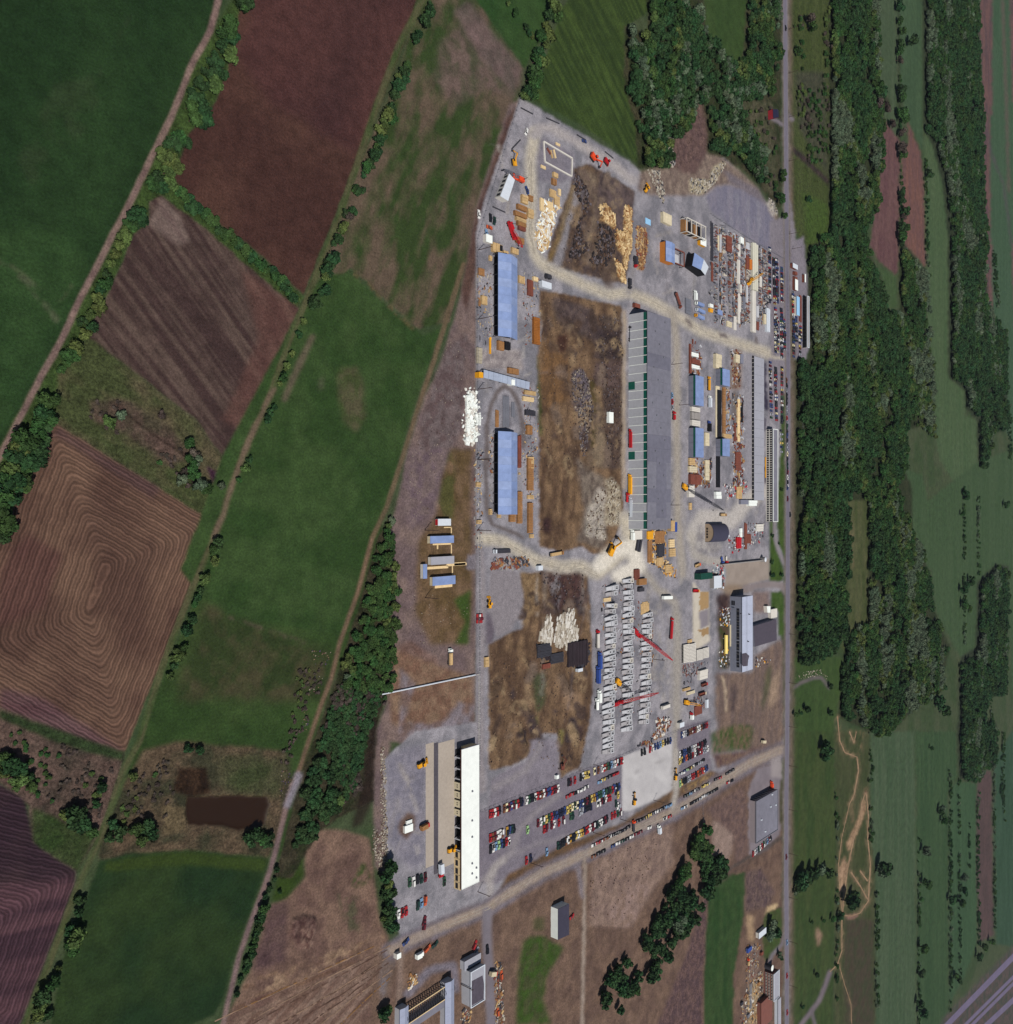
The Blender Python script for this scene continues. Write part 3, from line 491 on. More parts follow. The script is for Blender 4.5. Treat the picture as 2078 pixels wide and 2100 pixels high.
paint('D', [(1050, 560), (1150, 560), (1150, 950), (1050, 950)], (116, 92, 80), (150, 130, 114), soft=2, sc=3)
# asphalt apron north
zone('asphalt_apron', 'B', [(850, 920), (800, 780), (900, 680), (1050, 660), (1300, 740), (1430, 900), (1520, 1100), (1545, 1380), (1200, 1180)], (120, 118, 138), (134, 130, 146), 'gravel', sc=5, ang=1.57, st=5, soft=2)
for x_ in (940, 1030, 1110, 1200, 1300):
    paint('B', [(x_, 760), (x_ + 30, 1100 + (x_ - 940) * .3)], (150, 150, 160), w=3, soft=2, a=.6, brk=5)
zone('rubble_ground', 'B', [(160, 530), (300, 500), (520, 500), (800, 350), (960, 400), (1130, 520), (1300, 680), (1420, 900), (1500, 900), (1510, 1050), (1430, 930), (1330, 760), (1050, 660), (900, 680), (780, 770), (450, 770), (240, 760), (140, 720)],
     (120, 104, 96), (142, 126, 114), 'soil', sc=4, soft=3, relief=.4)
paint('B', [(640, 600), (830, 620), (860, 500), (960, 430), (1000, 450), (880, 650), (760, 770), (650, 740)], (196, 186, 156), (140, 128, 110), soft=1, sc=1.5, relief=.8, rsc=2)
paint('B', [(1420, 800), (1470, 830), (1500, 950), (1450, 970), (1400, 850)], (192, 186, 176), (150, 142, 140), soft=1, sc=1.5)
paint('B', [(520, 120), (800, 0), (810, 350), (700, 560), (560, 540), (470, 400)], (98, 78, 76), (112, 90, 84), soft=3, sc=4)
paint('B', [(960, 500), (1300, 700), (1400, 850), (1050, 650)], (120, 112, 120), soft=3)
# parking lots and slabs
zone('parking_lot', 'J', [(0, 800), (200, 700), (800, 470), (1420, 230), (1420, 760), (1430, 830), (1100, 960), (800, 1180), (500, 1310), (170, 1500), (0, 1480)],
     (120, 114, 128), (128, 122, 134), 'gravel', sc=12, rag=.3)
paint('J', [(0, 1500), (100, 1420), (180, 1310), (330, 1180), (420, 950), (560, 800), (760, 650), (820, 600)], (156, 150, 152), w=5, soft=4, a=.6)
paint('J', [(120, 1600), (110, 1450), (170, 1330), (260, 1260)], (176, 170, 166), w=7, soft=4, a=.8)
paint('J', [(250, 1240), (600, 1100), (1000, 1000), (1300, 860)], (150, 144, 148), w=5, soft=4, a=.5)
zone('paved_yard', 'J', [(110, 770), (120, 480), (300, 370), (480, 300), (520, 100), (560, 70), (640, 90), (760, 70), (790, 300), (800, 460), (400, 640)], (126, 120, 132), (138, 132, 144), 'gravel', sc=9, soft=2)
paint('I', [(180, 1000), (260, 900), (340, 920), (345, 1050), (260, 1170), (190, 1120)], (104, 84, 74), soft=3)
paint('J', [(150, 560), (300, 480), (470, 380), (560, 250), (620, 130)], (158, 152, 152), w=6, soft=4, a=.5)
zone('concrete_slab', 'K', [(85, 432), (300, 360), (562, 262), (562, 792), (430, 850), (250, 930), (150, 972), (75, 968)], (194, 192, 194), (206, 204, 204), 'concrete', sc=6, ang=-.6, st=3, rag=.3)
paint('K', [(200, 580), (260, 560), (240, 610), (190, 610)], (168, 166, 168), soft=2)
paint('K', [(400, 490), (500, 450), (480, 490), (380, 520)], (170, 168, 168), soft=2)
zone('parking_lot', 'K', [(620, 180), (700, 120), (940, 70), (945, 560), (620, 740)], (120, 114, 128), (128, 122, 134), 'gravel', sc=12, rag=.3)
zone('car_park', 'D', [(1430, -700), (1600, -750), (1600, 640), (1440, 620)], (128, 122, 132), (136, 130, 140), 'gravel', sc=10, rag=.3)
zone('car_park', 'D', [(1420, 640), (1600, 660), (1600, 1060), (1530, 1270), (1420, 1240)], (134, 128, 138), (142, 136, 146), 'gravel', sc=10, rag=.3)
zone('car_park', 'S', [(165, 0), (270, -60), (300, 300), (315, 800), (280, 900), (160, 880)], (128, 122, 134), (134, 128, 140), 'gravel', sc=10, rag=.3)
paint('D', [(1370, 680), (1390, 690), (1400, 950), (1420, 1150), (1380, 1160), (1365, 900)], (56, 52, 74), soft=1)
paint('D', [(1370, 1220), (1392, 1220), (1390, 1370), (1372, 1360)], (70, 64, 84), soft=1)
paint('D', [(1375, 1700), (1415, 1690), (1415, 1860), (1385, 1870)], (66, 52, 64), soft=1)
for x_ in (1140, 1165, 1195, 1225, 1250):
    paint('D', [(x_, 620), (x_ + 4, 1912)], (170, 164, 166), w=1.3, a=.5, soft=1, rag=.2, brk=9)
# concrete works yard by the road
zone('concrete_yard', 'F', [(1130, 950), (1615, 890), (1615, 1090), (1400, 1140), (1180, 1190), (1185, 960)], (158, 146, 136), (166, 154, 144), 'concrete', sc=8, rag=.2)
zone('concrete_slab', 'F', [(865, 1100), (935, 1210), (1028, 1210), (1028, 1700), (900, 1780), (865, 1700)], (206, 198, 180), (214, 206, 190), 'concrete', sc=6, rag=.3)
paint('F', [(932, 1215), (1026, 1210), (1026, 1370), (935, 1395)], (178, 148, 106), soft=0)
paint('F', [(925, 1400), (1026, 1375), (1026, 1550), (935, 1570)], (142, 136, 144), soft=1)
paint('F', [(920, 1580), (1026, 1565), (1020, 1620), (960, 1660)], (170, 140, 100), soft=0)
paint('F', [(1180, 960), (1185, 1180), (1060, 1190), (1060, 960)], (166, 176, 186), (130, 134, 142), soft=1, sc=3)
paint('F', [(900, 560), (960, 540), (990, 700), (1150, 760), (1100, 850), (900, 800)], (176, 172, 168), (140, 136, 140), soft=4, sc=6)
paint('H', [(560, 380), (760, 340), (750, 900), (600, 1000), (590, 700)], (84, 66, 62), (60, 46, 48), soft=4, sc=4)
paint('H', [(610, 640), (750, 600), (740, 1350), (600, 1350)], (64, 72, 40), (88, 70, 58), soft=3, sc=3)
paint('H', [(1050, 340), (1270, 330), (1270, 620), (1050, 620)], (136, 118, 112), (122, 106, 104), soft=3)
paint('H', [(590, 260), (1000, 250), (1050, 330), (700, 380)], (148, 130, 112), soft=4)
zone('lawn', 'F', [(1620, 0), (1690, 0), (1675, 360), (1665, 700), (1760, 1000), (1750, 1110), (1620, 1115), (1620, 300)], (64, 92, 46), (56, 82, 42), sc=7, rag=.2)
zone('lawn', 'F', [(1720, 0), (1775, 0), (1770, 880), (1700, 740), (1690, 300)], (68, 94, 48), (60, 84, 44), sc=7, rag=.2)
zone('lawn', 'F', [(1625, 1210), (1740, 1215), (1765, 1300), (1760, 1640), (1700, 1640), (1700, 1400), (1630, 1370)], (58, 88, 44), (66, 92, 50), sc=7, rag=.2)
zone('lawn', 'D', [(1550, 1000), (1590, 1000), (1590, 2200), (1520, 2200), (1520, 1900)], (60, 84, 46), (68, 90, 50), sc=7, rag=.3)
zone('lane', 'F', [(1680, 200), (1665, 400), (1665, 660), (1700, 800), (1770, 950), (1790, 1050)], (140, 132, 140), (148, 140, 146), 'road', w=2.6, rag=.2)
zone('lane', 'F', [(1380, 1180), (1500, 1150), (1650, 1140), (1740, 1150), (1790, 1230)], (140, 130, 130), (146, 136, 136), 'road', w=6.5, rag=.5)
zone('dirt_yard', 'H', [(560, 1400), (750, 1400), (1050, 1400), (1080, 1180), (1250, 1050), (1440, 960), (1450, 1912), (1450, 2300), (1250, 2500), (620, 2330), (560, 1912)],
     (130, 110, 98), (112, 96, 90), 'soil', sc=6, ang=1.4, st=3, soft=3, relief=.3)
paint('H', [(1300, 1500), (1400, 1300), (1380, 1700), (1260, 1900), (1240, 1750)], (160, 138, 118), soft=5)
paint('H', [(1220, 1400), (1280, 1280), (1290, 1500), (1180, 1900), (1160, 1800)], (74, 84, 56), soft=4, a=.8)
paint('H', [(790, 1550), (830, 1550), (810, 1912), (760, 1900)], (74, 62, 66), soft=3)
paint('H', [(640, 1450), (690, 1600), (700, 1900)], (206, 186, 158), w=1.4, soft=1)
paint('K', [(950, 200), (1200, 120), (1370, 150), (1330, 360), (1150, 400), (950, 420)], (62, 86, 44), (110, 96, 74), soft=4, sc=4, a=.9)
paint('K', [(960, 420), (1100, 400), (1280, 380), (1550, 320), (1500, 370), (1240, 480), (1000, 560)], (124, 102, 88), (96, 74, 72), soft=3, sc=3)
# main haul/public road south
zone('verge', '-', [(1010, 1850), (1050, 1812), (1200, 1745), (1390, 1660), (1440, 1625), (1480, 1590), (1460, 1580), (1380, 1620), (1270, 1690), (1150, 1735), (1040, 1795)], (112, 86, 62), (96, 78, 62), 'soil', sc=5, soft=2, relief=.3)
paint('K', [(640, 770), (760, 700), (940, 600), (980, 620), (900, 680), (700, 780)], (158, 130, 88), (104, 86, 74), soft=2, sc=3)
zone('bare_earth', '-', [(760, 1970), (850, 1920), (985, 1875), (1000, 1865), (1100, 1810), (1200, 1765), (1280, 1725), (1400, 1665), (1480, 1615), (1560, 1565), (1600, 1560), (1605, 1720), (1608, 2200), (760, 2200)],
     (120, 98, 84), (104, 84, 74), 'soil', sc=9, soft=3, relief=.4)
paint('J', [(1120, 1300), (1600, 1000), (1912, 900), (1912, 1300), (1750, 1500), (1500, 1912), (1090, 1912)], (126, 106, 98), (146, 124, 112), soft=5, sc=6)
paint('J', [(1300, 1700), (1500, 1500), (1700, 1450), (1650, 1620), (1500, 1912), (1280, 1912)], (150, 128, 120), (138, 116, 104), soft=4, sc=6)
paint('L', [(1400, 600), (1560, 560), (1800, 680), (1620, 1000), (1600, 1200), (1680, 1434), (1330, 1434), (1350, 900)], (56, 84, 40), (72, 80, 50), soft=4, sc=5)
paint('L', [(1500, 400), (1620, 380), (1600, 520), (1500, 520)], (66, 78, 46), soft=4, a=.7)
paint('L', [(0, 700), (160, 780), (100, 1100), (0, 1300)], (112, 94, 82), (120, 112, 116), soft=4)
zone('grass_strip', '-', [(1455, 1800), (1530, 1790), (1525, 1880), (1505, 2000), (1505, 2150), (1442, 2150), (1445, 1950)], (40, 72, 44), (54, 80, 50), sc=8, ang=1.57, st=3)
zone('wasteland', '-', [(1455, 1810), (1448, 1880), (1442, 2000), (1440, 2150), (1330, 2150), (1370, 2050), (1410, 1950)], (88, 70, 72), (108, 86, 82), 'brush', sc=4, soft=2)
zone('wasteland', '-', [(1530, 1790), (1560, 1780), (1590, 1830), (1575, 1860), (1530, 1870)], (90, 74, 76), (110, 92, 86), 'brush', sc=4, soft=3)
paint('K', [(960, 1060), (1080, 1080), (1180, 1180), (1150, 1380), (1080, 1480), (970, 1400)], (150, 130, 120), soft=3)
paint('K', [(900, 950), (1280, 720), (1310, 1400), (1200, 1500), (1160, 1200), (960, 1040)], (100, 82, 80), (120, 98, 90), soft=4, sc=3)
paint('M', [(960, 490), (1060, 500), (1050, 700), (1080, 900), (980, 780)], (172, 146, 116), soft=3)
paint('M', [(1230, 380), (1380, 330), (1350, 400), (1200, 490)], (196, 172, 134), soft=1)
paint('M', [(1000, 900), (1130, 850), (1100, 1912), (900, 1912), (950, 1400)], (134, 114, 100), (114, 94, 88), soft=3, sc=4)
paint('M', [(1000, 1380), (1130, 1350), (1130, 1912), (960, 1912)], (176, 156, 120), (150, 128, 104), soft=2, sc=2.5)
zone('lawn', 'M', [(1200, 480), (1430, 380), (1440, 640), (1400, 900), (1250, 1080), (1200, 1100), (1170, 700)], (60, 84, 46), (70, 80, 50), sc=5)
zone('lane', 'M', [(1460, 740), (1440, 860), (1300, 1010), (1260, 1100), (1265, 1190)], (118, 112, 122), (124, 118, 128), 'road', w=3.2, rag=.2)
mr = [(800, 1950), (830, 1934), (920, 1895), (1002, 1862), (1020, 1848), (1105, 1795), (1200, 1752), (1290, 1708), (1377, 1667), (1440, 1630), (1490, 1596), (1540, 1565), (1603, 1538)]
paint('-', mr, (118, 112, 124), (112, 102, 108), w=18, soft=3)
zone('gravel_road', '-', mr, (160, 144, 130), (148, 136, 130), 'gravel', w=9, sc=6, soft=3, rag=.6)
for o_ in (-5, 4):
    paint('-', [(x, y + o_) for x, y in mr[1:]], (178, 162, 146), w=1.8, soft=2, a=.5)
zone('gravel_road', '-', [(1380, 1655), (1387, 1625), (1386, 1540)], (176, 170, 162), (182, 176, 168), 'gravel', w=5, soft=2)
zone('gravel_road', '-', [(1199, 1762), (1199, 1820), (1198, 1900), (1196, 1990), (1194, 2120)], (154, 140, 128), (164, 150, 138), 'gravel', w=3.2, soft=1)
paint('-', [(1188, 1770), (1195, 1840), (1185, 1780)], (134, 126, 134), w=3, soft=2)
zone('lane', '-', [(1000, 1870), (998, 1910), (1000, 1950), (1005, 2010), (1008, 2130)], (122, 116, 126), (130, 124, 134), 'road', w=10, soft=2, rag=.4)
zone('dirt_track', '-', [(822, 1945), (820, 2000), (818, 2060), (812, 2140)], (134, 114, 104), (142, 124, 112), 'soil', w=6, soft=2)
paint('-', [(835, 2040), (880, 1990), (930, 1980), (935, 2030)], (122, 116, 128), w=8, soft=3)
zone('concrete_yard', 'K', [(1320, 1400), (1310, 780), (1400, 560), (1620, 480), (1640, 660), (1620, 1200), (1500, 1350), (1360, 1420)], (128, 120, 128), (136, 128, 136), 'concrete', sc=8)
zone('verge', 'K', [(1630, 660), (1655, 690), (1650, 1080), (1625, 1110), (1618, 900)], (74, 72, 48), (66, 68, 44), rag=.2)
paint('K', [(1530, 470), (1640, 420), (1640, 640), (1540, 640)], (160, 152, 152), soft=2)
paint('K', [(1290, 1500), (1620, 1250), (1000, 1700)], (82, 70, 64), w=1.5)
paint('-', [(1450, 1810), (1600, 1720)], (84, 76, 72), w=3, soft=1)
# the public road
rd = [(1610, -170), (1611, 60), (1612, 209), (1613, 330), (1614, 480), (1615, 600), (1617, 725), (1617, 900), (1616, 1170), (1616, 1300), (1615, 1500), (1613, 1648), (1613, 1800), (1614, 1957), (1614, 2280)]
zone('shoulder', '-', [(x + 5, y) for x, y in rd], (112, 98, 84), (96, 90, 74), 'soil', w=9, soft=2)
zone('lane', 'Y', [(1650, 1170), (1700, 1190), (1760, 1230)], (130, 122, 132), (136, 128, 136), 'road', w=3.5)
zone('lane', 'Y', [(1790, 1120), (1840, 1170)], (126, 118, 130), (132, 124, 134), 'road', w=4)
zone('forecourt', 'R', [(145, 1500), (170, 1600), (215, 1912), (270, 2030), (290, 2300), (160, 2300), (150, 1900)], (132, 126, 138), (138, 132, 142), 'gravel', rag=.3)
paint('-', rd, (132, 124, 122), (112, 104, 96), w=6.5, soft=1)

# ring value for the ploughed fields (distance from the sides of the field)
def side_d(p, q, X, Y):
    n = Vector((-(q - p).y, (q - p).x)).normalized(); return (X - p.x) * n.x + (Y - p.y) * n.y
def ringval(corners):
    C_ = [g(*c) for c in corners]; ds = []
    for i in range(len(C_)):
        d = side_d(C_[i], C_[(i + 1) % len(C_)], GX, GY); ds.append(d)
    cx = sum(c.x for c in C_) / len(C_); cy = sum(c.y for c in C_) / len(C_)
    s_ = []
    for i, d in enumerate(ds):
        sg = side_d(C_[i], C_[(i + 1) % len(C_)], np.array([cx]), np.array([cy]))[0]; s_.append(d * (1 if sg > 0 else -1))
    k = 1.5
    acc = sum(np.exp(-np.clip(d, -60, 400) / k) for d in s_)
    return -k * np.log(acc)
RING1 = ringval([('O', 290, 470), ('O', 1200, 1030), ('P', 700, 395), ('O', -190, 1762)])
RING2 = ringval([('P', -900, 700), ('P', 470, 1020), ('P', 80, 2050), ('P', -1400, 1800)])
RING = np.where(GPY < 1560 - 0.0 * GPX, RING1, RING2)
RING = np.where((GPX < 180) & (GPY > 1590), RING2, RING1)

def build_ground():
    VX, VY, VZ = GX, GY, HGT
    names = {}
    lab_f = LAB[:-1, :-1]
    order = np.argsort(lab_f.ravel(), kind='stable'); sl_ = lab_f.ravel()[order]
    cuts = np.searchsorted(sl_, np.arange(1, len(ZONES) + 2))
    for li, (nm, mk) in enumerate(ZONES):
        f = order[cuts[li]:cuts[li + 1]]
        if len(f) < 3: continue
        r, c = np.divmod(f, NX - 1)
        i00 = r * NX + c
        quads = np.stack([i00 + NX, i00 + NX + 1, i00 + 1, i00], 1)
        u, inv = np.unique(quads, return_inverse=True); inv = inv.reshape(-1)
        me = bpy.data.meshes.new(nm)
        me.vertices.add(len(u)); co = np.stack([VX.ravel()[u], VY.ravel()[u], VZ.ravel()[u]], 1)
        me.vertices.foreach_set('co', co.ravel().astype(np.float32))
        me.loops.add(len(inv)); me.loops.foreach_set('vertex_index', inv.astype(np.int32))
        me.polygons.add(len(f)); me.polygons.foreach_set('loop_start', np.arange(0, len(inv), 4, dtype=np.int32))
        me.polygons.foreach_set('use_smooth', np.ones(len(f), bool))
        me.update(calc_edges=True)
        a = me.attributes.new('tone', 'FLOAT_COLOR', 'POINT')
        cc = np.concatenate([TONE.reshape(-1, 3)[u], np.ones((len(u), 1))], 1); a.data.foreach_set('color', cc.ravel().astype(np.float32))
        if mk == 'plough':
            a = me.attributes.new('ring', 'FLOAT', 'POINT'); a.data.foreach_set('value', RING.ravel()[u].astype(np.float32))
        me.materials.append(ground_mat(mk))
        o = bpy.data.objects.new(nm, me); S.collection.objects.link(o); o['kind'] = 'structure'
build_ground()
# far plain reaching the horizon, below the surveyed sheet
me = bpy.data.meshes.new('plain'); E_ = 7000
me.from_pydata([(-E_, -E_, -2.5), (E_, -E_, -2.5), (E_, E_, -2.5), (-E_, E_, -2.5)], [], [(0, 1, 2, 3)])
a = me.attributes.new('tone', 'FLOAT_COLOR', 'POINT'); a.data.foreach_set('color', list((*col((62, 82, 58)), 1)) * 4)
me.materials.append(ground_mat('grass')); o = bpy.data.objects.new('plain', me); S.collection.objects.link(o); o['kind'] = 'structure'

def strip(name, pts, w, m, z=.06, label=None):
    """crisp made surface: a sheet between two edges set out from its centre line in the survey photo"""
    L = []; n = len(pts)
    for i, (x, y) in enumerate(pts):
        a = pts[max(0, i - 1)]; b = pts[min(n - 1, i + 1)]; dx, dy = b[0] - a[0], b[1] - a[1]; l = math.hypot(dx, dy); ww = w[i] if isinstance(w, (list, tuple)) else w
        L.append((x - dy / l * ww, y + dx / l * ww, x + dy / l * ww, y - dx / l * ww))
    vs = []; fs = []
    for q in L:
        vs += [g('-', q[0], q[1], z), g('-', q[2], q[3], z)]
    for i in range(n - 1): fs.append((2 * i, 2 * i + 1, 2 * i + 3, 2 * i + 2))
    me = bpy.data.meshes.new(name); me.from_pydata(vs, [], fs); me.materials.append(m)
    o = bpy.data.objects.new(name, me); S.collection.objects.link(o); o['kind'] = 'structure'; return o
def dens(pts, k=8):
    out = []
    for (a, b), (c, d) in zip(pts[:-1], pts[1:]):
        for i in range(k): out.append((a + (c - a) * i / k, b + (d - b) * i / k))
    return out + [pts[-1]]
m_as = mat('road_asphalt', (126, 122, 132), .95, .09, .25, spec=.1); m_as2 = mat('highway_asphalt', (116, 108, 132), .95, .12, .3, spec=.1); m_tan = mat('trodden_earth', (158, 132, 106), .95, .3, .35, spec=.05)
m_wt = mat('worn_wheel_track', (112, 106, 124), .95, .12, .3, spec=.1)
strip('road', rd, 4.3, m_as); strip('wheel_track', [(x + .9, y) for x, y in rd], .45, m_wt, .075); strip('wheel_track', [(x - 1.6, y) for x, y in rd], .35, m_wt, .075)
for a_, b_, w_ in (((1120, 1995), (1660, 1440), 5.5), ((1258, 1975), (1700, 1535), 3.2), ((1303, 1975), (1720, 1558), 3.2), ((1400, 1972), (1740, 1655), 5.0)):
    strip('highway', dens([pp('V', *a_), pp('V', *b_)], 6), w_, m_as2, .08)
for pts_, w_ in PATHS:
    if len(pts_) > 2 or w_ > 2:
        q2 = dens([pp('V', *p) for p in pts_], 5); strip('dirt_path', q2, [w_ * .45 * (.7 + .6 * vn(np.array([i * .7 + w_]), np.array([3.1]))[0]) for i in range(len(q2))], m_tan, .05)

def gz(x, y, dz=.05):
    i = int((x - gx[0]) / STEP); j = int((y - gy[0]) / STEP); h = HGT[max(0, j - 1):j + 3, max(0, i - 1):i + 3]
    return float(h.max()) + dz if h.size else dz
def rut(pts, w, m, k=10):
    q = dens(pts, k); q = [(x + .5 * math.sin(i * .4 + pts[0][0]), y + .5 * math.sin(i * .33 + pts[0][1])) for i, (x, y) in enumerate(q)]
    vs = []; fs = []
    for i, (x, y) in enumerate(q):
        a = q[max(0, i - 1)]; b = q[min(len(q) - 1, i + 1)]; dx, dy = b[0] - a[0], b[1] - a[1]; l = math.hypot(dx, dy) + 1e-6; ww = w * (.5 + .8 * q_.random()); z = gz(x, y)
        vs += [g('-', x - dy / l * ww, y + dx / l * ww, z), g('-', x + dy / l * ww, y - dx / l * ww, z)]
        if i and q_.random() > .16: fs.append((2 * i - 2, 2 * i - 1, 2 * i + 1, 2 * i))
    me = bpy.data.meshes.new('wheel_rut'); me.from_pydata(vs, [], fs); me.materials.append(m); o = bpy.data.objects.new('wheel_rut', me); S.collection.objects.link(o); o['kind'] = 'structure'
m_rd = mat('rut_dark', (98, 76, 66), .95, .3, .3, spec=.05); m_rl = mat('rut_pale', (144, 120, 102), .95, .3, .3, spec=.05); m_rg = mat('rut_grey', (168, 160, 148), .95, .2, .3, spec=.05); m_ro = mat('rut_ochre', (140, 106, 70), .95, .3, .3, spec=.05)
for k_, (a_, b_, m_) in enumerate((((795, 1948), (500, 2110), m_rd), ((800, 1960), (560, 2110), m_rl), ((802, 1972), (600, 2100), m_rd), ((790, 1930), (470, 2080), m_ro), ((805, 1990), (660, 2100), m_rl), ((800, 1940), (520, 2090), m_rl), ((800, 2005), (690, 2110), m_ro), ((790, 1985), (620, 2110), m_rd), ((780, 1975), (540, 2120), m_rd), ((770, 1940), (440, 2095), m_rl))):
    rut([a_, ((a_[0] + b_[0]) / 2 + 6 * math.sin(k_), (a_[1] + b_[1]) / 2), b_], 1.1, m_, 22)
for base in ([(1115, 545), (1150, 562), (1200, 585), (1250, 605), (1290, 600), (1340, 620), (1390, 650), (1440, 680), (1500, 700), (1590, 730)], [(995, 1107), (1030, 1110), (1065, 1130), (1100, 1150), (1150, 1162), (1190, 1160), (1225, 1178)], [(1090, 300), (1087, 330), (1090, 400), (1088, 480), (1096, 520)]):
    for o_ in (-5, -1.5, 2.5, 6): rut([(x + o_ * .6, y + o_) for x, y in base], .45, m_rg, 8)
for o_ in (-4, 3): rut([(x, y + o_) for x, y in mr[2:]], .6, m_rg, 10)

# ------------------------------------------------------------------ builders
LC = S.collection.objects
class MB:
    def __init__(s): s.v = []; s.f = []; s.mi = []
    def add(s, vs, fs, mi=0):
        n = len(s.v); s.v += [tuple(v) for v in vs]; s.f += [tuple(i + n for i in f) for f in fs]; s.mi += [mi] * len(fs); return s
    def prism(s, poly, z0, z1, mi=0, top=None):
        n = len(poly); zt = z1 if isinstance(z1, (list, tuple)) else [z1] * n
        a = sum(poly[i][0] * poly[(i + 1) % n][1] - poly[(i + 1) % n][0] * poly[i][1] for i in range(n))
        if a < 0: poly = list(poly)[::-1]; zt = zt[::-1]
        vs = [(p[0], p[1], z0) for p in poly] + [(p[0], p[1], z) for p, z in zip(poly, zt)]
        fs = [(i, (i + 1) % n, (i + 1) % n + n, i + n) for i in range(n)]
        s.add(vs, fs + [tuple(range(n))[::-1]], mi); s.add(vs[n:], [tuple(range(n))], mi if top is None else top); return s
    def box(s, x0, y0, z0, x1, y1, z1, mi=0, top=None):
        return s.prism([(x0, y0), (x1, y0), (x1, y1), (x0, y1)], z0, z1, mi, top)
    def bar(s, p, q, w, h=None, mi=0):
        p = Vector(p); q = Vector(q); d = (q - p)
        if d.length < 1e-6: return s
        d.normalize(); h = h or w; up = Vector((0, 0, 1)) if abs(d.z) < .9 else Vector((1, 0, 0))
        a = d.cross(up).normalized() * w / 2; b = a.cross(d).normalized() * h / 2
        vs = [p - a - b, p + a - b, p + a + b, p - a + b, q - a - b, q + a - b, q + a + b, q - a + b]
        return s.add(vs, [(0, 3, 2, 1), (4, 5, 6, 7), (0, 1, 5, 4), (1, 2, 6, 5), (2, 3, 7, 6), (3, 0, 4, 7)], mi)
    def cyl(s, p, q, r, n=8, mi=0, r2=None):
        p = Vector(p); q = Vector(q); d = (q - p).normalized(); up = Vector((0, 0, 1)) if abs(d.z) < .9 else Vector((1, 0, 0))
        a = d.cross(up).normalized(); b = a.cross(d); r2 = r if r2 is None else r2
        vs = [p + (a * math.cos(t) + b * math.sin(t)) * r for t in [2 * PI * i / n for i in range(n)]] + \
             [q + (a * math.cos(t) + b * math.sin(t)) * r2 for t in [2 * PI * i / n for i in range(n)]]
        return s.add(vs, [(i, (i + 1) % n, (i + 1) % n + n, i + n) for i in range(n)] + [tuple(range(n))[::-1], tuple(range(n, 2 * n))], mi)
    def mesh(s, name, mats, off=(0, 0, 0)):
        me = bpy.data.meshes.new(name); me.from_pydata([(v[0] - off[0], v[1] - off[1], v[2] - off[2]) for v in s.v], [], s.f)
        for m in (mats if isinstance(mats, (list, tuple)) else [mats]): me.materials.append(m)
        me.polygons.foreach_set('material_index', s.mi); me.update(); return me
    def part(s, name, mats, parent, off=None, label=None):
        if off is None:
            off = Vector((0, 0, 0)); q = parent
            while q is not None: off = off + q.location; q = q.parent
        o = bpy.data.objects.new(name, s.mesh(name, mats, off)); LC.link(o); o.parent = parent
        if label: o['label'] = label
        return o
def tag(o, label, cat, group=None):
    o['label'] = label; o['category'] = cat; o['kind'] = 'thing'
    if group: o['group'] = group
    return o
def thing(name, label, cat, loc=(0, 0, 0), rz=0, group=None):
    o = bpy.data.objects.new(name, None); LC.link(o); o.location = loc; o.rotation_euler = (0, 0, rz); return tag(o, label, cat, group)
def kids(o): return KIDS.get(o.name, [])
KIDS = {}
def reg(o, *cs):
    KIDS.setdefault(o.name, []).extend(cs)
def dup(o, loc, rz, label, group=None, sc=None):
    c = o.copy(); LC.link(c); c.location = loc; c.rotation_euler = (0, 0, rz)
    if sc: c.scale = sc
    c['label'] = label
    if group: c['group'] = group
    for ch in kids(o):
        d = ch.copy(); LC.link(d); d.parent = c
    return c
ORD = ['first', 'second', 'third', 'fourth', 'fifth', 'sixth', 'seventh', 'eighth', 'ninth', 'tenth', 'eleventh', 'twelfth', 'thirteenth', 'fourteenth', 'fifteenth', 'sixteenth', 'seventeenth', 'eighteenth', 'nineteenth', 'twentieth']
def nth(i):
    if i < 20: return ORD[i]
    k = i + 1
    return '%d%s' % (k, 'st' if k % 10 == 1 and k != 111 else 'nd' if k % 10 == 2 else 'rd' if k % 10 == 3 else 'th')

M_white = mat('white_paint', (238, 244, 238), .6, .05, .3, k=1.28)
M_roofblue = mat('blue_metal_roof', (138, 160, 206), .55, .12, .25, k=1.05)
M_roofblue2 = mat('faded_blue_roof', (150, 170, 212), .6, .14, .2, k=1.05)
M_roofgrey3 = mat('dark_gravel_roof', (112, 112, 126), .95, .12, .25, k=1.1)
M_roofgrey = mat('grey_gravel_roof', (122, 122, 134), .95, .12, .25, k=1.12)
M_roofgrey2 = mat('light_grey_roof', (166, 168, 178), .9, .06, .4, k=1.1)
M_wallgrey = mat('grey_wall_panel', (170, 172, 178), .8, .07, .4, k=1.35)
M_walldark = mat('dark_grey_wall', (120, 122, 136), .8, .07, .4, k=1.3)
M_green = mat('green_glass_band', (10, 78, 66), .35, .08, .4, k=1.6)
M_dark = mat('dark_opening', (16, 16, 24), .8, .1, .5)
M_black = mat('shade_black', (30, 28, 34), .9, .15, .5)  # black that carries the shade inside the open sheds
M_glass = mat('dark_glass', (26, 30, 40), .5, .05, .5, spec=.35)
M_beige = mat('beige_panel', (214, 190, 146), .8, .06, .5, k=1.35)
M_cream = mat('cream_wall', (220, 208, 176), .8, .12, .5, k=1.1)
M_wood = mat('raw_timber', (204, 172, 122), .9, .25, 1.5, k=1.05)
M_wood2 = mat('pale_plywood', (226, 200, 152), .9, .12, 1.2, k=1.2)
M_woodd = mat('weathered_timber', (150, 108, 66), .9, .25, 1.5, k=1.2)
M_rust = mat('rusty_steel', (120, 66, 52), .85, .25, 1.5, k=1.2)
M_steel = mat('grey_steel', (140, 142, 152), .6, .12, 1.5, metal=.3)
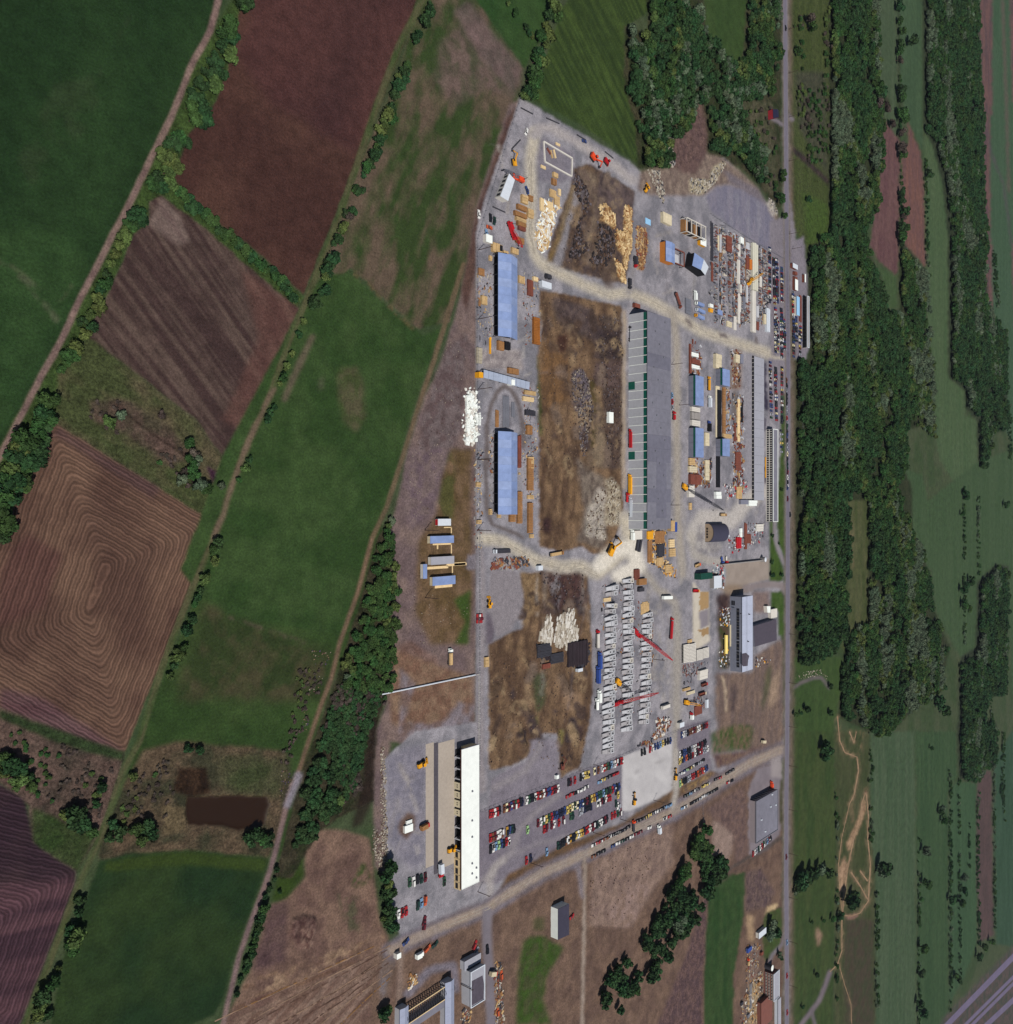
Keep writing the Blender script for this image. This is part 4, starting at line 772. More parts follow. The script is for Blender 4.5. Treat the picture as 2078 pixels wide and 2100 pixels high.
M_steeld = mat('dark_steel', (60, 60, 68), .7, .15, 1.5)
M_conc = mat('precast_concrete', (186, 188, 192), .9, .08, 1.0, k=1.25)
M_conc2 = mat('pale_concrete', (218, 214, 204), .9, .08, 1.0, k=1.15)
M_concd = mat('old_concrete', (150, 146, 142), .9, .12, 1.0, k=1.2)
M_yellow = mat('machine_yellow', (226, 160, 30), .5, .1, 1.0, k=1.3)
M_orange = mat('machine_orange', (220, 74, 34), .5, .1, 1.0, k=1.3)
M_red = mat('machine_red', (176, 26, 34), .5, .1, 1.0, k=1.3)
M_brick = mat('red_brick', (118, 74, 64), .9, .15, 2.0, k=1.3)
M_track = mat('crawler_track', (40, 38, 40), .9, .2, 2.0)
M_tyre = mat('tyre_rubber', (22, 22, 24), .9, .05, 2.0)
M_pole = mat('pole_timber', (78, 58, 52), .9, .2, 2.0)
M_blue = mat('trailer_blue', (52, 78, 150), .5, .1, 1.0, k=1.2)
M_light = mat('light_roof', (206, 214, 222), .8, .05, .5, k=1.25)
M_stone = mat('pale_stone', (158, 146, 130), .95, .3, 1.5)
M_stonel = mat('light_stone', (196, 188, 172), .95, .25, 1.5)
M_tank = mat('tank_yellow', (240, 214, 120), .5, .05, .5, k=1.3)
M_sky = mat('light_blue_roof', (150, 200, 236), .6, .05, .5, k=1.2)

def R2(t, x0, y0, x1, y1, h):
    a = g(t, x0, y0, h); b = g(t, x1, y1, h); c = g(t, x0, y1, h)      # both heights are read along the west edge
    return a.x, c.y, b.x, a.y          # X0 (west), Y0 (south), X1 (east), Y1 (north)
def simple_windows(th, face, X, Ya, Yb, z0, z1, n, w, m=None, name='window', depth=.12):
    """windows on a wall that faces west (towards the camera), evenly spread between Ya and Yb"""
    for i in range(n):
        y = Ya + (Yb - Ya) * (i + .5) / n
        b = MB(); b.box(X - depth, y - w / 2, z0, X + .02, y + w / 2, z1); b.part(name, m or M_glass, th)

def block(name, label, cat, t, x0, y0, x1, y1, h, wall, roof, parapet=None, group=None, eave=.3, panels=0):
    X0, Y0, X1, Y1 = R2(t, x0, y0, x1, y1, h)
    o = thing(name, label, cat, ((X0 + X1) / 2, (Y0 + Y1) / 2, 0), 0, group)
    MB().box(X0, Y0, 0, X1, Y1, h - .3).part('wall', wall, o)
    if panels:
        for i in range(panels):
            ya = Y1 + (Y0 - Y1) * i / panels; yb = Y1 + (Y0 - Y1) * (i + 1) / panels
            MB().box(X0 - eave, yb + .06, h - .297, X1 + eave, ya - .06, h + .02 * (i % 2)).part('roof_panel', roof, o)
    else:
        MB().box(X0 - eave, Y0 - eave, h - .297, X1 + eave, Y1 + eave, h).part('roof', roof, o)
    if parapet:
        b = MB(); w = .5
        b.box(X0 - eave, Y0 - eave, h, X0 - eave + w, Y1 + eave, h + .5); b.box(X1 + eave - w, Y0 - eave, h, X1 + eave, Y1 + eave, h + .5)
        b.box(X0 - eave + w, Y1 + eave - w, h, X1 + eave - w, Y1 + eave, h + .5); b.box(X0 - eave + w, Y0 - eave, h, X1 + eave - w, Y0 - eave + w, h + .5)
        b.part('parapet', parapet, o)
    return o, (X0, Y0, X1, Y1)
def gable(name, label, cat, t, x0, y0, x1, y1, he, hr, wall, roofL, roofR=None, axis='y', group=None, open_west=False, sheets=0, eave=.4):
    X0, Y0, X1, Y1 = R2(t, x0, y0, x1, y1, he)
    o = thing(name, label, cat, ((X0 + X1) / 2, (Y0 + Y1) / 2, 0), 0, group); roofR = roofR or roofL
    th = .18
    if axis == 'y':
        xm = (X0 + X1) / 2
        if open_west:
            MB().box(X1 - .2, Y0, 0, X1, Y1, he - .1).part('wall', wall, o)
            n = max(3, int((Y1 - Y0) / 6))
            for i in range(n + 1):
                y = Y0 + (Y1 - Y0) * i / n; MB().box(X0, y - .15, 0, X0 + .3, y + .15, he - .1).part('post', M_steeld, o)
            MB().box(X0 + 1, Y0 + 1, 0.02, X1 - 1, Y1 - 1, .12).part('floor_slab', M_black, o)  # floor coloured black to hold the shade of the interior
            MB().box(X0 + 2.5, Y0 + .5, .121, X0 + 2.7, Y1 - .5, he - .2).part('screen', M_dark, o)  # near-black sheet added to make the open side look shaded inside
        else:
            b = MB(); b.box(X0, Y0, 0, X1, Y1, he - .1)
            for y in (Y0, Y1 - .2):
                b.add([(X0, y, he - .1), (X1, y, he - .1), (xm, y, hr - .1), (X0, y + .2, he - .1), (X1, y + .2, he - .1), (xm, y + .2, hr - .1)], [(0, 1, 2), (5, 4, 3), (0, 2, 5, 3), (1, 4, 5, 2)])
            b.part('wall', wall, o)
        for (xa, za, xb, zb, m) in ((X0 - eave, he - .02, xm, hr, roofL), (xm, hr, X1 + eave, he - .02, roofR)):
            n = sheets or 1
            for i in range(n):
                ya = Y0 - eave + (Y1 - Y0 + 2 * eave) * i / n + (.03 if n > 1 else 0); yb = Y0 - eave + (Y1 - Y0 + 2 * eave) * (i + 1) / n
                b = MB(); b.add([(xa, ya, za), (xb, ya, zb), (xb, yb, zb), (xa, yb, za), (xa, ya, za + th), (xb, ya, zb + th), (xb, yb, zb + th), (xa, yb, za + th)],
                                [(0, 3, 2, 1), (4, 5, 6, 7), (0, 1, 5, 4), (1, 2, 6, 5), (2, 3, 7, 6), (3, 0, 4, 7)])
                if n > 1 and m is M_roofblue and (i * 7 + int(xa)) % 5 < 2: m_ = M_roofblue2
                else: m_ = m
                b.part('roof_sheet' if n > 1 else 'roof_slope', m_, o)
    else:
        ym = (Y0 + Y1) / 2
        b = MB(); b.box(X0, Y0, 0, X1, Y1, he - .1)
        for x in (X0, X1 - .2):
            b.add([(x, Y0, he - .1), (x, Y1, he - .1), (x, ym, hr - .1), (x + .2, Y0, he - .1), (x + .2, Y1, he - .1), (x + .2, ym, hr - .1)], [(0, 2, 1), (3, 4, 5), (0, 3, 5, 2), (1, 2, 5, 4)])
        b.part('wall', wall, o)
        for (ya, za, yb, zb, m) in ((Y0 - eave, he - .02, ym, hr, roofL), (ym, hr, Y1 + eave, he - .02, roofR)):
            b = MB(); xa, xb = X0 - eave, X1 + eave
            b.add([(xa, ya, za), (xb, ya, za), (xb, yb, zb), (xa, yb, zb), (xa, ya, za + th), (xb, ya, za + th), (xb, yb, zb + th), (xa, yb, zb + th)],
                  [(0, 3, 2, 1), (4, 5, 6, 7), (0, 1, 5, 4), (1, 2, 6, 5), (2, 3, 7, 6), (3, 0, 4, 7)])
            b.part('roof_slope', m, o)
    return o, (X0, Y0, X1, Y1)
def heading(t, p, q):
    a = g(t, *p); b = g(t, *q); return math.atan2(b.y - a.y, b.x - a.x)

# ---- vehicles: all built along +x, origin on the ground below the middle
CARCOL = {'r': ('red', (160, 34, 38)), 'w': ('white', (224, 224, 220)), 'k': ('black', (26, 26, 32)), 'b': ('blue', (48, 66, 116)), 'n': ('navy blue', (28, 32, 58)),
          'g': ('green', (44, 80, 56)), 'd': ('dark green', (26, 56, 48)), 'y': ('yellow', (206, 182, 100)), 'c': ('cream', (232, 222, 180)), 'o': ('orange', (190, 84, 44)),
          'm': ('maroon', (98, 26, 38)), 's': ('silver grey', (156, 160, 168)), 't': ('brown', (112, 70, 48)), 'l': ('light blue', (116, 150, 184)), 'a': ('gold', (176, 134, 50)), 'v': ('pale green', (150, 190, 130))}
CARM = {k: mat('car_paint_' + v[0].replace(' ', '_'), v[1], .5, .04, 3, spec=.35, k=1.2) for k, v in CARCOL.items()}
CARM2 = {k: (M_white if k in 'rbmg' and False else CARM[k]) for k in CARM}
def car_meshes(kind):
    body = MB(); L = 5.3 if kind != 'w' else 5.5; W = 1.95
    L2 = L / 2; w = W / 2
    prof = [(-L2, .35), (-L2, .78), (-L2 + .5, .92), (L2 - 1.6, .90), (L2 - .1, .72), (L2, .35)]
    n = len(prof); vs = [(x, -w, z) for x, z in prof] + [(x, w, z) for x, z in prof]
    body.add(vs, [tuple(range(n))] + [tuple(range(n, 2 * n))[::-1]] + [(i, i + n, (i + 1) % n + n, (i + 1) % n) for i in range(n)], 0)
    for sx in (-1.6, 1.6):
        for sy in (-w, w): body.cyl((sx, sy - .12 * (1 if sy > 0 else -1) - .02, .33), (sx, sy + .02 * (1 if sy > 0 else -1), .33), .34, 8, 1)
    cab = MB(); x0, x1 = (-L2 + (1.2 if kind == 's' else .1), L2 - 1.75)
    if kind == 'p': x0, x1 = -.2, 1.3
    a0, a1 = x0 + (.55 if kind == 's' else .15), x1 - .6
    z0, z1 = .88, 1.42; wi = w - .28
    cab.add([(x0, -w + .06, z0), (x1, -w + .06, z0), (x1, w - .06, z0), (x0, w - .06, z0), (a0, -wi, z1), (a1, -wi, z1), (a1, wi, z1), (a0, wi, z1)],
            [(0, 1, 5, 4), (1, 2, 6, 5), (2, 3, 7, 6), (3, 0, 4, 7)], 0)
    cab.box(a0 - .04, -wi - .04, z1, a1 + .04, wi + .04, z1 + .06, 1)
    if kind == 'p': body.box(-L2 + .25, -w + .15, .925, -.3, w - .15, .94, 1)
    return body, cab
CAR_PROTO = {}
N_CARS = [0]
def car(c, kind, loc, rz, label, group, roof=None):
    roof = roof or c; key = (c, kind, roof)
    if key not in CAR_PROTO:
        body, cab = car_meshes(kind)
        CAR_PROTO[key] = (body.mesh('parked_car', [CARM[c], M_tyre]), cab.mesh('cabin', [M_glass, CARM[roof]]))
    a, b = CAR_PROTO[key]
    o = bpy.data.objects.new('parked_car', a); LC.link(o); o.location = loc; o.rotation_euler = (0, 0, rz); tag(o, label, 'car', group)
    d = bpy.data.objects.new('cabin', b); LC.link(d); d.parent = o; N_CARS[0] += 1
    return o
FAR_CARS = []
KN = {'s': 'sedan', 'w': 'station wagon', 'p': 'pickup'}
def car_row(t, p, q, cols, where, horiz=False, end='left', far=False, jit=.25, rz=None, group=None):
    """cols: one letter per space, '.' is an empty space"""
    n = len(cols); A = g(t, *p); B = g(t, *q); cnt = {}; rr = random.Random(hash(where) & 0 or len(where) * 31 + n)
    for i, c in enumerate(cols):
        if c == '.': continue
        k = rr.choices('swp', (7, 2.2, .8))[0]
        f = i / max(1, n - 1); loc = A.lerp(B, f) + Vector((rr.uniform(-jit, jit) * .5, rr.uniform(-jit, jit) * 1.5, 0))
        ang = (rz if rz is not None else (0 if horiz else PI / 2)) + (PI if rr.random() < .4 else 0) + rr.uniform(-.04, .04)
        roof = rr.choice([c, c, c, 'w' if c in 'rbmgto' else c, 'k' if c in 'cywa' else c])
        if far: FAR_CARS.append((c, k, loc, ang)); continue
        key = (c, k); j = cnt.get(key, 0); cnt[key] = j + 1
        car(c, k, loc, ang, '%s %s parked %s, %s such from %s' % (CARCOL[c][0], KN[k], where, nth(j), end), group or 'cars parked ' + where, roof)
def build_far_cars():
    b = MB(); ms = [CARM[k] for k in sorted(CARM)] + [M_glass]; ix = {k: i for i, k in enumerate(sorted(CARM))}
    for c, k, loc, ang in FAR_CARS:
        body, cab = car_meshes(k); ca, sa = math.cos(ang), math.sin(ang)
        for m_ in (body, cab):
            vs = [(loc.x + x * ca - y * sa, loc.y + x * sa + y * ca, z) for x, y, z in m_.v]
            n = len(b.v); b.v += vs; b.f += [tuple(i + n for i in f) for f in m_.f]
            if m_ is body: b.mi += [ix[c] if i == 0 else len(ms) - 1 for i in m_.mi]
            else: b.mi += [len(ms) - 1 if i == 0 else ix[c] for i in m_.mi]
    o = bpy.data.objects.new('far_parked_cars', b.mesh('far_parked_cars', ms)); LC.link(o); o['kind'] = 'stuff'; o['label'] = 'rows of parked cars of many colours beside the public road'; o['category'] = 'cars'

def truck(label, t, p, q, cabc, bedc, kind='box', L=9, W=2.5, H=3.2, group=None, name='truck', cat='truck'):
    """p tail -> q nose, in photo coordinates; local x forward"""
    A = g(t, *p); B = g(t, *q); c = (A + B) / 2; d = (B - A); rz = math.atan2(d.y, d.x); w = W / 2; L2 = L / 2
    o = thing(name, label, cat, c, rz, group); z = Vector((0, 0, 0))
    def pt(b, n, m): return b.part(n, m, o, off=z)
    cx = L2 - 2.1
    b = MB(); b.box(cx, -w + .1, .6, L2 - .1, w - .1, 1.5); b.box(cx + .05, -w + .15, 1.5, L2 - .7, w - .15, 2.5); pt(b, 'cab', cabc)
    pt(MB().box(L2 - .75, -w + .3, 1.6, L2 - .6, w - .3, 2.3), 'windscreen', M_glass)
    pt(MB().box(-L2, -.4, .6, cx, .4, .9), 'chassis', M_steeld)
    if kind == 'box': pt(MB().box(-L2, -w, .95, cx - .3, w, H), 'cargo_box', bedc)
    elif kind == 'flat': pt(MB().box(-L2, -w, .95, cx - .3, w, 1.2), 'flatbed', bedc)
    elif kind == 'load':
        pt(MB().box(-L2, -w, .95, cx - .3, w, 1.2), 'flatbed', M_steeld); pt(MB().box(-L2 + .4, -w + .2, 1.2, cx - .8, w - .2, 2.3), 'load', bedc)
    elif kind == 'dump':
        b = MB(); b.box(-L2, -w, .95, cx - .3, w, 1.3); b.box(-L2, -w, 1.3, cx - .3, -w + .15, 2.4); b.box(-L2, w - .15, 1.3, cx - .3, w, 2.4)
        b.box(cx - .5, -w + .15, 1.3, cx - .3, w - .15, 2.5); b.box(-L2, -w + .15, 1.3, -L2 + .15, w - .15, 2.2); pt(b, 'dump_body', bedc)
    elif kind == 'tank': pt(MB().cyl((-L2, 0, 1.9), (cx - .3, 0, 1.9), 1.1, 12), 'tank', bedc)
    for sx in ([-L2 + 1.2, -L2 + 2.5, L2 - 1.2] if L > 7 else [-L2 + 1.2, L2 - 1.2]):
        for sy in (-w + .15, w - .15): pt(MB().cyl((sx, sy - .15, .5), (sx, sy + .15, .5), .5, 10), 'wheel', M_tyre)
    return o
def trailer(label, t, x0, y0, x1, y1, h, m, name='trailer', cat='trailer', group=None, roof=None, end=None):
    X0, Y0, X1, Y1 = R2(t, x0, y0, x1, y1, h)
    o = thing(name, label, cat, ((X0 + X1) / 2, (Y0 + Y1) / 2, 0), 0, group)
    MB().box(X0, Y0, .7, X1, Y1, h - .15).part('body', m, o); MB().box(X0 - .08, Y0 - .08, h - .148, X1 + .08, Y1 + .08, h).part('roof', roof or m, o)
    lng = (X1 - X0) > (Y1 - Y0)
    for f in (.15, .85):
        for s_ in (0, 1):
            if lng: x = X0 + (X1 - X0) * f; y = (Y0 + .1, Y1 - .3)[s_]; b = MB().cyl((x, y, .4), (x, y + .25, .4), .42, 8)
            else: y = Y0 + (Y1 - Y0) * f; x = (X0 + .1, X1 - .3)[s_]; b = MB().cyl((x, y, .4), (x + .25, y, .4), .42, 8)
            b.part('wheel', M_tyre, o)
    if end: MB().box(X0 - .12, Y0 + .2, 1, X0 - .02, Y1 - .2, h - .4).part('end_panel', end, o)
    return o
def digger(label, t, p, rz, m, arm=True, name='excavator', cat='excavator', s=1.0, blade=False):
    c = g(t, *p); o = thing(name, label, cat, c, rz); z = Vector((0, 0, 0)); o.scale = (s, s, s)
    def pt(b, n, mm): return b.part(n, mm, o, off=z)
    for sy in (-1.3, 1.3): pt(MB().box(-2, sy - .35, 0, 2, sy + .35, .9), 'crawler', M_track)
    b = MB(); b.box(-2.2, -1.3, 1, 1.4, 1.3, 2.1); b.box(-2.6, -1.2, 1.1, -2.2, 1.2, 2.3); pt(b, 'house', m)
    pt(MB().box(.1, .15, 2.1, 1.4, 1.2, 3.1), 'cab', M_glass); pt(MB().box(0, .1, 3.1, 1.5, 1.25, 3.2), 'cab_roof', m)
    if arm:
        pt(MB().bar((1.2, -.3, 1.8), (4.2, -.3, 4.4), .5, .7), 'boom', m); pt(MB().bar((4.2, -.3, 4.4), (6.6, -.3, 1.6), .4, .5), 'stick', m)
        b = MB(); b.box(6.2, -.9, .5, 7.2, .3, 1.6); pt(b, 'bucket', M_steeld)
    if blade: pt(MB().box(2.4, -1.9, .1, 2.6, 1.9, 1.4), 'blade', m); pt(MB().bar((0, -1.7, .6), (2.4, -1.7, .6), .2), 'push_arm', M_steeld); pt(MB().bar((0, 1.7, .6), (2.4, 1.7, .6), .2), 'push_arm', M_steeld)
    return o
def loader(label, t, p, rz, m, s=1.0, name='wheel_loader', cat='loader'):
    c = g(t, *p); o = thing(name, label, cat, c, rz); z = Vector((0, 0, 0)); o.scale = (s, s, s)
    def pt(b, n, mm): return b.part(n, mm, o, off=z)
    pt(MB().box(-3, -.9, .9, -.2, .9, 2.1), 'engine_hood', m); pt(MB().box(-.2, -.7, .9, 1.8, .7, 1.7), 'front_frame', m)
    pt(MB().box(-.9, -.7, 2.1, .5, .7, 3.2), 'cab', M_glass); pt(MB().box(-1, -.8, 3.2, .6, .8, 3.3), 'cab_roof', m)
    for sx in (-2, 1.3):
        for sy in (-1.1, 1.1): pt(MB().cyl((sx, sy - .3, .8), (sx, sy + .3, .8), .8, 12), 'wheel', M_tyre)
    for sy in (-.6, .6): pt(MB().bar((1, sy, 1.8), (3.4, sy, .9), .25), 'lift_arm', m)
    pt(MB().add([(3.2, -1.4, .2), (4.4, -1.4, .3), (3.2, -1.4, 1.5), (3.2, 1.4, .2), (4.4, 1.4, .3), (3.2, 1.4, 1.5)], [(0, 1, 2), (3, 5, 4), (0, 3, 4, 1), (0, 2, 5, 3), (1, 4, 5, 2)]), 'bucket', m)
    return o
def crane(label, t, p, q, zt, m, base='crawler', mb=None, Lb=None, name='crawler_crane'):
    """p = foot of the machine, q = boom tip at height zt"""
    c = g(t, *p); tip = g(t, q[0], q[1], zt); d = tip - c; rz = math.atan2(d.y, d.x)
    o = thing(name, label, 'crane', c, rz); z = Vector((0, 0, 0)); r = math.hypot(d.x, d.y); mb = mb or m
    def pt(b, n, mm): return b.part(n, mm, o, off=z)
    if base == 'crawler':
        for sy in (-1.9, 1.9): pt(MB().box(-3, sy - .5, 0, 3, sy + .5, 1.1), 'crawler', M_track)
        b = MB(); b.box(-3.6, -1.7, 1.2, 2.0, 1.7, 3.0); pt(b, 'house', m); pt(MB().box(-4.4, -1.6, 1.2, -3.6, 1.6, 2.8), 'counterweight', m)
        pt(MB().box(.6, .8, 3.0, 2.2, 1.7, 3.9), 'cab', M_glass); root = Vector((1.8, 0, 1.8))
    else:
        pt(MB().box(-5, -1.3, .8, 5, 1.3, 1.4), 'carrier', m); pt(MB().box(5, -1.3, .8, 6.6, 1.3, 2.6), 'cab', m); pt(MB().box(6.4, -1.1, 1.7, 6.65, 1.1, 2.4), 'windscreen', M_glass)
        for sx in (-4, -2.8, 2.8, 4.2):
            for sy in (-1.15, 1.15): pt(MB().cyl((sx, sy - .2, .55), (sx, sy + .2, .55), .55, 10), 'wheel', M_tyre)
        pt(MB().box(-4.2, -1.3, 1.45, .6, 1.3, 3.0), 'house', m); root = Vector((.4, 0, 2.0))
    tipl = Vector((r, 0, zt)); ax = (tipl - root); L = ax.length; ax.normalize(); sd = Vector((0, 1, 0)); up = ax.cross(sd) * -1
    b = MB(); n = max(4, int(L / 2.2)); hw = .75
    def cor(f, i):
        k = hw * min(1, 4 * f + .25, 4 * (1 - f) + .2); s1 = (-1, 1, 1, -1)[i]; s2 = (-1, -1, 1, 1)[i]
        return root + ax * (L * f) + sd * (k * s1) + up * (k * s2)
    for i in range(4):
        for s_ in range(n): b.bar(cor(s_ / n, i), cor((s_ + 1) / n, i), .22)
        for s_ in range(n): b.bar(cor(s_ / n, i), cor((s_ + 1) / n, (i + 1) % 4), .12)
    pt(b, 'lattice_boom', mb)
    b = MB(); b.bar(root + Vector((-3.5, 0, 1.2)), root + Vector((-2.5, 0, 5)), .25); b.bar(root + Vector((-2.5, 0, 5)), tipl, .08); pt(b, 'pendant_cables', M_steeld)
    b = MB(); hz = max(2.0, zt * .35); b.bar(tipl, (r, 0, hz), .07); b.box(r - .4, -.3, hz - .8, r + .4, .3, hz); pt(b, 'hook', M_steeld)
    return o
def pole(label, t, p, h=11, group='timber utility poles', arm=True, arc=0.0):
    c = g(t, *p); o = thing('utility_pole', label, 'utility pole', c, 0, group); z = Vector((0, 0, 0))
    MB().cyl((0, 0, 0), (0, 0, h), .24, 8, 0, .16).part('post', M_pole, o, off=z)
    if arm:
        MB().bar((-1.3 * math.cos(arc), -1.3 * math.sin(arc), h - .7), (1.3 * math.cos(arc), 1.3 * math.sin(arc), h - .7), .16).part('crossarm', M_pole, o, off=z)
    return o
def fence(label, pts, h=2.0, step=4.0, m=None, group=None, thick=.07, mp=None):
    W = [g(t, x, y) for t, x, y in pts]; o = thing('wire_fence', label, 'fence', W[0], 0, group)
    b = MB(); m = m or M_steel
    for a, c in zip(W[:-1], W[1:]):
        for z_ in (h, h * .5): b.bar(a + Vector((0, 0, z_)), c + Vector((0, 0, z_)), thick)
    b.part('rail', m, o)
    me = MB().box(-.08, -.08, 0, .08, .08, h).mesh('post', [mp or m])
    for a, c in zip(W[:-1], W[1:]):
        n = max(1, int((c - a).length / step))
        for i in range(n):
            d = bpy.data.objects.new('post', me); LC.link(d); d.parent = o; d.location = a.lerp(c, i / n) - W[0]
    return o
def stack(name, label, cat, t, x0, y0, x1, y1, h, m, n=1, axis='y', pieces=None, group=None, gap=.12, piece='plank', m2=None, rot=0):
    """a stack of parallel pieces lying on the ground; x0..y1 is its top face in the photo"""
    X0, Y0, X1, Y1 = R2(t, x0, y0, x1, y1, h)
    if Y1 < Y0: Y0, Y1 = Y1, Y0
    cx, cy = (X0 + X1) / 2, (Y0 + Y1) / 2; W, L = (X1 - X0), (Y1 - Y0)
    o = thing(name, label, cat, (cx, cy, 0), rot, group); z = Vector((0, 0, 0)); rr = random.Random(int(x0 * 7 + y0))
    for i in range(n):
        hh = h * rr.uniform(.82, 1)
        j = rr.uniform(-.04, .04)
        if axis == 'y':
            w = W / n; a = -W / 2 + w * i; b = MB().box(a + gap / 2, -L / 2 * (1 - abs(j)), 0, a + w - gap / 2, L / 2 * (1 - j), hh)
        else:
            w = L / n; a = -L / 2 + w * i; b = MB().box(-W / 2 * (1 - abs(j)), a + gap / 2, 0, W / 2 * (1 - j), a + w - gap / 2, hh)
        b.part(piece, m if (m2 is None or rr.random() < .55) else m2, o, off=z)
    return o
def box_thing(name, label, cat, t, x0, y0, x1, y1, h, m, parts='body', lid=None, group=None, rot=0):
    X0, Y0, X1, Y1 = R2(t, x0, y0, x1, y1, h)
    if Y1 < Y0: Y0, Y1 = Y1, Y0
    W, L = max(.3, X1 - X0), max(.3, Y1 - Y0); o = thing(name, label, cat, ((X0 + X1) / 2, (Y0 + Y1) / 2, 0), rot, group); z = Vector((0, 0, 0))
    MB().box(-W / 2, -L / 2, 0, W / 2, L / 2, h - .12).part(parts, m, o, off=z)
    MB().box(-W / 2 - .06, -L / 2 - .06, h - .118, W / 2 + .06, L / 2 + .06, h).part('lid', lid or m, o, off=z)
    return o
def scatter(name, label, polys, n, mats, smin, smax, hmax=.8, seed=1, flat=.5, elong=1, ang=None, kind='stuff', cat=None):
    """uncountable small pieces: one object"""
    rr = random.Random(seed); b = MB(); k = 0
    P2 = [P_(t, pts) for t, pts in polys]; bb = [(min(p[0] for p in q), min(p[1] for p in q), max(p[0] for p in q), max(p[1] for p in q)) for q in P2]
    ar = [(q[2] - q[0]) * (q[3] - q[1]) for q in bb]
    tries = 0
    while k < n and tries < n * 12:
        tries += 1
        i = rr.choices(range(len(P2)), ar)[0]; x = rr.uniform(bb[i][0], bb[i][2]); y = rr.uniform(bb[i][1], bb[i][3])
        if not inside(P2[i], np.array([x]), np.array([y]))[0]: continue
        c = g('-', x, y); ix = int((x - gx[0]) / STEP); iy = int((y - gy[0]) / STEP)
        z0 = HGT[min(NY - 1, max(0, iy)), min(NX - 1, max(0, ix))] - .1
        s = rr.uniform(smin, smax); l = s * rr.uniform(1, elong) / 2; w = s * rr.uniform(.5, 1) / 2 / (1 if elong < 2 else elong * .6); h = min(hmax, s * flat * rr.uniform(.5, 1.2))
        a = rr.uniform(0, PI) if ang is None else ang + rr.uniform(-.25, .25); ca, sa = math.cos(a), math.sin(a)
        q = [(c.x + u * ca - v * sa + rr.uniform(-.1, .1) * s, c.y + u * sa + v * ca + rr.uniform(-.1, .1) * s) for u, v in ((-l, -w), (l, -w), (l, w), (-l, w))]
        b.prism(q, z0, [z0 + h * rr.uniform(.6, 1) for _ in range(4)], rr.randrange(len(mats))); k += 1
    o = bpy.data.objects.new(name, b.mesh(name, mats)); LC.link(o); o['kind'] = kind; o['label'] = label
    return o

# ------------------------------------------------------------------ vegetation
def leaf_mat(name, rgb, var=.22):
    m = bpy.data.materials.new(name); nt, b = nodes_of(m)
    c = nt.nodes.new('ShaderNodeRGB'); c.outputs[0].default_value = (*[v / GAIN * .84 for v in col(rgb)], 1)
    at = nt.nodes.new('ShaderNodeAttribute'); at.attribute_name = 'leaf'
    oi = nt.nodes.new('ShaderNodeObjectInfo')
    o = mulc(nt, c.outputs[0], at.outputs['Fac']); o = mulc(nt, o, mapr(nt, oi.outputs['Random'], 1 - var, 1 + var, 0, 1))
    hs = nt.nodes.new('ShaderNodeHueSaturation'); mt = nt.nodes.new('ShaderNodeMath'); mt.operation = 'MULTIPLY_ADD'; mt.inputs[1].default_value = .05; mt.inputs[2].default_value = .475
    fr = nt.nodes.new('ShaderNodeMath'); fr.operation = 'MULTIPLY'; fr.inputs[1].default_value = 7.3; fr2 = nt.nodes.new('ShaderNodeMath'); fr2.operation = 'FRACT'
    nt.links.new(oi.outputs['Random'], fr.inputs[0]); nt.links.new(fr.outputs[0], fr2.inputs[0]); nt.links.new(fr2.outputs[0], mt.inputs[0]); nt.links.new(mt.outputs[0], hs.inputs['Hue'])
    nt.links.new(o, hs.inputs['Color']); nt.links.new(hs.outputs[0], b.inputs['Base Color'])
    b.inputs['Roughness'].default_value = .85; b.inputs['Specular IOR Level'].default_value = .15
    return m
LEAF = {'green': leaf_mat('leaves_green', (50, 76, 38)), 'dark': leaf_mat('leaves_dark', (42, 68, 38)), 'pale': leaf_mat('leaves_silver', (80, 95, 74)),
        'olive': leaf_mat('leaves_olive', (72, 88, 46)), 'brown': leaf_mat('twigs_brown', (72, 64, 58))}
M_bark = mat('bark', (84, 68, 58), .95, .2, 3)
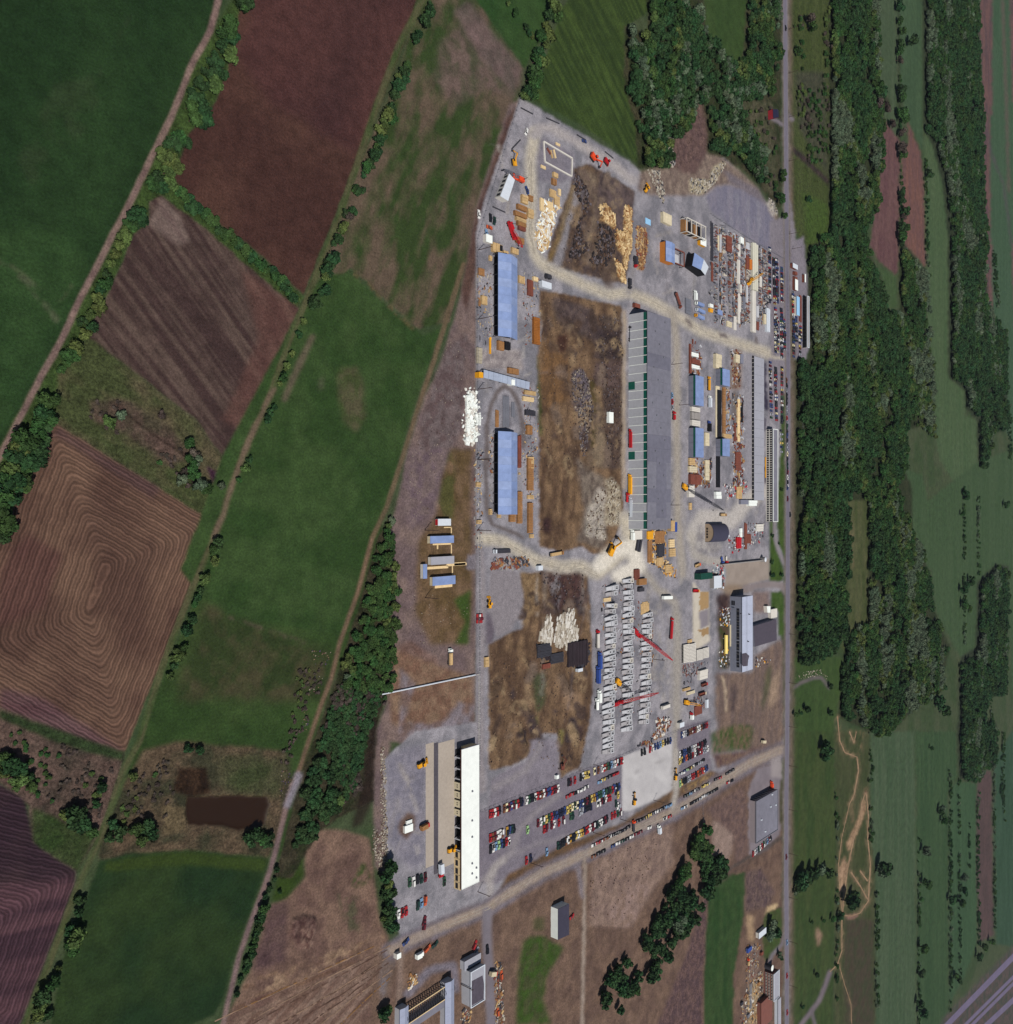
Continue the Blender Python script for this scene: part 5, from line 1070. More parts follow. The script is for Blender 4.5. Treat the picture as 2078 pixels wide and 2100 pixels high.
def crown_mesh(name, seed, kind, R_=1.0, Hc=1.0, n=420, leaf=.15, lobes=9, low=.25):
    """unit crown: radius about 1, from z=low to z=low+1.6*Hc"""
    r = np.random.RandomState(seed); vs = []; fs = []; lf = []
    cen = []
    for i in range(lobes):
        a = r.rand() * 2 * PI; d = math.sqrt(r.rand()) * .62; z = low + Hc * (.35 + .85 * r.rand() * (1 - .5 * d))
        cen.append((d * math.cos(a) * R_, d * math.sin(a) * R_, z, .30 + .2 * r.rand()))
    per = n // lobes
    for (cx, cy, cz, cr) in cen:
        br = .7 + .6 * r.rand()
        for k in range(per):
            v = r.normal(size=3); v /= np.linalg.norm(v)
            if v[2] < -.5: v[2] = -v[2]
            rad = cr * (.72 + .42 * r.rand()); p = np.array([cx, cy, cz]) + v * rad * np.array([1, 1, .85])
            nrm = v + r.normal(size=3) * .55; nrm /= np.linalg.norm(nrm); t1 = np.cross(nrm, r.normal(size=3)); t1 /= np.linalg.norm(t1); t2 = np.cross(nrm, t1)
            s = leaf * (.6 + .8 * r.rand()); i0 = len(vs)
            vs += [p + t1 * s, p + t2 * s * .7, p - t1 * s, p - t2 * s * .7]; fs.append((i0, i0 + 1, i0 + 2, i0 + 3)); lf += [br * (.65 + .7 * r.rand())] * 4
        # inner mass of the lobe
        i0 = len(vs); rings = 4; seg = 6
        for a_ in range(rings + 1):
            ph = PI * a_ / rings
            for b_ in range(seg):
                th = 2 * PI * b_ / seg + a_ * .4; q = cr * .72 * (.85 + .3 * r.rand())
                vs.append(np.array([cx + q * math.sin(ph) * math.cos(th), cy + q * math.sin(ph) * math.sin(th), cz + q * math.cos(ph) * .85])); lf.append(br * .8)
        for a_ in range(rings):
            for b_ in range(seg): fs.append((i0 + a_ * seg + b_, i0 + (a_ + 1) * seg + b_, i0 + (a_ + 1) * seg + (b_ + 1) % seg, i0 + a_ * seg + (b_ + 1) % seg))
    me = bpy.data.meshes.new(name); me.from_pydata([tuple(v) for v in vs], [], fs)
    at = me.attributes.new('leaf', 'FLOAT', 'POINT'); at.data.foreach_set('value', np.array(lf, np.float32)); me.materials.append(LEAF[kind]); return me
def trunk_mesh(name, seed, h=.9):
    r = random.Random(seed); b = MB(); b.cyl((0, 0, -.05), (0, 0, h * .6), .09, 6, 0, .06)
    for i in range(4):
        a = i * 1.6 + r.random(); b.cyl((0, 0, h * .5), (math.cos(a) * .4, math.sin(a) * .4, h * (.9 + .3 * r.random())), .045, 5, 0, .02)
    return b.mesh(name, [M_bark])
PROT = {}
for i, (kind, n_) in enumerate((('green', 3), ('dark', 3), ('pale', 2), ('olive', 2), ('brown', 2))):
    for j in range(n_):
        nm = 'crown'
        PROT.setdefault(kind, []).append(crown_mesh(nm, 100 + i * 10 + j, kind, Hc=(.8, 1.0, .9)[j], n=560 if kind != 'brown' else 420, leaf=.15 if kind != 'brown' else .11))
TRK = [trunk_mesh('trunk', k) for k in range(3)]
TREE_N = [0]
KW = {'green': 'green leafy', 'dark': 'dark green', 'pale': 'silvery green', 'olive': 'olive green', 'brown': 'half bare brown'}
def tree(t, x, y, size, kind, label, group, hf=1.0, name='tree', rr=R, anchor='crown'):
    s = size / 2 * rr.uniform(.9, 1.1); z = s * hf
    c = g(t, x, y, z if anchor == 'crown' else 0)   # the photo point is the middle of the crown
    o = bpy.data.objects.new(name, None); LC.link(o); o.location = (c.x, c.y, 0); o.rotation_euler = (0, 0, rr.uniform(0, 6.28)); o.scale = (s, s * rr.uniform(.85, 1.15), s * hf)
    tag(o, label, 'shrub' if name == 'shrub' else 'tree', group)
    a = bpy.data.objects.new('crown', rr.choice(PROT[kind])); LC.link(a); a.parent = o
    b = bpy.data.objects.new('trunk', rr.choice(TRK)); LC.link(b); b.parent = o; TREE_N[0] += 1
    return o
def trees(t, pts, size, kinds, where, end='top', hf=1.0, name='tree', group=None, anchor='crown'):
    rr = random.Random(len(pts) * 13 + int(pts[0][0])); cnt = {}
    for p in pts:
        k = rr.choice(kinds); sz = p[2] if len(p) > 2 else rr.uniform(*size); key = (k); j = cnt.get(key, 0); cnt[key] = j + 1
        tree(t, p[0], p[1], sz, k, '%s %s %s, %s such from the %s' % (KW[k], name, where, nth(j), end), group or (name + 's ' + where), hf, name, rr, anchor)
def along(pts, n, jit=0, rr=random.Random(3)):
    seg = [math.dist(a, b) for a, b in zip(pts[:-1], pts[1:])]; T = sum(seg); out = []
    for i in range(n):
        d = T * (i + .5) / n; k = 0
        while k < len(seg) - 1 and d > seg[k]: d -= seg[k]; k += 1
        f = d / seg[k]; out.append((pts[k][0] * (1 - f) + pts[k + 1][0] * f + rr.uniform(-jit, jit), pts[k][1] * (1 - f) + pts[k + 1][1] * f + rr.uniform(-jit, jit)))
    return out
DT = 'in hedgerow beside western dirt track'
trees('N', [(1370, 30), (1390, -10), (1300, 130), (1270, 190), (1310, 210), (1250, 260), (1290, 300), (1200, 330), (1180, 400), (1240, 390), (1140, 470), (1200, 470), (1100, 530), (1070, 590), (1140, 600), (1090, 660), (1150, 660)], (7, 10.5), ['dark', 'green', 'dark', 'olive'], DT)
trees('N', [(1010, 760), (1050, 800), (970, 800), (920, 880), (960, 900), (990, 930), (940, 960), (880, 990, 7), (860, 1040), (910, 1050), (950, 1030)], (6, 9), ['green', 'olive', 'dark'], 'where two brown fields meet the track')
trees('N', [(775, 1215, 10), (740, 1260, 7), (700, 1320), (670, 1370), (650, 1420), (625, 1480), (600, 1530), (590, 1590), (560, 1620), (545, 1680), (560, 1730), (500, 1760), (460, 1800), (520, 1830), (480, 1870)], (4.5, 6.5), ['green', 'olive', 'dark', 'olive'], 'on verge west of streaked field')
trees('N', along([(1000, 1050), (1060, 1120), (1150, 1200), (1250, 1290), (1350, 1380), (1450, 1460), (1560, 1560), (1660, 1680)], 24, 14), (5.5, 8), ['green', 'dark', 'green'], 'in hedge between two brown fields', hf=.75, name='shrub')
trees('Q', [(775, 30), (770, 70), (755, 115, 9.5), (710, 190), (690, 220), (650, 370), (630, 400), (600, 440), (640, 430), (600, 480, 9), (585, 515), (555, 600), (540, 640), (560, 660), (520, 690), (500, 720), (510, 760), (490, 785), (475, 830), (460, 870), (480, 850), (445, 915), (420, 930), (400, 980, 4), (380, 1060), (350, 1060, 4)], (5.5, 8.5), ['dark', 'green', 'olive', 'dark'], 'between maroon plough land and meadow')
trees('Q', [(340, 1180), (320, 1205), (300, 1195, 5), (290, 1260), (275, 1285, 5), (260, 1340), (240, 1360, 5), (230, 1450, 8), (210, 1480), (195, 1510, 8), (185, 1540), (190, 1620), (160, 1640, 5), (140, 1690, 8), (110, 1710, 5), (65, 1800, 4), (40, 1870, 4.5)], (6, 8), ['dark', 'dark', 'olive', 'brown'], 'in gappy hedge right of grass track')
trees('O', [(430, 40), (400, 90), (370, 130, 4), (350, 160, 4), (270, 330, 8), (240, 400), (260, 440), (210, 500), (250, 520), (190, 560), (140, 560), (110, 600), (170, 610), (220, 600), (80, 640), (130, 670), (190, 670), (70, 720), (130, 730), (40, 780), (90, 790), (130, 800), (20, 840), (60, 870), (10, 900), (20, 1000), (40, 1050), (10, 1080)], (8, 11), ['green', 'green', 'olive', 'dark'], 'in grove beside curved furrow field')
trees('O', [(1640, 70, 4), (1610, 140), (1590, 200), (1570, 240, 3), (1540, 370), (1520, 400), (1500, 440, 4.5), (1400, 660, 4), (1380, 710), (1340, 780, 4), (1225, 1130, 6.5), (1205, 1170), (1200, 1230, 5.5), (1150, 1330, 6), (1130, 1400), (1110, 1440), (1095, 1470), (1080, 1560), (1045, 1620, 6.5), (1030, 1720), (1000, 1760, 6.5), (985, 1810), (950, 1880)], (4, 5.5), ['dark', 'olive', 'green', 'dark'], 'along grass track by curved furrow field', name='shrub')
trees('O', [(1070, 570, 6), (1100, 620), (1060, 650), (1110, 670), (1080, 700), (1040, 730), (1090, 750), (1020, 780), (1120, 810, 7), (1160, 830), (620, 450, 6), (690, 410, 5), (910, 410, 4), (1240, 810, 4)], (5, 6.5), ['olive', 'pale', 'green', 'brown'], 'in rough meadow by drainage ditch', name='shrub')
trees('P', [(430, 760, 10), (470, 800), (385, 740), (520, 850), (640, 800, 5), (680, 850), (620, 870, 5), (770, 830), (830, 810, 8), (850, 850), (800, 880), (60, 460), (30, 500), (110, 480), (150, 530), (110, 560), (180, 590, 5), (20, 430), (570, 590, 6), (540, 680, 5)], (6, 8), ['green', 'dark', 'dark', 'olive'], 'in scrub west of brown pond')
trees('P', [(455, 1220, 5), (440, 1290, 5), (400, 1390), (420, 1430, 8), (385, 1470), (420, 1500), (300, 1680), (280, 1720, 5), (240, 1770), (230, 1830), (210, 1880), (270, 1870, 5), (330, 1600, 4), (1440, 850), (1470, 880, 7), (1500, 900), (1410, 880), (1520, 860, 5), (750, 530, 5), (1060, 370, 5), (1120, 380, 5)], (5.5, 7.5), ['dark', 'green', 'dark', 'olive'], 'beside green field below the pond')
trees('X', [(640, 620, 3), (610, 400, 4), (590, 500, 3), (540, 590, 4), (500, 670), (490, 780, 5.5), (470, 840), (455, 900), (440, 960, 5.5), (420, 1030), (400, 1090), (385, 1160), (370, 1230), (340, 1290), (330, 1350), (310, 1400, 4), (260, 1480, 3.5), (220, 1620, 3.5)], (4, 5.5), ['dark', 'green', 'dark'], 'in hedge beside lower dirt track', name='shrub')
trees('X', [(1730, 380, 11), (1680, 470, 9), (1720, 560), (1690, 640), (1760, 640, 6), (1720, 740), (1690, 800), (1760, 800, 6), (1740, 880), (1700, 930), (1780, 960, 6), (1740, 980), (1660, 880, 5), (1670, 1820, 10), (1700, 1780, 7)], (6.5, 8.5), ['dark', 'dark', 'olive'], 'left of car park below white hall')
trees('Q', [(1470, 40, 12), (1440, 80, 9), (1490, 90, 8), (1430, 140), (1450, 190), (1400, 200), (1420, 240), (1390, 290), (1370, 340), (1410, 350), (1360, 390), (1390, 420), (1340, 440), (1370, 470), (1330, 510), (1360, 530), (1310, 530, 7), (1330, 180, 5.5), (1310, 150, 5), (1345, 200, 4), (1250, 70, 5), (1210, 15, 4)], (8, 11), ['green', 'olive', 'dark'], 'in row ending at top yard corner')
trees('F', [(1700, 500, 3.5), (1715, 740, 3.5), (1650, 920, 5.5), (1650, 1050, 6.5), (1745, 1045, 5.5), (1650, 280, 8), (1740, 210, 4), (1650, 660, 4)], (4, 6), ['dark', 'green'], 'on lawn beside the public road', name='shrub')
trees('M', [(1340, 620, 15), (1290, 780, 12), (1370, 720, 12), (1400, 1010, 6), (1430, 1060, 5), (1700, 80, 17), (1740, 40, 14), (1810, 30, 13), (1620, 190, 7), (90, 600, 14), (60, 700, 12), (130, 760, 10)], (8, 12), ['pale', 'dark'], 'near lower end of public road')
VR = 'in open fields at lower right'
trees('V', [(395, 110, 17), (385, 160, 14), (260, 950, 17), (230, 990, 14), (300, 930, 13), (360, 910, 14), (395, 930, 12), (190, 1040, 9), (545, 1130, 19), (580, 1100, 16), (770, 900, 20), (745, 930, 14), (1040, 790, 17), (1045, 1010, 16), (1030, 1430, 17), (1010, 1110, 9), (1015, 1600, 14), (1020, 1860, 16), (1000, 1800, 14), (1150, 540, 15), (1165, 590, 15), (1145, 510, 12), (1220, 1110, 16), (1280, 1130, 16), (1300, 1060, 14), (1260, 1640, 14), (1240, 1620, 10), (1480, 1390, 16), (1430, 1430, 16), (1400, 1490, 16), (1290, 970, 15), (480, 1220, 10), (430, 1240, 8), (360, 1250, 5), (280, 1260, 5), (315, 1610, 6), (225, 1820, 5), (1075, 110, 8)], (6, 12), ['dark', 'dark', 'green', 'pale'], VR, hf=1.15)
trees('R', [(1040, 40, 15), (1035, 150), (1050, 240, 13), (1130, 315, 16), (1045, 340, 12), (1035, 390), (1035, 460, 12), (1050, 690, 17), (1055, 760, 15), (1060, 880, 18), (1070, 930, 15), (1055, 1040, 15), (1060, 1150, 17), (1055, 1210, 15), (1050, 1500, 14), (1055, 1560, 12), (1075, 1650, 14), (1060, 1700, 10), (1050, 1780, 14), (1080, 1780, 12), (1055, 1850, 15), (1050, 1900, 12), (980, 960, 15), (870, 680, 14), (900, 720, 16), (880, 800, 14), (930, 830, 16), (340, 120, 15), (350, 200, 13), (320, 1560, 8), (120, 1350, 9), (110, 1395, 9), (90, 1550, 11), (130, 1690, 8), (1270, 1360, 14), (230, 400, 8)], (9, 13), ['dark', 'green', 'dark', 'brown'], 'between long strip fields, upper right', hf=1.1)
trees('U', [(1560, 60, 15), (1540, 40, 11), (1525, 200, 11), (1870, 130, 14), (1600, 730, 15), (1560, 760, 14), (1530, 800, 14), (1545, 930, 14), (1570, 950, 13), (1530, 900, 11), (490, 1560, 9), (300, 1740, 10), (210, 1780, 7), (250, 1770, 5), (490, 1770, 8), (1080, 430, 14), (1210, 520, 14), (1360, 1700, 20), (1390, 1750, 17), (1330, 1660, 17)], (8, 12), ['dark', 'green'], 'dotted over eastern pastures', hf=1.1)

def forest(name, polys, spacing, smin, smax, kinds, label, hf=1.15, seed=1, density=1.0, gap=16, thr=.66):
    """tree mass that nobody could count: points on the ground, one instanced tree each"""
    rr = np.random.RandomState(seed); P = []
    for t, pts in polys:
        q = P_(t, pts); W = [g('-', x, y) for x, y in q]; x0 = min(w.x for w in W); x1 = max(w.x for w in W); y0 = min(w.y for w in W); y1 = max(w.y for w in W)
        X, Y = np.meshgrid(np.arange(x0, x1, spacing), np.arange(y0, y1, spacing)); X = X + rr.uniform(-.55, .55, X.shape) * spacing; Y = Y + rr.uniform(-.55, .55, Y.shape) * spacing
        m_ = inside([(w.x, w.y) for w in W], X, Y) & (rr.rand(*X.shape) < density) & (fbm(X / gap, Y / gap, 3, seed + 40) < thr)
        P += list(zip(X[m_], Y[m_]))
    n = len(P); me = bpy.data.meshes.new(name); me.vertices.add(n)
    me.vertices.foreach_set('co', np.array([(x, y, 0) for x, y in P], np.float32).ravel())
    big = fbm(np.array([p[0] for p in P]) / 40, np.array([p[1] for p in P]) / 40, 3, seed)
    sc = (smin + (smax - smin) * np.clip(rr.rand(n) * .6 + big * .5, 0, 1)) / 2
    a = me.attributes.new('sc', 'FLOAT', 'POINT'); a.data.foreach_set('value', sc.astype(np.float32))
    a = me.attributes.new('rot', 'FLOAT', 'POINT'); a.data.foreach_set('value', (rr.rand(n) * 6.28).astype(np.float32))
    meshes = [m for k in kinds for m in PROT[k]]
    # neighbouring trees tend to be of one kind
    kk = fbm(np.array([p[0] for p in P]) / 45, np.array([p[1] for p in P]) / 60, 3, seed + 3); idx = np.clip(((kk - .5) * 2.2 + .5) * len(meshes) + rr.uniform(-1.6, 1.6, n), 0, len(meshes) - 1)
    a = me.attributes.new('idx', 'INT', 'POINT'); a.data.foreach_set('value', idx.astype(np.int32))
    cl = bpy.data.collections.new(name + '_kinds')
    for i, m_ in enumerate(meshes):
        c_ = bpy.data.objects.new('%02d_tree' % i, m_); cl.objects.link(c_)
    o = bpy.data.objects.new(name, me); LC.link(o); o['kind'] = 'stuff'; o['label'] = label
    ng = bpy.data.node_groups.new(name, 'GeometryNodeTree'); ng.interface.new_socket('Geometry', in_out='INPUT', socket_type='NodeSocketGeometry'); ng.interface.new_socket('Geometry', in_out='OUTPUT', socket_type='NodeSocketGeometry')
    N = ng.nodes; gi = N.new('NodeGroupInput'); go = N.new('NodeGroupOutput'); ci = N.new('GeometryNodeCollectionInfo'); ci.inputs['Collection'].default_value = cl
    ci.inputs['Separate Children'].default_value = True; ci.inputs['Reset Children'].default_value = True
    ip = N.new('GeometryNodeInstanceOnPoints'); ip.inputs['Pick Instance'].default_value = True
    def na(nm_, ty):
        x = N.new('GeometryNodeInputNamedAttribute'); x.data_type = ty; x.inputs['Name'].default_value = nm_; return [s for s in x.outputs if s.enabled][0]
    lk = ng.links.new; s_ = na('sc', 'FLOAT'); cx = N.new('ShaderNodeCombineXYZ'); lk(na('rot', 'FLOAT'), cx.inputs[2])
    cs = N.new('ShaderNodeCombineXYZ'); lk(s_, cs.inputs[0]); lk(s_, cs.inputs[1]); mz = N.new('ShaderNodeMath'); mz.operation = 'MULTIPLY'; mz.inputs[1].default_value = hf; lk(s_, mz.inputs[0]); lk(mz.outputs[0], cs.inputs[2])
    lk(gi.outputs[0], ip.inputs['Points']); lk(ci.outputs[0], ip.inputs['Instance']); lk(na('idx', 'INT'), ip.inputs['Instance Index']); lk(cx.outputs[0], ip.inputs['Rotation']); lk(cs.outputs[0], ip.inputs['Scale'])
    lk(ip.outputs[0], go.inputs[0]); md = o.modifiers.new('grow', 'NODES'); md.node_group = ng
    return n
nf = 0
nf += forest('roadside_forest', [('-', [(1654, 545), (1662, 500), (1700, 470), (1702, -120), (1798, -120), (1796, 120), (1800, 180), (1808, 250), (1800, 400), (1765, 480), (1790, 560), (1805, 600), (1815, 640), (1845, 640), (1842, 510), (1870, 540), (1895, 560), (1898, 640), (1908, 780), (1905, 850), (1912, 900), (1880, 870), (1850, 880), (1855, 950), (1835, 1000), (1840, 1010), (1855, 1060), (1862, 1080), (1885, 1130), (1900, 1180), (1912, 1260), (1940, 1330), (1925, 1360), (1930, 1410), (1890, 1440), (1850, 1460), (1820, 1500), (1800, 1510), (1770, 1490), (1725, 1470), (1722, 1440), (1722, 1370), (1740, 1290), (1778, 1280), (1778, 1025), (1735, 1030), (1735, 1130), (1728, 1240), (1727, 1310), (1700, 1340), (1650, 1362), (1628, 1362), (1632, 1280), (1634, 1000), (1632, 745), (1660, 730), (1658, 600)])],
             5.2, 4.5, 12, ['dark', 'dark', 'green', 'green', 'olive', 'pale', 'pale'], 'broad wood of green and silvery trees along the public road', hf=1.15, seed=5, gap=13, thr=.61)
nf += forest('eastern_forest', [('R', [(1215, -300), (1620, -300), (1630, 600), (1660, 900), (1650, 1300), (1690, 1912), (1660, 2300), (1740, 2470), (1830, 2600), (1850, 3000), (1840, 3360), (1740, 3380), (1690, 3600), (1645, 3700), (1640, 3280), (1545, 3180), (1540, 3050), (1420, 2960), (1415, 1912), (1385, 1500), (1345, 1300), (1290, 1120), (1215, 1050)]), ('U', [(1640, 750), (1780, 620), (1850, 650), (1835, 1500), (1840, 1610), (1690, 1630), (1660, 2000), (1630, 2250), (1500, 2200), (1490, 1600), (1480, 1400), (1630, 1270)]), ('V', [(1250, -60), (1480, -60), (1480, 200), (1400, 240), (1360, 330), (1260, 300)])],
             7.0, 6, 13.5, ['dark', 'dark', 'green', 'pale'], 'far belt of blue green woodland between the strip fields', seed=6)
nf += forest('northern_forest', [('Y', [(425, -300), (425, 330), (330, 290), (215, 270), (205, 480), (260, 690), (210, 860), (235, 1060), (370, 1400), (335, 1640), (640, 1640), (580, 1350), (700, 1370), (850, 1180), (870, 1000), (960, 990), (1000, 1190), (1010, 1480), (1250, 1500), (1480, 1770), (1560, 1790), (1560, 1500), (1380, 1250), (1300, 1000), (1560, 960), (1660, 900), (1700, 450), (1690, -300), (1400, -300), (1390, 0), (1375, 480), (1270, 660), (1200, 610), (1000, 380), (960, 280), (890, 0), (860, -300)])],
             5.4, 4.5, 11.5, ['dark', 'green', 'olive', 'dark', 'pale', 'dark'], 'dense dark wood north of the works', seed=7, gap=12, thr=.65)
nf += forest('track_forest', [('-', [(800, 1058), (778, 1103), (755, 1186), (742, 1240), (724, 1290), (704, 1354), (690, 1400), (803, 1430), (804, 1310), (812, 1240), (803, 1150), (805, 1090)]), ('-', [(640, 1560), (620, 1620), (600, 1735), (640, 1715), (655, 1700), (690, 1670), (700, 1610), (680, 1560)])],
             3.8, 4, 8, ['green', 'olive', 'pale', 'green', 'olive', 'dark'], 'long narrow wood beside the middle dirt track', seed=8, thr=.78, gap=8, hf=.8)
nf += forest('thicket', [('-', [(690, 1400), (672, 1460), (648, 1530), (680, 1560), (705, 1610), (700, 1660), (735, 1620), (745, 1540), (760, 1480), (785, 1440), (800, 1428)])],
             2.4, 2.5, 6.5, ['dark', 'brown', 'brown', 'olive'], 'dark bare thicket at the lower half of the narrow wood', hf=.6, seed=18, thr=.85, gap=7)
nf += forest('southern_forest', [('K', [(770, 1100), (830, 1090), (870, 1200), (960, 1250), (1000, 1430), (1120, 1470), (1010, 1640), (900, 1800), (850, 1912), (740, 2080), (560, 2200), (420, 2500), (240, 2640), (-20, 2940), (-150, 2900), (-160, 2640), (60, 2380), (300, 2050), (380, 1850), (520, 1750), (600, 1520), (700, 1420), (690, 1330), (740, 1250)])],
             6.0, 6, 13, ['dark', 'dark', 'green'], 'dark wood on the slope south of the gravel road', seed=9, density=.7, thr=.54, gap=16)
nf += forest('roadside_scrub', [('R', [(180, 120), (260, 120), (260, 700), (450, 650), (470, 1300), (300, 1300), (200, 800)]), ('Y', [(1300, 1000), (1600, 1000), (1640, 1300), (1700, 1500), (1650, 1900), (1560, 1800), (1380, 1400), (1320, 1200)]), ('R', [(430, -100), (480, 0), (480, 600), (400, 640)])],
             6, 3.5, 7, ['olive', 'brown', 'green'], 'thin scrub and saplings on both sides of the public road', hf=.9, seed=10, density=.5)
nf += forest('meadow_brush', [('O', [(480, 330), (650, 320), (800, 440), (950, 560), (1060, 640), (1150, 840), (1040, 820), (900, 700), (700, 560), (500, 440)]), ('P', [(20, 230), (250, 300), (640, 440), (560, 780), (400, 700), (200, 640), (60, 500)]), ('P', [(700, 560), (900, 400), (1000, 560), (900, 800), (680, 780), (640, 680)]), ('W', [(800, 1550), (1050, 1520), (1080, 1912), (760, 1912)]), ('P', [(1640, 0), (1800, 0), (1700, 250), (1600, 480), (1560, 460), (1620, 250)])],
             2.6, 1.6, 3.2, ['olive', 'brown', 'brown', 'green'], 'low brush over the rough ground', hf=.7, seed=11, density=.55)
nf += forest('distant_hedgerows', [('V', [(424, 250), (436, 250), (446, 1000), (440, 1800), (428, 1800), (432, 1000)]), ('V', [(650, 0), (675, 0), (675, 760), (650, 700)]), ('V', [(690, 1000), (712, 1000), (712, 1850), (690, 1850)]), ('V', [(974, 700), (986, 700), (986, 1932), (974, 1932)]), ('V', [(1176, 240), (1196, 240), (1200, 1850), (1184, 1850)]), ('V', [(1238, 310), (1250, 310), (1262, 1600), (1248, 1600)]), ('V', [(1308, 600), (1322, 600), (1322, 900), (1308, 900)]), ('V', [(1362, 400), (1380, 400), (1385, 1400), (1366, 1400)]), ('V', [(1468, 0), (1482, 0), (1490, 1300), (1474, 1300)]), ('V', [(1530, 0), (1548, 0), (1550, 640), (1520, 400)]), ('U', [(1512, 0), (1530, 0), (1530, 1250), (1512, 1250)]), ('U', [(1622, 0), (1642, 0), (1640, 700), (1626, 700)]), ('U', [(1720, 1600), (1735, 1600), (1750, 1912), (1735, 1912)]), ('R', [(1000, -200), (1020, -200), (1024, 1000), (1036, 1912), (1018, 1912), (1010, 900)]), ('S', [(1740, 50), (1770, 50), (1800, 500), (1770, 500)]), ('R', [(1205, 1200), (1235, 1300), (1250, 2200), (1222, 2200)]), ('S', [(1855, 1240), (1890, 1240), (1895, 1700), (1870, 1700)])],
             5.0, 2.5, 7.5, ['dark', 'green', 'pale'], 'dotted hedge lines between the far strip fields', seed=12, density=.6, hf=.9)
print('forest points', nf, 'single trees', TREE_N[0])

# ------------------------------------------------------------------ buildings
# two blue sheds
for i, (ya, yb, lab) in enumerate((((518.9), (687.6), 'long open shed with blue metal roof, the upper of two'), ((885.3), (1053.9), 'long open shed with blue metal roof, inside the oval track'))):
    o, q = gable('open_shed', lab, 'shed', '-', 1022.6, ya, 1060, yb, 4.8, 7.6, M_walldark, M_roofblue, M_roofblue, open_west=True, sheets=10, group='blue roofed open sheds')
# big hall with light wall and green glass band
X0, Y0, X1, Y1 = R2('-', 1328, 638, 1375, 1085.5, 16)
h_ = thing('production_hall', 'huge grey roofed hall with pale wall panels and green glass band', 'hall', ((X0 + X1) / 2, (Y0 + Y1) / 2, 0))
NP = 25
for i in range(NP):
    ya = Y1 + (Y0 - Y1) * i / NP; yb = Y1 + (Y0 - Y1) * (i + 1) / NP
    MB().box(X0, yb + .12, 0, X0 + .4, ya - .12, 12.6, 0).part('wall_panel', M_wallgrey, h_)
    if i not in (6, 22): MB().box(X0 + .1, yb + .3, 12.7, X0 + .35, ya - .3, 15.7).part('window', M_green, h_)
    else: MB().box(X0 - .02, yb + .12, 12.6, X0 + .4, ya - .12, 15.8).part('wall_panel', M_wallgrey, h_)
    MB().box(X0 - .14, yb - .22, 0, X0 - .005, yb + .22, 15.9).part('pilaster', M_white, h_)
MB().box(X0 + .405, Y0, 0, X1, Y1, 15.7).part('wall', M_walldark, h_)
nr = 16
for i in range(nr):
    ya = Y1 + (Y0 - Y1) * i / nr; yb = Y1 + (Y0 - Y1) * (i + 1) / nr
    MB().box(X0 - .3, yb + .03, 15.905, X1 + .3, ya - .03, 16.2 + .03 * (i % 2)).part('roof_section', M_roofgrey3 if i in (3, 9, 10, 13) else M_roofgrey, h_)
MB().box(X0 + 12, Y0 + 8, 16.24, X1 - 6, Y0 + (Y1 - Y0) * .36, 16.26).part('tar_patch', M_roofgrey3, h_)
for i in range(18):
    vx, vy = X0 + (X1 - X0) * (.2 + .6 * ((i * 37) % 10) / 10), Y0 + (Y1 - Y0) * (i + .5) / 18; MB().box(vx - .5, vy - .5, 16.2, vx + .5, vy + .5, 17.0).part('roof_vent', M_steel, h_)
for yy in (916 - 93, 916 + 93 - 10 - 5): pass
for (t, x0_, y0_, y1_) in (('D', 60, 872, 948), ('D', 60, 1558, 1634)):
    a = g(t, x0_, y0_, 3); b = g(t, x0_, y1_, 3); MB().box(X0 - .25, b.y, 0, X0 - .02, a.y, 5.4).part('door', M_green, h_)
# middle row of halls: grey wall, green band, blue roof
for (xa, xb, ya, yb, lab) in ((705, 780, 808, 1102, 'blue roofed hall right of the haul road, upper of two alike'), (705, 780, 1322, 1612, 'blue roofed hall right of the haul road, lower of two alike'),
                              (970, 1036, 742, 906, 'short blue roofed hall beside the rusty scrap pile'), (970, 1036, 1432, 1600, 'short blue roofed hall at the lower end of the timber strip')):
    h = 6.6; X0, Y0, X1, Y1 = R2('D', xa, ya, xb, yb, h)
    o = thing('small_hall', lab, 'hall', ((X0 + X1) / 2, (Y0 + Y1) / 2, 0), 0, 'small halls with blue roofs')
    n = max(4, int((Y1 - Y0) / 5.5))
    MB().box(X0, Y0, 0, X1, Y1, h - .3).part('wall', M_walldark, o)
    for i in range(n):
        a = Y1 + (Y0 - Y1) * i / n; b = Y1 + (Y0 - Y1) * (i + 1) / n
        MB().box(X0 - .25, b + .08, 0, X0 - .005, a - .08, h - 2.3).part('wall_panel', M_walldark, o)
        MB().box(X0 - .2, b + .1, h - 2.2, X0 - .005, a - .1, h - .35).part('window', M_green, o)
        MB().box(X0 - .4, b + .03, h - .295, X1 + .3, a - .03, h + .02 * (i % 2)).part('roof_sheet', M_roofblue, o)
# long low building with tar edge by the car park
o, (X0, Y0, X1, Y1) = block('long_workshop', 'very long low grey workshop with dark windowed side by the car parks', 'workshop', 'D', 1279, 622, 1372, 2036, 2.4, M_dark, M_roofgrey2, panels=16)
n = 34
for i in range(n):
    y = Y1 + (Y0 - Y1) * (i + .5) / n; MB().box(X0 - .12, y - .2, .2, X0 - .01, y + .2, 2.1).part('mullion', M_conc2, o)
for (ya, yb) in ((1200, 1290),):
    pass
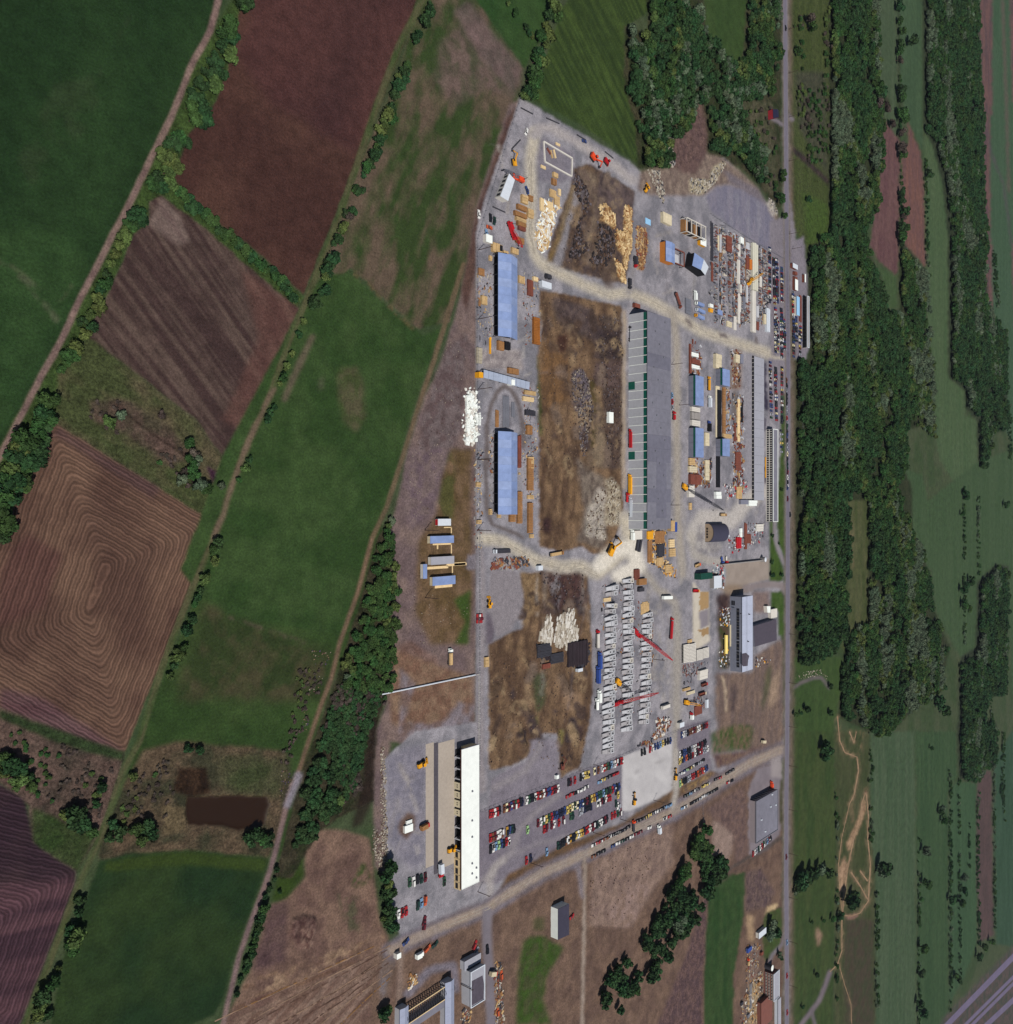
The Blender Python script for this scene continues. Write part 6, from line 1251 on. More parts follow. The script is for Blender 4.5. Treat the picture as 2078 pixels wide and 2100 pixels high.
# office with the striped side
o, (X0, Y0, X1, Y1) = block('office_building', 'long narrow office with white roof edge and closely set windows', 'office', 'D', 1462, 1338, 1506, 2245, 7.0, M_conc2, M_roofgrey, parapet=M_white)
n = 40
for i in range(n):
    y = Y1 + (Y0 - Y1) * (i + .5) / n
    MB().box(X0 - .1, y - .75, 1.0, X0 - .005, y + .75, 2.9).part('window', M_glass, o); MB().box(X0 - .1, y - .75, 4.0, X0 - .005, y + .75, 6.0).part('window', M_glass, o)
MB().box(X0 - 2.2, Y0 + 60, .02, X0 - 1.2, Y1 - 45, .8).part('planter', M_yellow, o)
# long zebra building behind the eastern car park
o, (X0, Y0, X1, Y1) = block('canopy_building', 'long white edged building with dark bays at the edge of the wood', 'building', 'S', 298, 410, 311, 810, 5.0, M_conc2, M_concd, parapet=M_light)
for i in range(14):
    y = Y1 + (Y0 - Y1) * (i + .5) / 14; MB().box(X0 - .12, y - 2.1, .3, X0 - .005, y + 2.1, 4.0).part('bay_opening', M_dark, o)
# the light blue roofed structure with red frame, by the eastern car park
o, (X0, Y0, X1, Y1) = block('canteen', 'narrow building with light blue roof east of the public road', 'building', 'f', 530, 1040, 582, 1400, 4.0, M_conc2, M_sky)
for (xa, xb, ya, yb, m, lab) in ((455, 545, 380, 460, M_light, 'small white roofed hut at the top of the eastern car park'), (500, 550, 700, 900, M_white, 'white roofed shed between public road and forest'), (690, 705, 600, 750, M_white, 'thin white roofed shelter against the forest edge')):
    block('hut', lab, 'hut', 'f', xa, ya, xb, yb, 3.2, M_rust, m)
for k, (ya, yb) in enumerate(((540, 600), (640, 700))):
    box_thing('shed_hut', 'dark red hut beside the eastern road, the %s of two' % ('upper', 'lower')[k], 'hut', 'f', 490, ya, 540, yb, 2.6, M_rust)
stack('rusty_girder_row', 'long row of rusty girders beside the light blue roof', 'girders', 'f', 590, 1020, 630, 1540, 1.2, M_rust, 3, 'y', piece='girder', gap=.5)
# white hall
X0, Y0, X1, Y1 = R2('I', 804, 280, 981, 1664, 6.0)
o = thing('white_hall', 'long hall with brilliant white flat roof and open bays', 'hall', ((X0 + X1) / 2, (Y0 + Y1) / 2, 0))
MB().box(X0 + 6, Y0, 0, X1, Y1, 5.6).part('wall', M_beige, o)
MB().box(X0, Y0, 5.605, X1, Y1, 6.0).part('roof', M_white, o)
MB().box(X0 - .25, Y0 - .25, 5.4, X0 - .003, Y1 + .25, 6.12).part('fascia', mat('brown_fascia', (70, 34, 26), .8, .1), o)  # dark brown band paints the eave shadow along the west wall top
MB().box(X0, Y0 - .3, 5.4, X1, Y0 - .02, 6.1).part('fascia', M_white, o); MB().box(X0, Y1 + .02, 5.4, X1, Y1 + .3, 6.1).part('fascia', M_walldark, o)
def yat(zy): return g('I', 735, zy, 0).y
for (ya, yb, k) in ((270, 350, 'open'), (375, 460, 'open'), (485, 560, 'open'), (592, 664, 'panel'), (682, 750, 'panel'), (768, 838, 'panel'), (858, 922, 'panel'), (945, 1040, 'open'), (1060, 1155, 'open'), (1170, 1262, 'open'), (1275, 1340, 'office'), (1345, 1430, 'office'), (1432, 1500, 'office'), (1505, 1570, 'office'), (1575, 1648, 'office')):
    a, b = yat(ya), yat(yb)
    if k == 'panel':
        MB().box(X0 + .1, b, 0, X0 + .4, a, 4.9).part('bay_door', M_cream, o)
        for s_ in (.35, .65): MB().box(X0 + .04, a + (b - a) * s_ - .3, 2.2, X0 + .095, a + (b - a) * s_ + .3, 3.0).part('pane', M_glass, o)
    elif k == 'office':
        MB().box(X0 + .1, b, 0, X0 + .4, a, 5.0).part('wall_panel', M_beige, o); m_ = (a + b) / 2
        MB().box(X0 + .03, m_ - 1.6, 1.2, X0 + .095, m_ + 1.6, 3.2).part('window', M_glass, o)
    else:
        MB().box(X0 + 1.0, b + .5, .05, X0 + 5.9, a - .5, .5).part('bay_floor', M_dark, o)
        MB().box(X0 + .1, b - .2, 0, X0 + .6, b + .4, 5.2).part('column', M_conc, o)
for (x, y) in ((910, 690), (908, 980), (908, 1142), (908, 1405), (950, 1447), (908, 1505), (950, 1545)):
    c = g('I', x, y, 6); MB().box(c.x - .5, c.y - .4, 6.01, c.x + .5, c.y + .4, 6.6).part('roof_vent', M_steel, o)
zs = g('I', 545, 215, 0); zn = g('I', 555, 1500, 0)
# slabs west of the white hall
a = g('I', 450, 225); b = g('I', 530, 1420); c = g('I', 570, 215); d = g('I', 735, 1330)
for (p, q, nm, m) in ((a, b, 'concrete_slab', M_concd), (g('I', 575, 215), g('I', 735, 1400), 'concrete_slab', M_concd)):
    o = MB().box(p.x, q.y, -.2, q.x, p.y, .06).mesh(nm, [mat('slab_concrete', (166, 156, 144), .95, .08, .6, k=1.25)]); s_ = bpy.data.objects.new(nm, o); LC.link(s_); s_['kind'] = 'structure'
p, q = g('I', 530, 215), g('I', 572, 1500); s_ = bpy.data.objects.new('drain_trench', MB().box(p.x, q.y, -.2, q.x, p.y, .02).mesh('drain_trench', [mat('trench_tar', (86, 82, 90), .95, .2, .8)])); LC.link(s_); s_['kind'] = 'structure'
# small rotated shed with white roof, top left of the yard
def quad_house(name, label, cat, t, pts, h, wall, roof, ridge=0, wins=0, roof2=None):
    W = [g(t, x, y, h) for x, y in pts]; c = sum(W, Vector((0, 0, 0))) / 4; c.z = 0; o = thing(name, label, cat, c)
    P = [(w.x, w.y) for w in W]; MB().prism(P, 0, h - .25).part('wall', wall, o)
    if ridge:
        m0 = (W[0] + W[1]) / 2; m1 = (W[3] + W[2]) / 2; m0.z = m1.z = h + ridge
        for (a, b, c1, d1, m) in ((W[0], m0, m1, W[3], roof), (m0, W[1], W[2], m1, roof2 or roof)):
            vs = [a, b, c1, d1] + [v + Vector((0, 0, .2)) for v in (a, b, c1, d1)]
            MB().add(vs, [(0, 1, 2, 3), (7, 6, 5, 4), (0, 4, 5, 1), (1, 5, 6, 2), (2, 6, 7, 3), (3, 7, 4, 0)]).part('roof_slope', m, o)
        for (a, b, m_) in ((W[0], W[1], m0), (W[3], W[2], m1)):
            MB().add([a, b, m_, a + Vector((0, .0, -.3)), b + Vector((0, 0, -.3))], [(0, 1, 2), (3, 4, 1, 0), (2, 1, 0)]).part('gable_wall', wall, o)
    else:
        MB().prism(P, h - .248, h).part('roof', roof, o)
    if wins:
        a, b = W[0], W[3]; d = (b - a); L = d.length; d.normalize(); n = Vector((d.y, -d.x, 0)); n = n if n.x < 0 else -n
        for i in range(wins):
            p0 = a + d * (L * (i + .5) / wins - .9); p1 = p0 + d * 1.8; p0 = p0 + n * .12; p1 = p1 + n * .12
            MB().prism([(p0.x, p0.y), (p1.x, p1.y), (p1.x - n.x * .1, p1.y - n.y * .1), (p0.x - n.x * .1, p0.y - n.y * .1)], 1.2, h - .8).part('window', M_glass, o)
    return o
quad_house('workshop', 'pale blue roofed workshop with small windows near the upper left fence', 'workshop', 'A', [(500, 840), (556, 900), (490, 1108), (412, 1060)], 4.5, M_conc2, M_light, 0, 5)
# red house north by the road
quad_house('house', 'little red walled house with dark roof beside the northern road', 'house', 'Y', [(1650, 1070), (1705, 1080), (1710, 1150), (1655, 1160)], 5, mat('red_wall', (160, 40, 50), .8, .1), mat('slate_roof', (30, 30, 60), .8, .1), 1.6)
# barn south
quad_house('barn', 'tall barn with bright white side and black roof', 'barn', 'L', [(1744, 310), (1852, 256), (1852, 560), (1744, 610)], 6.2, M_white, mat('tar_roof', (64, 62, 80), .9, .1, .5), 0)
# factory block south by the road junction (K) and the one at lower left of it (L)
o, (X0, Y0, X1, Y1) = block('warehouse', 'grey flat roofed warehouse at the junction with the gravel road', 'warehouse', 'K', 1390, 880, 1600, 1290, 6.0, mat('warehouse_wall', (150, 140, 142), .85, .05, .4, k=1.25), M_roofgrey, parapet=M_steel)
for i in range(9):
    y = Y1 - .1; x = X0 + (X1 - X0) * (i + .5) / 9; MB().box(x - 1.2, Y1 + .02, 0, x + 1.2, Y1 + .12, 3.8).part('loading_door', M_dark, o)
for (x, y) in ((1440, 1058), (1545, 810), (1580, 912), (1478, 1172), (1530, 930)):
    c = g('K', x, y, 6); MB().box(c.x - .8, c.y - .6, 6.01, c.x + .8, c.y + .6, 6.9).part('roof_unit', M_light, o)
o, (X0, Y0, X1, Y1) = block('foundry_building', 'grey building with tar patched flat roof and pale side wall', 'building', 'L', 888, 930, 1020, 1275, 7.5, M_wallgrey, M_roofgrey2, parapet=M_light)
p = [g('L', x, y, 7.5) for x, y in ((888, 1020), (1000, 960), (1015, 1050), (1010, 1190), (890, 1260))]
MB().prism([(v.x + .3, v.y) for v in p], 7.51, 7.53).part('tar_patch', mat('tar_patch', (86, 80, 92), .95, .15, .5), o)
for i in range(6): 
    x = X0 + (X1 - X0) * (i + .5) / 6; MB().box(x - 1, Y1 + .32, 0, x + 1, Y1 + .42, 5).part('window', M_glass, o)
block('annex', 'low grey annex on the upper side of the tar patched building', 'annex', 'L', 830, 830, 985, 915, 4.0, M_wallgrey, M_roofgrey2)
# U-shaped buildings lower edge
gable('workshop_wing', 'grey sheet roofed wing running off the lower edge', 'building', 'L', 640, 1040, 718, 1600, 4.5, 5.6, M_wallgrey, mat('zinc_roof', (150, 158, 180), .7, .06, .4, k=1.2), sheets=7)
gable('storage_wing', 'grey gravel roofed wing at the lower end of the dirt lane', 'building', 'L', 196, 1300, 270, 1600, 4.5, 5.2, M_wallgrey, mat('zinc_roof', (150, 158, 180)), sheets=4)
a = g('L', 205, 1290, 0); b = g('L', 665, 990, 0)
o = thing('skeleton_hall', 'long slanting row of bare roof trusses linking two grey wings', 'hall frame', (a + b) / 2)
dv = (b - a); L_ = dv.length; u = dv.normalized(); nrm = Vector((-u.y, u.x, 0)); n = 22
for i in range(n):
    p0 = a + dv * (i / (n - 1)); q0 = p0 - nrm * 7
    b_ = MB(); b_.bar(p0, p0 + Vector((0, 0, 4)), .3); b_.bar(q0, q0 + Vector((0, 0, 4)), .3); b_.bar(p0 + Vector((0, 0, 4)), q0 + Vector((0, 0, 4)), .3); b_.bar(p0 + Vector((0, 0, 4)), (p0 + q0) / 2 + Vector((0, 0, 5.2)), .2); b_.bar(q0 + Vector((0, 0, 4)), (p0 + q0) / 2 + Vector((0, 0, 5.2)), .2); b_.part('truss', M_steeld, o)
for k_, m in ((0, M_beige), (7, M_beige)):
    b_ = MB(); b_.bar(a - nrm * k_ + Vector((0, 0, 4.3)), a + dv - nrm * k_ + Vector((0, 0, 4.3)), .5, .4); b_.part('wall_beam', m, o)
c0, c1 = a - nrm * 7.5, a + dv - nrm * 7.5
MB().prism([(c0.x, c0.y), (c1.x, c1.y), (c1.x - nrm.x * 4, c1.y - nrm.y * 4), (c0.x - nrm.x * 4, c0.y - nrm.y * 4)], 0, 4).part('side_hall', M_roofgrey, o)
p, q = g('L', 395, 1200), g('L', 440, 1600); s_ = bpy.data.objects.new('concrete_path', MB().box(p.x, q.y, -.1, q.x - 4, p.y, .08).mesh('concrete_path', [M_conc])); LC.link(s_); s_['kind'] = 'structure'
# two storey factory with twelve windows
X0, Y0, X1, Y1 = R2('H', 912, 412, 1043, 1395, 11.5)
o = thing('old_factory', 'tall grey factory with a row of dark windows and stained roof', 'factory', ((X0 + X1) / 2, (Y0 + Y1) / 2, 0))
MB().box(X0, Y0, 0, X1, Y1, 11.2).part('wall', mat('factory_wall', (122, 126, 140), .85, .06, .3, k=1.3), o)
nr = 8
for i in range(nr):
    a = Y1 + (Y0 - Y1) * i / nr; b = Y1 + (Y0 - Y1) * (i + 1) / nr; MB().box(X0 - .4, b + .02, 11.205, X1 + .4, a - .02, 11.5).part('roof_sheet', mat('pale_metal_roof', (186, 194, 214), .6, .05, .3, k=1.15), o)
xm = X0 + (X1 - X0) * .4
for k_ in (.35, .45): MB().box(X0 + (X1 - X0) * k_, Y0, 11.51, X0 + (X1 - X0) * k_ + .15, Y1, 11.6).part('roof_seam', M_steel, o)
for i, y in enumerate((590, 655, 725, 795, 868, 933, 1015, 1073, 1150, 1215, 1292)):
    c = g('H', 858, y, 6.8)
    MB().box(X0 - .1, c.y - 2.2, 6.0, X0 - .005, c.y + 2.2, 8.6).part('window', M_glass, o)
    MB().box(X0 - .14, c.y - .1, 6.0, X0 - .102, c.y + .1, 8.6).part('window_bar', M_concd, o)
for y in (470, 500): c = g('H', 800, y, 3); 
for x_ in (765, 805): c = g('H', x_, 487, 3.0 if x_ > 780 else 1.2); MB().box(X0 - .1, c.y - 2, c.z, X0 - .005, c.y + 2, c.z + 1.4).part('door', M_dark, o)
MB().box(X0 - 1.6, Y0 + (Y1 - Y0) * .33, .05, X0 - .3, Y0 + (Y1 - Y0) * .62, 1.0).part('loading_ledge', M_cream, o)
p = [g('H', x, y, 11.5) for x, y in ((905, 1150), (960, 1140), (1000, 1180), (985, 1240), (980, 1310), (920, 1318), (905, 1300))]
MB().prism([(v.x, v.y) for v in p], 11.52, 11.55).part('tar_patch', mat('tar_patch', (86, 80, 92)), o)
for (x, y) in ((990, 635), (975, 990), (880, 625)): c = g('H', x, y, 11.5); MB().cyl((c.x, c.y, 11.5), (c.x, c.y, 13), .45, 8).part('roof_vent', M_steeld, o)
quad_house('annex', 'dark flat roofed annex between old factory and lawn', 'annex', 'H', [(1060, 790), (1355, 700), (1360, 975), (1075, 1060)], 5, M_walldark, mat('dark_felt_roof', (84, 78, 90), .95, .1, .4), 0)
quad_house('shed', 'white roofed narrow shed next to the dark annex', 'shed', 'H', [(1232, 530), (1278, 530), (1278, 615), (1240, 615)], 3.5, M_conc2, M_white, 0)
box_thing('entrance_block', 'pale concrete entrance block with steps by the lawn', 'building', 'H', 1285, 575, 1365, 690, 3, M_conc2)
t = thing('storage_tank', 'yellow horizontal storage tank beside the old factory', 'tank', g('H', 665, 1025)); z0 = Vector((0, 0, 0))
MB().cyl((0, -8, 2.2), (0, 8, 2.2), 1.6, 14).part('tank_body', M_tank, t, off=z0)
for y in (-5, 5): MB().box(-1.3, y - .4, 0, 1.3, y + .4, 1.2).part('saddle', M_concd, t, off=z0)
# dark barrel roofed building in the ready-mix yard
X0, Y0, X1, Y1 = R2('F', 1055, 545, 1205, 728, 6.5)
o = thing('barrel_hall', 'dark hall with curved roof and tan arched end wall', 'hall', ((X0 + X1) / 2, (Y0 + Y1) / 2, 0))
n = 14; arc = [((Y0 + Y1) / 2 + (Y1 - Y0) / 2 * math.cos(PI * i / n), 2.5 + 5.6 * math.sin(PI * i / n)) for i in range(n + 1)]
for i in range(n):
    (ya, za), (yb, zb) = arc[i], arc[i + 1]
    MB().add([(X0, ya, za), (X1, ya, za), (X1, yb, zb), (X0, yb, zb), (X0, ya, za - .2), (X1, ya, za - .2), (X1, yb, zb - .2), (X0, yb, zb - .2)], [(0, 1, 2, 3), (7, 6, 5, 4), (0, 4, 5, 1), (2, 6, 7, 3), (1, 5, 6, 2), (3, 7, 4, 0)]).part('roof_panel', mat('dark_felt_roof2', (64, 64, 84), .9, .06, .4), o)
for x, nm in ((X0 + .3, 'end_wall'), (X1 - .4, 'end_wall')):
    b = MB(); m = len(arc); vs = [(x, y, z) for y, z in arc] + [(x, Y0, 0), (x, Y1, 0)]; b.add(vs, [tuple(range(m + 2))]); b.part(nm, mat('tan_wall', (160, 140, 116), .9, .08, .4, k=1.2), o)
MB().box(X0, Y0, 0, X1, Y0 + .2, 2.5).part('side_wall', M_walldark, o); MB().box(X0, Y1 - .2, 0, X1, Y1, 2.5).part('side_wall', M_walldark, o)
for k_ in (-.45, -.15, .15, .45): y = (Y0 + Y1) / 2 + (Y1 - Y0) / 2 * k_; MB().box(X0 + .15, y - .8, 1.2, X0 + .29, y + .8, 2.6).part('window', M_dark, o)
# retaining wall in the concrete yard
a, b = g('F', 1130, 945), g('F', 1555, 900)
o = thing('retaining_wall', 'long dark retaining wall across the concrete yard', 'wall', a); MB().bar(a + Vector((0, 0, 1.6)), b + Vector((0, 0, 1.6)), .8, 3.2).part('wall', M_concd, o)
t = thing('silo', 'round white topped silo at the end of the retaining wall', 'silo', g('F', 1530, 895)); MB().cyl((0, 0, 0), (0, 0, 5), 2.4, 16).part('shell', M_concd, t, off=z0); MB().cyl((0, 0, 5.0), (0, 0, 5.6), 2.2, 16, 0, .8).part('cap', M_light, t, off=z0)
# brick building lower right
o, (X0, Y0, X1, Y1) = block('brick_building', 'red brick building with rows of white framed windows', 'building', 'M', 1320, 1270, 1390, 1620, 9.5, M_brick, M_roofgrey2, parapet=M_light)
for i in range(9):
    y = Y1 + (Y0 - Y1) * (i + .5) / 9
    for z in (1.5, 4.2, 6.9):
        f = MB().box(X0 - .08, y - 1.1, z, X0 - .005, y + 1.1, z + 1.5).part('window', M_conc2, o); MB().box(X0 - .14, y - .8, z + .2, X0 - .085, y + .8, z + 1.3).part('pane', M_glass, f)
block('brick_house', 'low red brick building at the lower edge by the road', 'building', 'M', 1160, 1650, 1300, 1990, 4.5, M_brick, M_brick)
block('shed', 'narrow pale building between brick building and road', 'building', 'M', 1380, 1600, 1415, 1990, 4, M_light, M_roofgrey2)
block('cottage', 'white cottage roof beside the big pale tree', 'cottage', 'M', 1130, 730, 1222, 800, 3.5, M_conc2, M_light)
t = thing('storage_tank', 'white round tank above the red brick building', 'tank', g('M', 1210, 1150)); MB().cyl((0, 0, 0), (0, 0, 7), 2.6, 16).part('shell', M_steeld, t, off=z0); MB().cyl((0, 0, 7.0), (0, 0, 7.5), 2.7, 16, 0, .5).part('roof', M_white, t, off=z0)
box_thing('hut', 'blue hut at the head of the building site lower right', 'hut', 'M', 985, 935, 1035, 990, 2.4, M_blue)
stack('rebar_cage_row', 'pale slab strip with regular dark pits on the building site', 'foundation', 'M', 1010, 1400, 1040, 1730, .9, M_conc, 22, 'x', piece='footing', gap=.8)

# timber frame building, steel and blue roofs in the upper right
X0, Y0, X1, Y1 = R2('B', 615, 985, 800, 1120, 6)
o = thing('unfinished_building', 'half built frame of white beams over dark rooms', 'building frame', ((X0 + X1) / 2, (Y0 + Y1) / 2, 0))
for i in range(5):
    x = X0 + (X1 - X0) * i / 4; b = MB(); b.bar((x, Y0, 0), (x, Y0, 6), .5); b.bar((x, Y1, 0), (x, Y1, 6), .5); b.bar((x, Y0, 6), (x, Y1, 6), .6); b.part('portal', M_conc2, o)
for y in (Y0, Y1): b = MB(); b.bar((X0, y, 6.3), (X1, y, 6.3), .6); b.part('eave_beam', M_conc2, o)
for i in range(4):
    x = X0 + (X1 - X0) * i / 4; MB().box(x + .6, Y0 + .4, 0, x + (X1 - X0) / 4 - .6, Y1 - .4, 3.0).part('formwork', (M_woodd, M_dark)[i % 2], o)
gable('blue_shed', 'orange walled shed with blue roof near the timber frame', 'shed', 'B', 412, 1215, 494, 1405, 5.5, 6.6, mat('orange_wall', (196, 122, 50), .8, .1, k=1.3), M_roofblue, sheets=3)
c = g('B', 380, 1290, 2.5); X_ = R2('B', 412, 1215, 494, 1405, 5.5)[0]; MB().box(X_ - .1, c.y - 2.2, .05, X_ - .01, c.y + 2.2, 3.6)
quad_house('gabled_hall', 'dark ended gabled hall with two pale blue roof slopes', 'hall', 'B', [(690, 1330), (828, 1470), (795, 1550), (668, 1455)], 7, M_dark, M_roofblue, 2.0, 0, M_light)
X0, Y0, X1, Y1 = R2('B', 505, 1290, 590, 1430, 4.5)
o = thing('red_steel_frame', 'dark red steel portal frame between two blue roofed sheds', 'steel frame', ((X0 + X1) / 2, (Y0 + Y1) / 2, 0))
for (p_, q_) in (((X0, Y1), (X1, Y1)), ((X1, Y1), (X1, Y0)), ((X0, Y0), (X1, Y0))): b = MB(); b.bar((*p_, 4.5), (*q_, 4.5), .7); b.bar((*p_, 0), (*p_, 4.5), .4); b.bar((*q_, 0), (*q_, 4.5), .4); b.part('portal', M_rust, o)
MB().box(X0 + 1, Y0 + 2, 0, X1 - 1.5, Y1 - 2, .5).part('floor_slab', M_conc, o)
box_thing('roof_panel_lying', 'white roof on posts with yellow posts near the upper yard', 'shelter', 'B', 385, 925, 468, 1025, 2.5, M_cream, 'frame', M_cream)
box_thing('cube_hut', 'small white topped hut below the timber frame', 'hut', 'B', 752, 1172, 808, 1245, 3, M_yellow, 'body', M_white)
box_thing('ply_sheet', 'light turquoise sheet lying on the gravel', 'sheet', 'B', 212, 985, 262, 1040, .4, M_sky)

# site trailers on the west strip
trailer('red ended white office trailer, topmost of the west group', 'E', 282, 690, 406, 755, 3.2, M_conc2, end=M_red, group='office trailers on the west strip', roof=M_light)
trailer('blue roofed office trailer, second from the top of the west group', 'E', 205, 860, 435, 930, 3.2, M_cream, group='office trailers on the west strip', roof=M_roofblue)
trailer('grey roofed office trailer with timber walkway', 'E', 212, 1065, 438, 1140, 3.2, M_conc2, group='office trailers on the west strip', roof=M_roofgrey2)
trailer('blue roofed office trailer, lowest of the west group', 'E', 228, 1262, 450, 1345, 3.2, M_cream, group='office trailers on the west strip', roof=M_roofblue)
trailer('white trailer standing crosswise left of the grey trailer', 'E', 135, 1135, 172, 1275, 3.0, M_conc2, group='office trailers on the west strip', roof=M_roofblue)
wk = thing('boardwalk', 'pale timber boardwalk joining the office trailers', 'boardwalk', g('E', 412, 1100))
for (xa, ya, xb, yb) in ((408, 770, 416, 1050), (340, 768, 414, 776), (230, 932, 414, 940), (175, 1160, 380, 1172), (440, 1118, 550, 1140), (418, 1150, 426, 1255), (250, 1345, 420, 1355), (270, 945, 282, 985), (365, 1130, 560, 1142)):
    a = g('E', xa, ya, .4); b = g('E', xb, yb, .4); MB().box(a.x, b.y, .1, b.x, a.y, .4).part('walkway', M_wood2, wk)
# long pipe bridge running into the wood
a, b = g('W', 1640, 1835, 1), g('-', 975, 1384, 1); o = thing('pipeline', 'thin pale pipeline from the narrow wood to the yard', 'pipeline', a); MB().cyl(a, b, .45, 8).part('pipe', M_light, o)
for i in range(12): p = a.lerp(b, (i + .5) / 12); MB().box(p.x - .3, p.y - .3, 0, p.x + .3, p.y + .3, .6).part('pier', M_concd, o)
# conveyor roof between the two blue sheds
a = g('C', 250, 985, 3); b = g('C', 700, 1105, 3)
o = thing('covered_conveyor', 'long slanting light blue conveyor roof between the two open sheds', 'conveyor', (a + b) / 2); d = (b - a).normalized(); nn = Vector((-d.y, d.x, 0)) * 2.4; L = (b - a).length
for i in range(10):
    p = a + d * (L * i / 10 + .1); q = a + d * (L * (i + 1) / 10 - .1); MB().prism([(p.x - nn.x, p.y - nn.y), (q.x - nn.x, q.y - nn.y), (q.x + nn.x, q.y + nn.y), (p.x + nn.x, p.y + nn.y)], 2.7, 3).part('roof_sheet', mat('pale_sheet', (168, 180, 200), .7, .1, .4, k=1.15), o)
for i in range(6):
    for s_ in (-1, 1): p = a + d * (L * i / 5) + nn * .9 * s_; MB().box(p.x - .2, p.y - .2, 0, p.x + .2, p.y + .2, 2.7).part('post', M_steel, o)
box_thing('hopper', 'orange hopper at the upper end of the conveyor roof', 'hopper', 'C', 205, 968, 245, 1020, 3.5, M_yellow)
box_thing('vent_block', 'white block with three holes on the conveyor roof', 'vent block', 'C', 525, 1042, 556, 1095, 3.6, M_white)

TILE.update({'n': (1440, 440, 8.05), 'j': (980, 560, 3.862), 'o': (1360, 1340, 10.73), 'q': (1300, 300, 7.43)})
M_concw = mat('weathered_precast', (164, 162, 164), .9, .15, .8, k=1.2)
# ------------------------------------------------------------------ precast concrete units laid out in three long files
rr = random.Random(5)
def bent_mesh():
    b = MB(); b.prism([(-6.4, -1.3), (-1.2, -1.5), (-1.2, 1.5), (-6.4, 1.3)], .35, [1.2, 2.0, 2.0, 1.2])
    b.box(-1.19, -1.75, .35, 1.7, 1.75, 2.5); return b
def box_mesh():
    b = MB(); b.box(1.9, -1.9, .3, 2.6, 1.9, 3.0); b.box(5.2, -1.9, .3, 5.9, 1.9, 3.0); b.box(2.61, 1.2, .3, 5.19, 1.9, 3.0); b.box(2.61, -1.9, .3, 5.19, -1.2, 3.0); return b
MEB, MEX = bent_mesh().mesh('beam', [M_conc]), box_mesh().mesh('box_head', [M_conc])
MEB2, MEX2 = bent_mesh().mesh('beam', [M_concw]), box_mesh().mesh('box_head', [M_conc2])
MEH = MB().box(2.62, -1.19, .3, 5.18, 1.19, .8).mesh('hollow', [M_dark])
MES = MB().cyl((.2, 0, 2.5), (.2, 0, 2.56), .75, 6).mesh('socket', [M_dark])
MEL = MB().box(-6, -.2, 0, -5.7, .2, .35).box(1.2, -1.6, 0, 1.6, 1.6, .3).mesh('bearer', [M_woodd])
for ci, (xa, ya, xb, yb, n, nm) in enumerate(((1251, 1206, 1243, 1540, 29, 'left'), (1286, 1190, 1283, 1494, 27, 'middle'), (1325, 1260, 1318, 1480, 20, 'right'))):
    for i in range(n):
        if (ci == 0 and i == 2): continue
        f = i / (n - 1); c = g('-', xa + (xb - xa) * f, ya + (yb - ya) * f, 0)
        o = thing('precast_beam', 'precast concrete beam with hollow box head, %s in the %s file' % (nth(i), nm), 'precast beam', (c.x + rr.uniform(-1.0, 1.0), c.y + rr.uniform(-.35, .35), 0), rr.uniform(-.11, .11), 'precast beams in the %s file' % nm)
        o.scale = (rr.uniform(.8, 1.03), rr.uniform(.8, 1.05), rr.uniform(.75, 1.15))
        for nm2, m_ in (('beam', MEB), ('box_head', MEX), ('hollow', MEH), ('socket', MES), ('bearer', MEL)):
            if nm2 == 'socket' and rr.random() < .35: continue
            if nm2 == 'beam' and i % 3 == 1: m_ = MEB2
            if nm2 == 'box_head' and (i * 5 + ci) % 7 == 1: m_ = MEX2
            d = bpy.data.objects.new(nm2, m_); LC.link(d); d.parent = o
# white stacked units at the road side
for (x0, x1, yt, yb, n, w_, sl) in ((1418, 1498, 900, 1140, 13, 'first', -14), (1500, 1580, 890, 1130, 13, 'second', -14), (1590, 1670, 968, 1108, 9, 'third', -14), (1674, 1750, 945, 1080, 8, 'fourth', -14)):
    for i in range(n):
        y = yt + (yb - yt) * (i + .5) / n; a = g('G', x0, y + 8, 1.8); b = g('G', x1, y - 8, 1.8); hw = abs(g('G', x0, yt).y - g('G', x0, yb).y) / n * .40
        o = thing('white_slab_unit', 'white concrete slab stack, %s from the top in the %s column' % (nth(i), w_), 'slab stack', ((a + b) / 2).to_2d().to_3d(), math.atan2(b.y - a.y, b.x - a.x), 'white slab stacks beside the pale yard')
        L = (b - a).length
        for k_ in range(2): MB().box(-L / 2, -hw, .2 + k_ * .82, L / 2, hw, .98 + k_ * .82).part('slab', M_conc2, o, off=Vector((0, 0, 0)))
        MB().box(-L / 2 - .3, -hw * .6, 0, -L / 2 - .02, hw * .6, 1.5).part('end_shade', M_dark, o, off=Vector((0, 0, 0)))  # near-black box paints the shade at the left end of the stack

# ------------------------------------------------------------------ machines
crane('yellow crawler crane with long boom reaching over the pale yard', 'F', (775, 190), (1168, 412), 14, M_yellow, mb=M_steeld)
crane('red truck crane standing among the precast files, boom to the right', 'G', (775, 740), (1275, 1112), 13, M_red, 'truck', mb=M_red, name='truck_crane')
crane('red crane at the foot of the precast files with level boom', 'G', (525, 1670), (1090, 1535), 9, M_red, 'truck', mb=M_red, name='truck_crane')
crane('yellow crawler crane between left and middle precast files', 'G', (545, 1400), (730, 1505), 6, M_yellow, mb=M_steeld)
crane('small yellow crane with short black tipped boom in the steel store', 'n', (765, 1115), (1010, 965), 9, M_yellow, 'truck', mb=M_yellow, name='truck_crane')
crane('yellow crane with folded lattice boom below the white slabs', 'G', (1440, 1660), (1640, 1700), 5, M_yellow, mb=M_yellow)
crane('orange crane reaching over the small pale roofed workshop', 'A', (575, 895), (465, 800), 4, M_orange, 'truck', mb=M_steel, name='truck_crane')
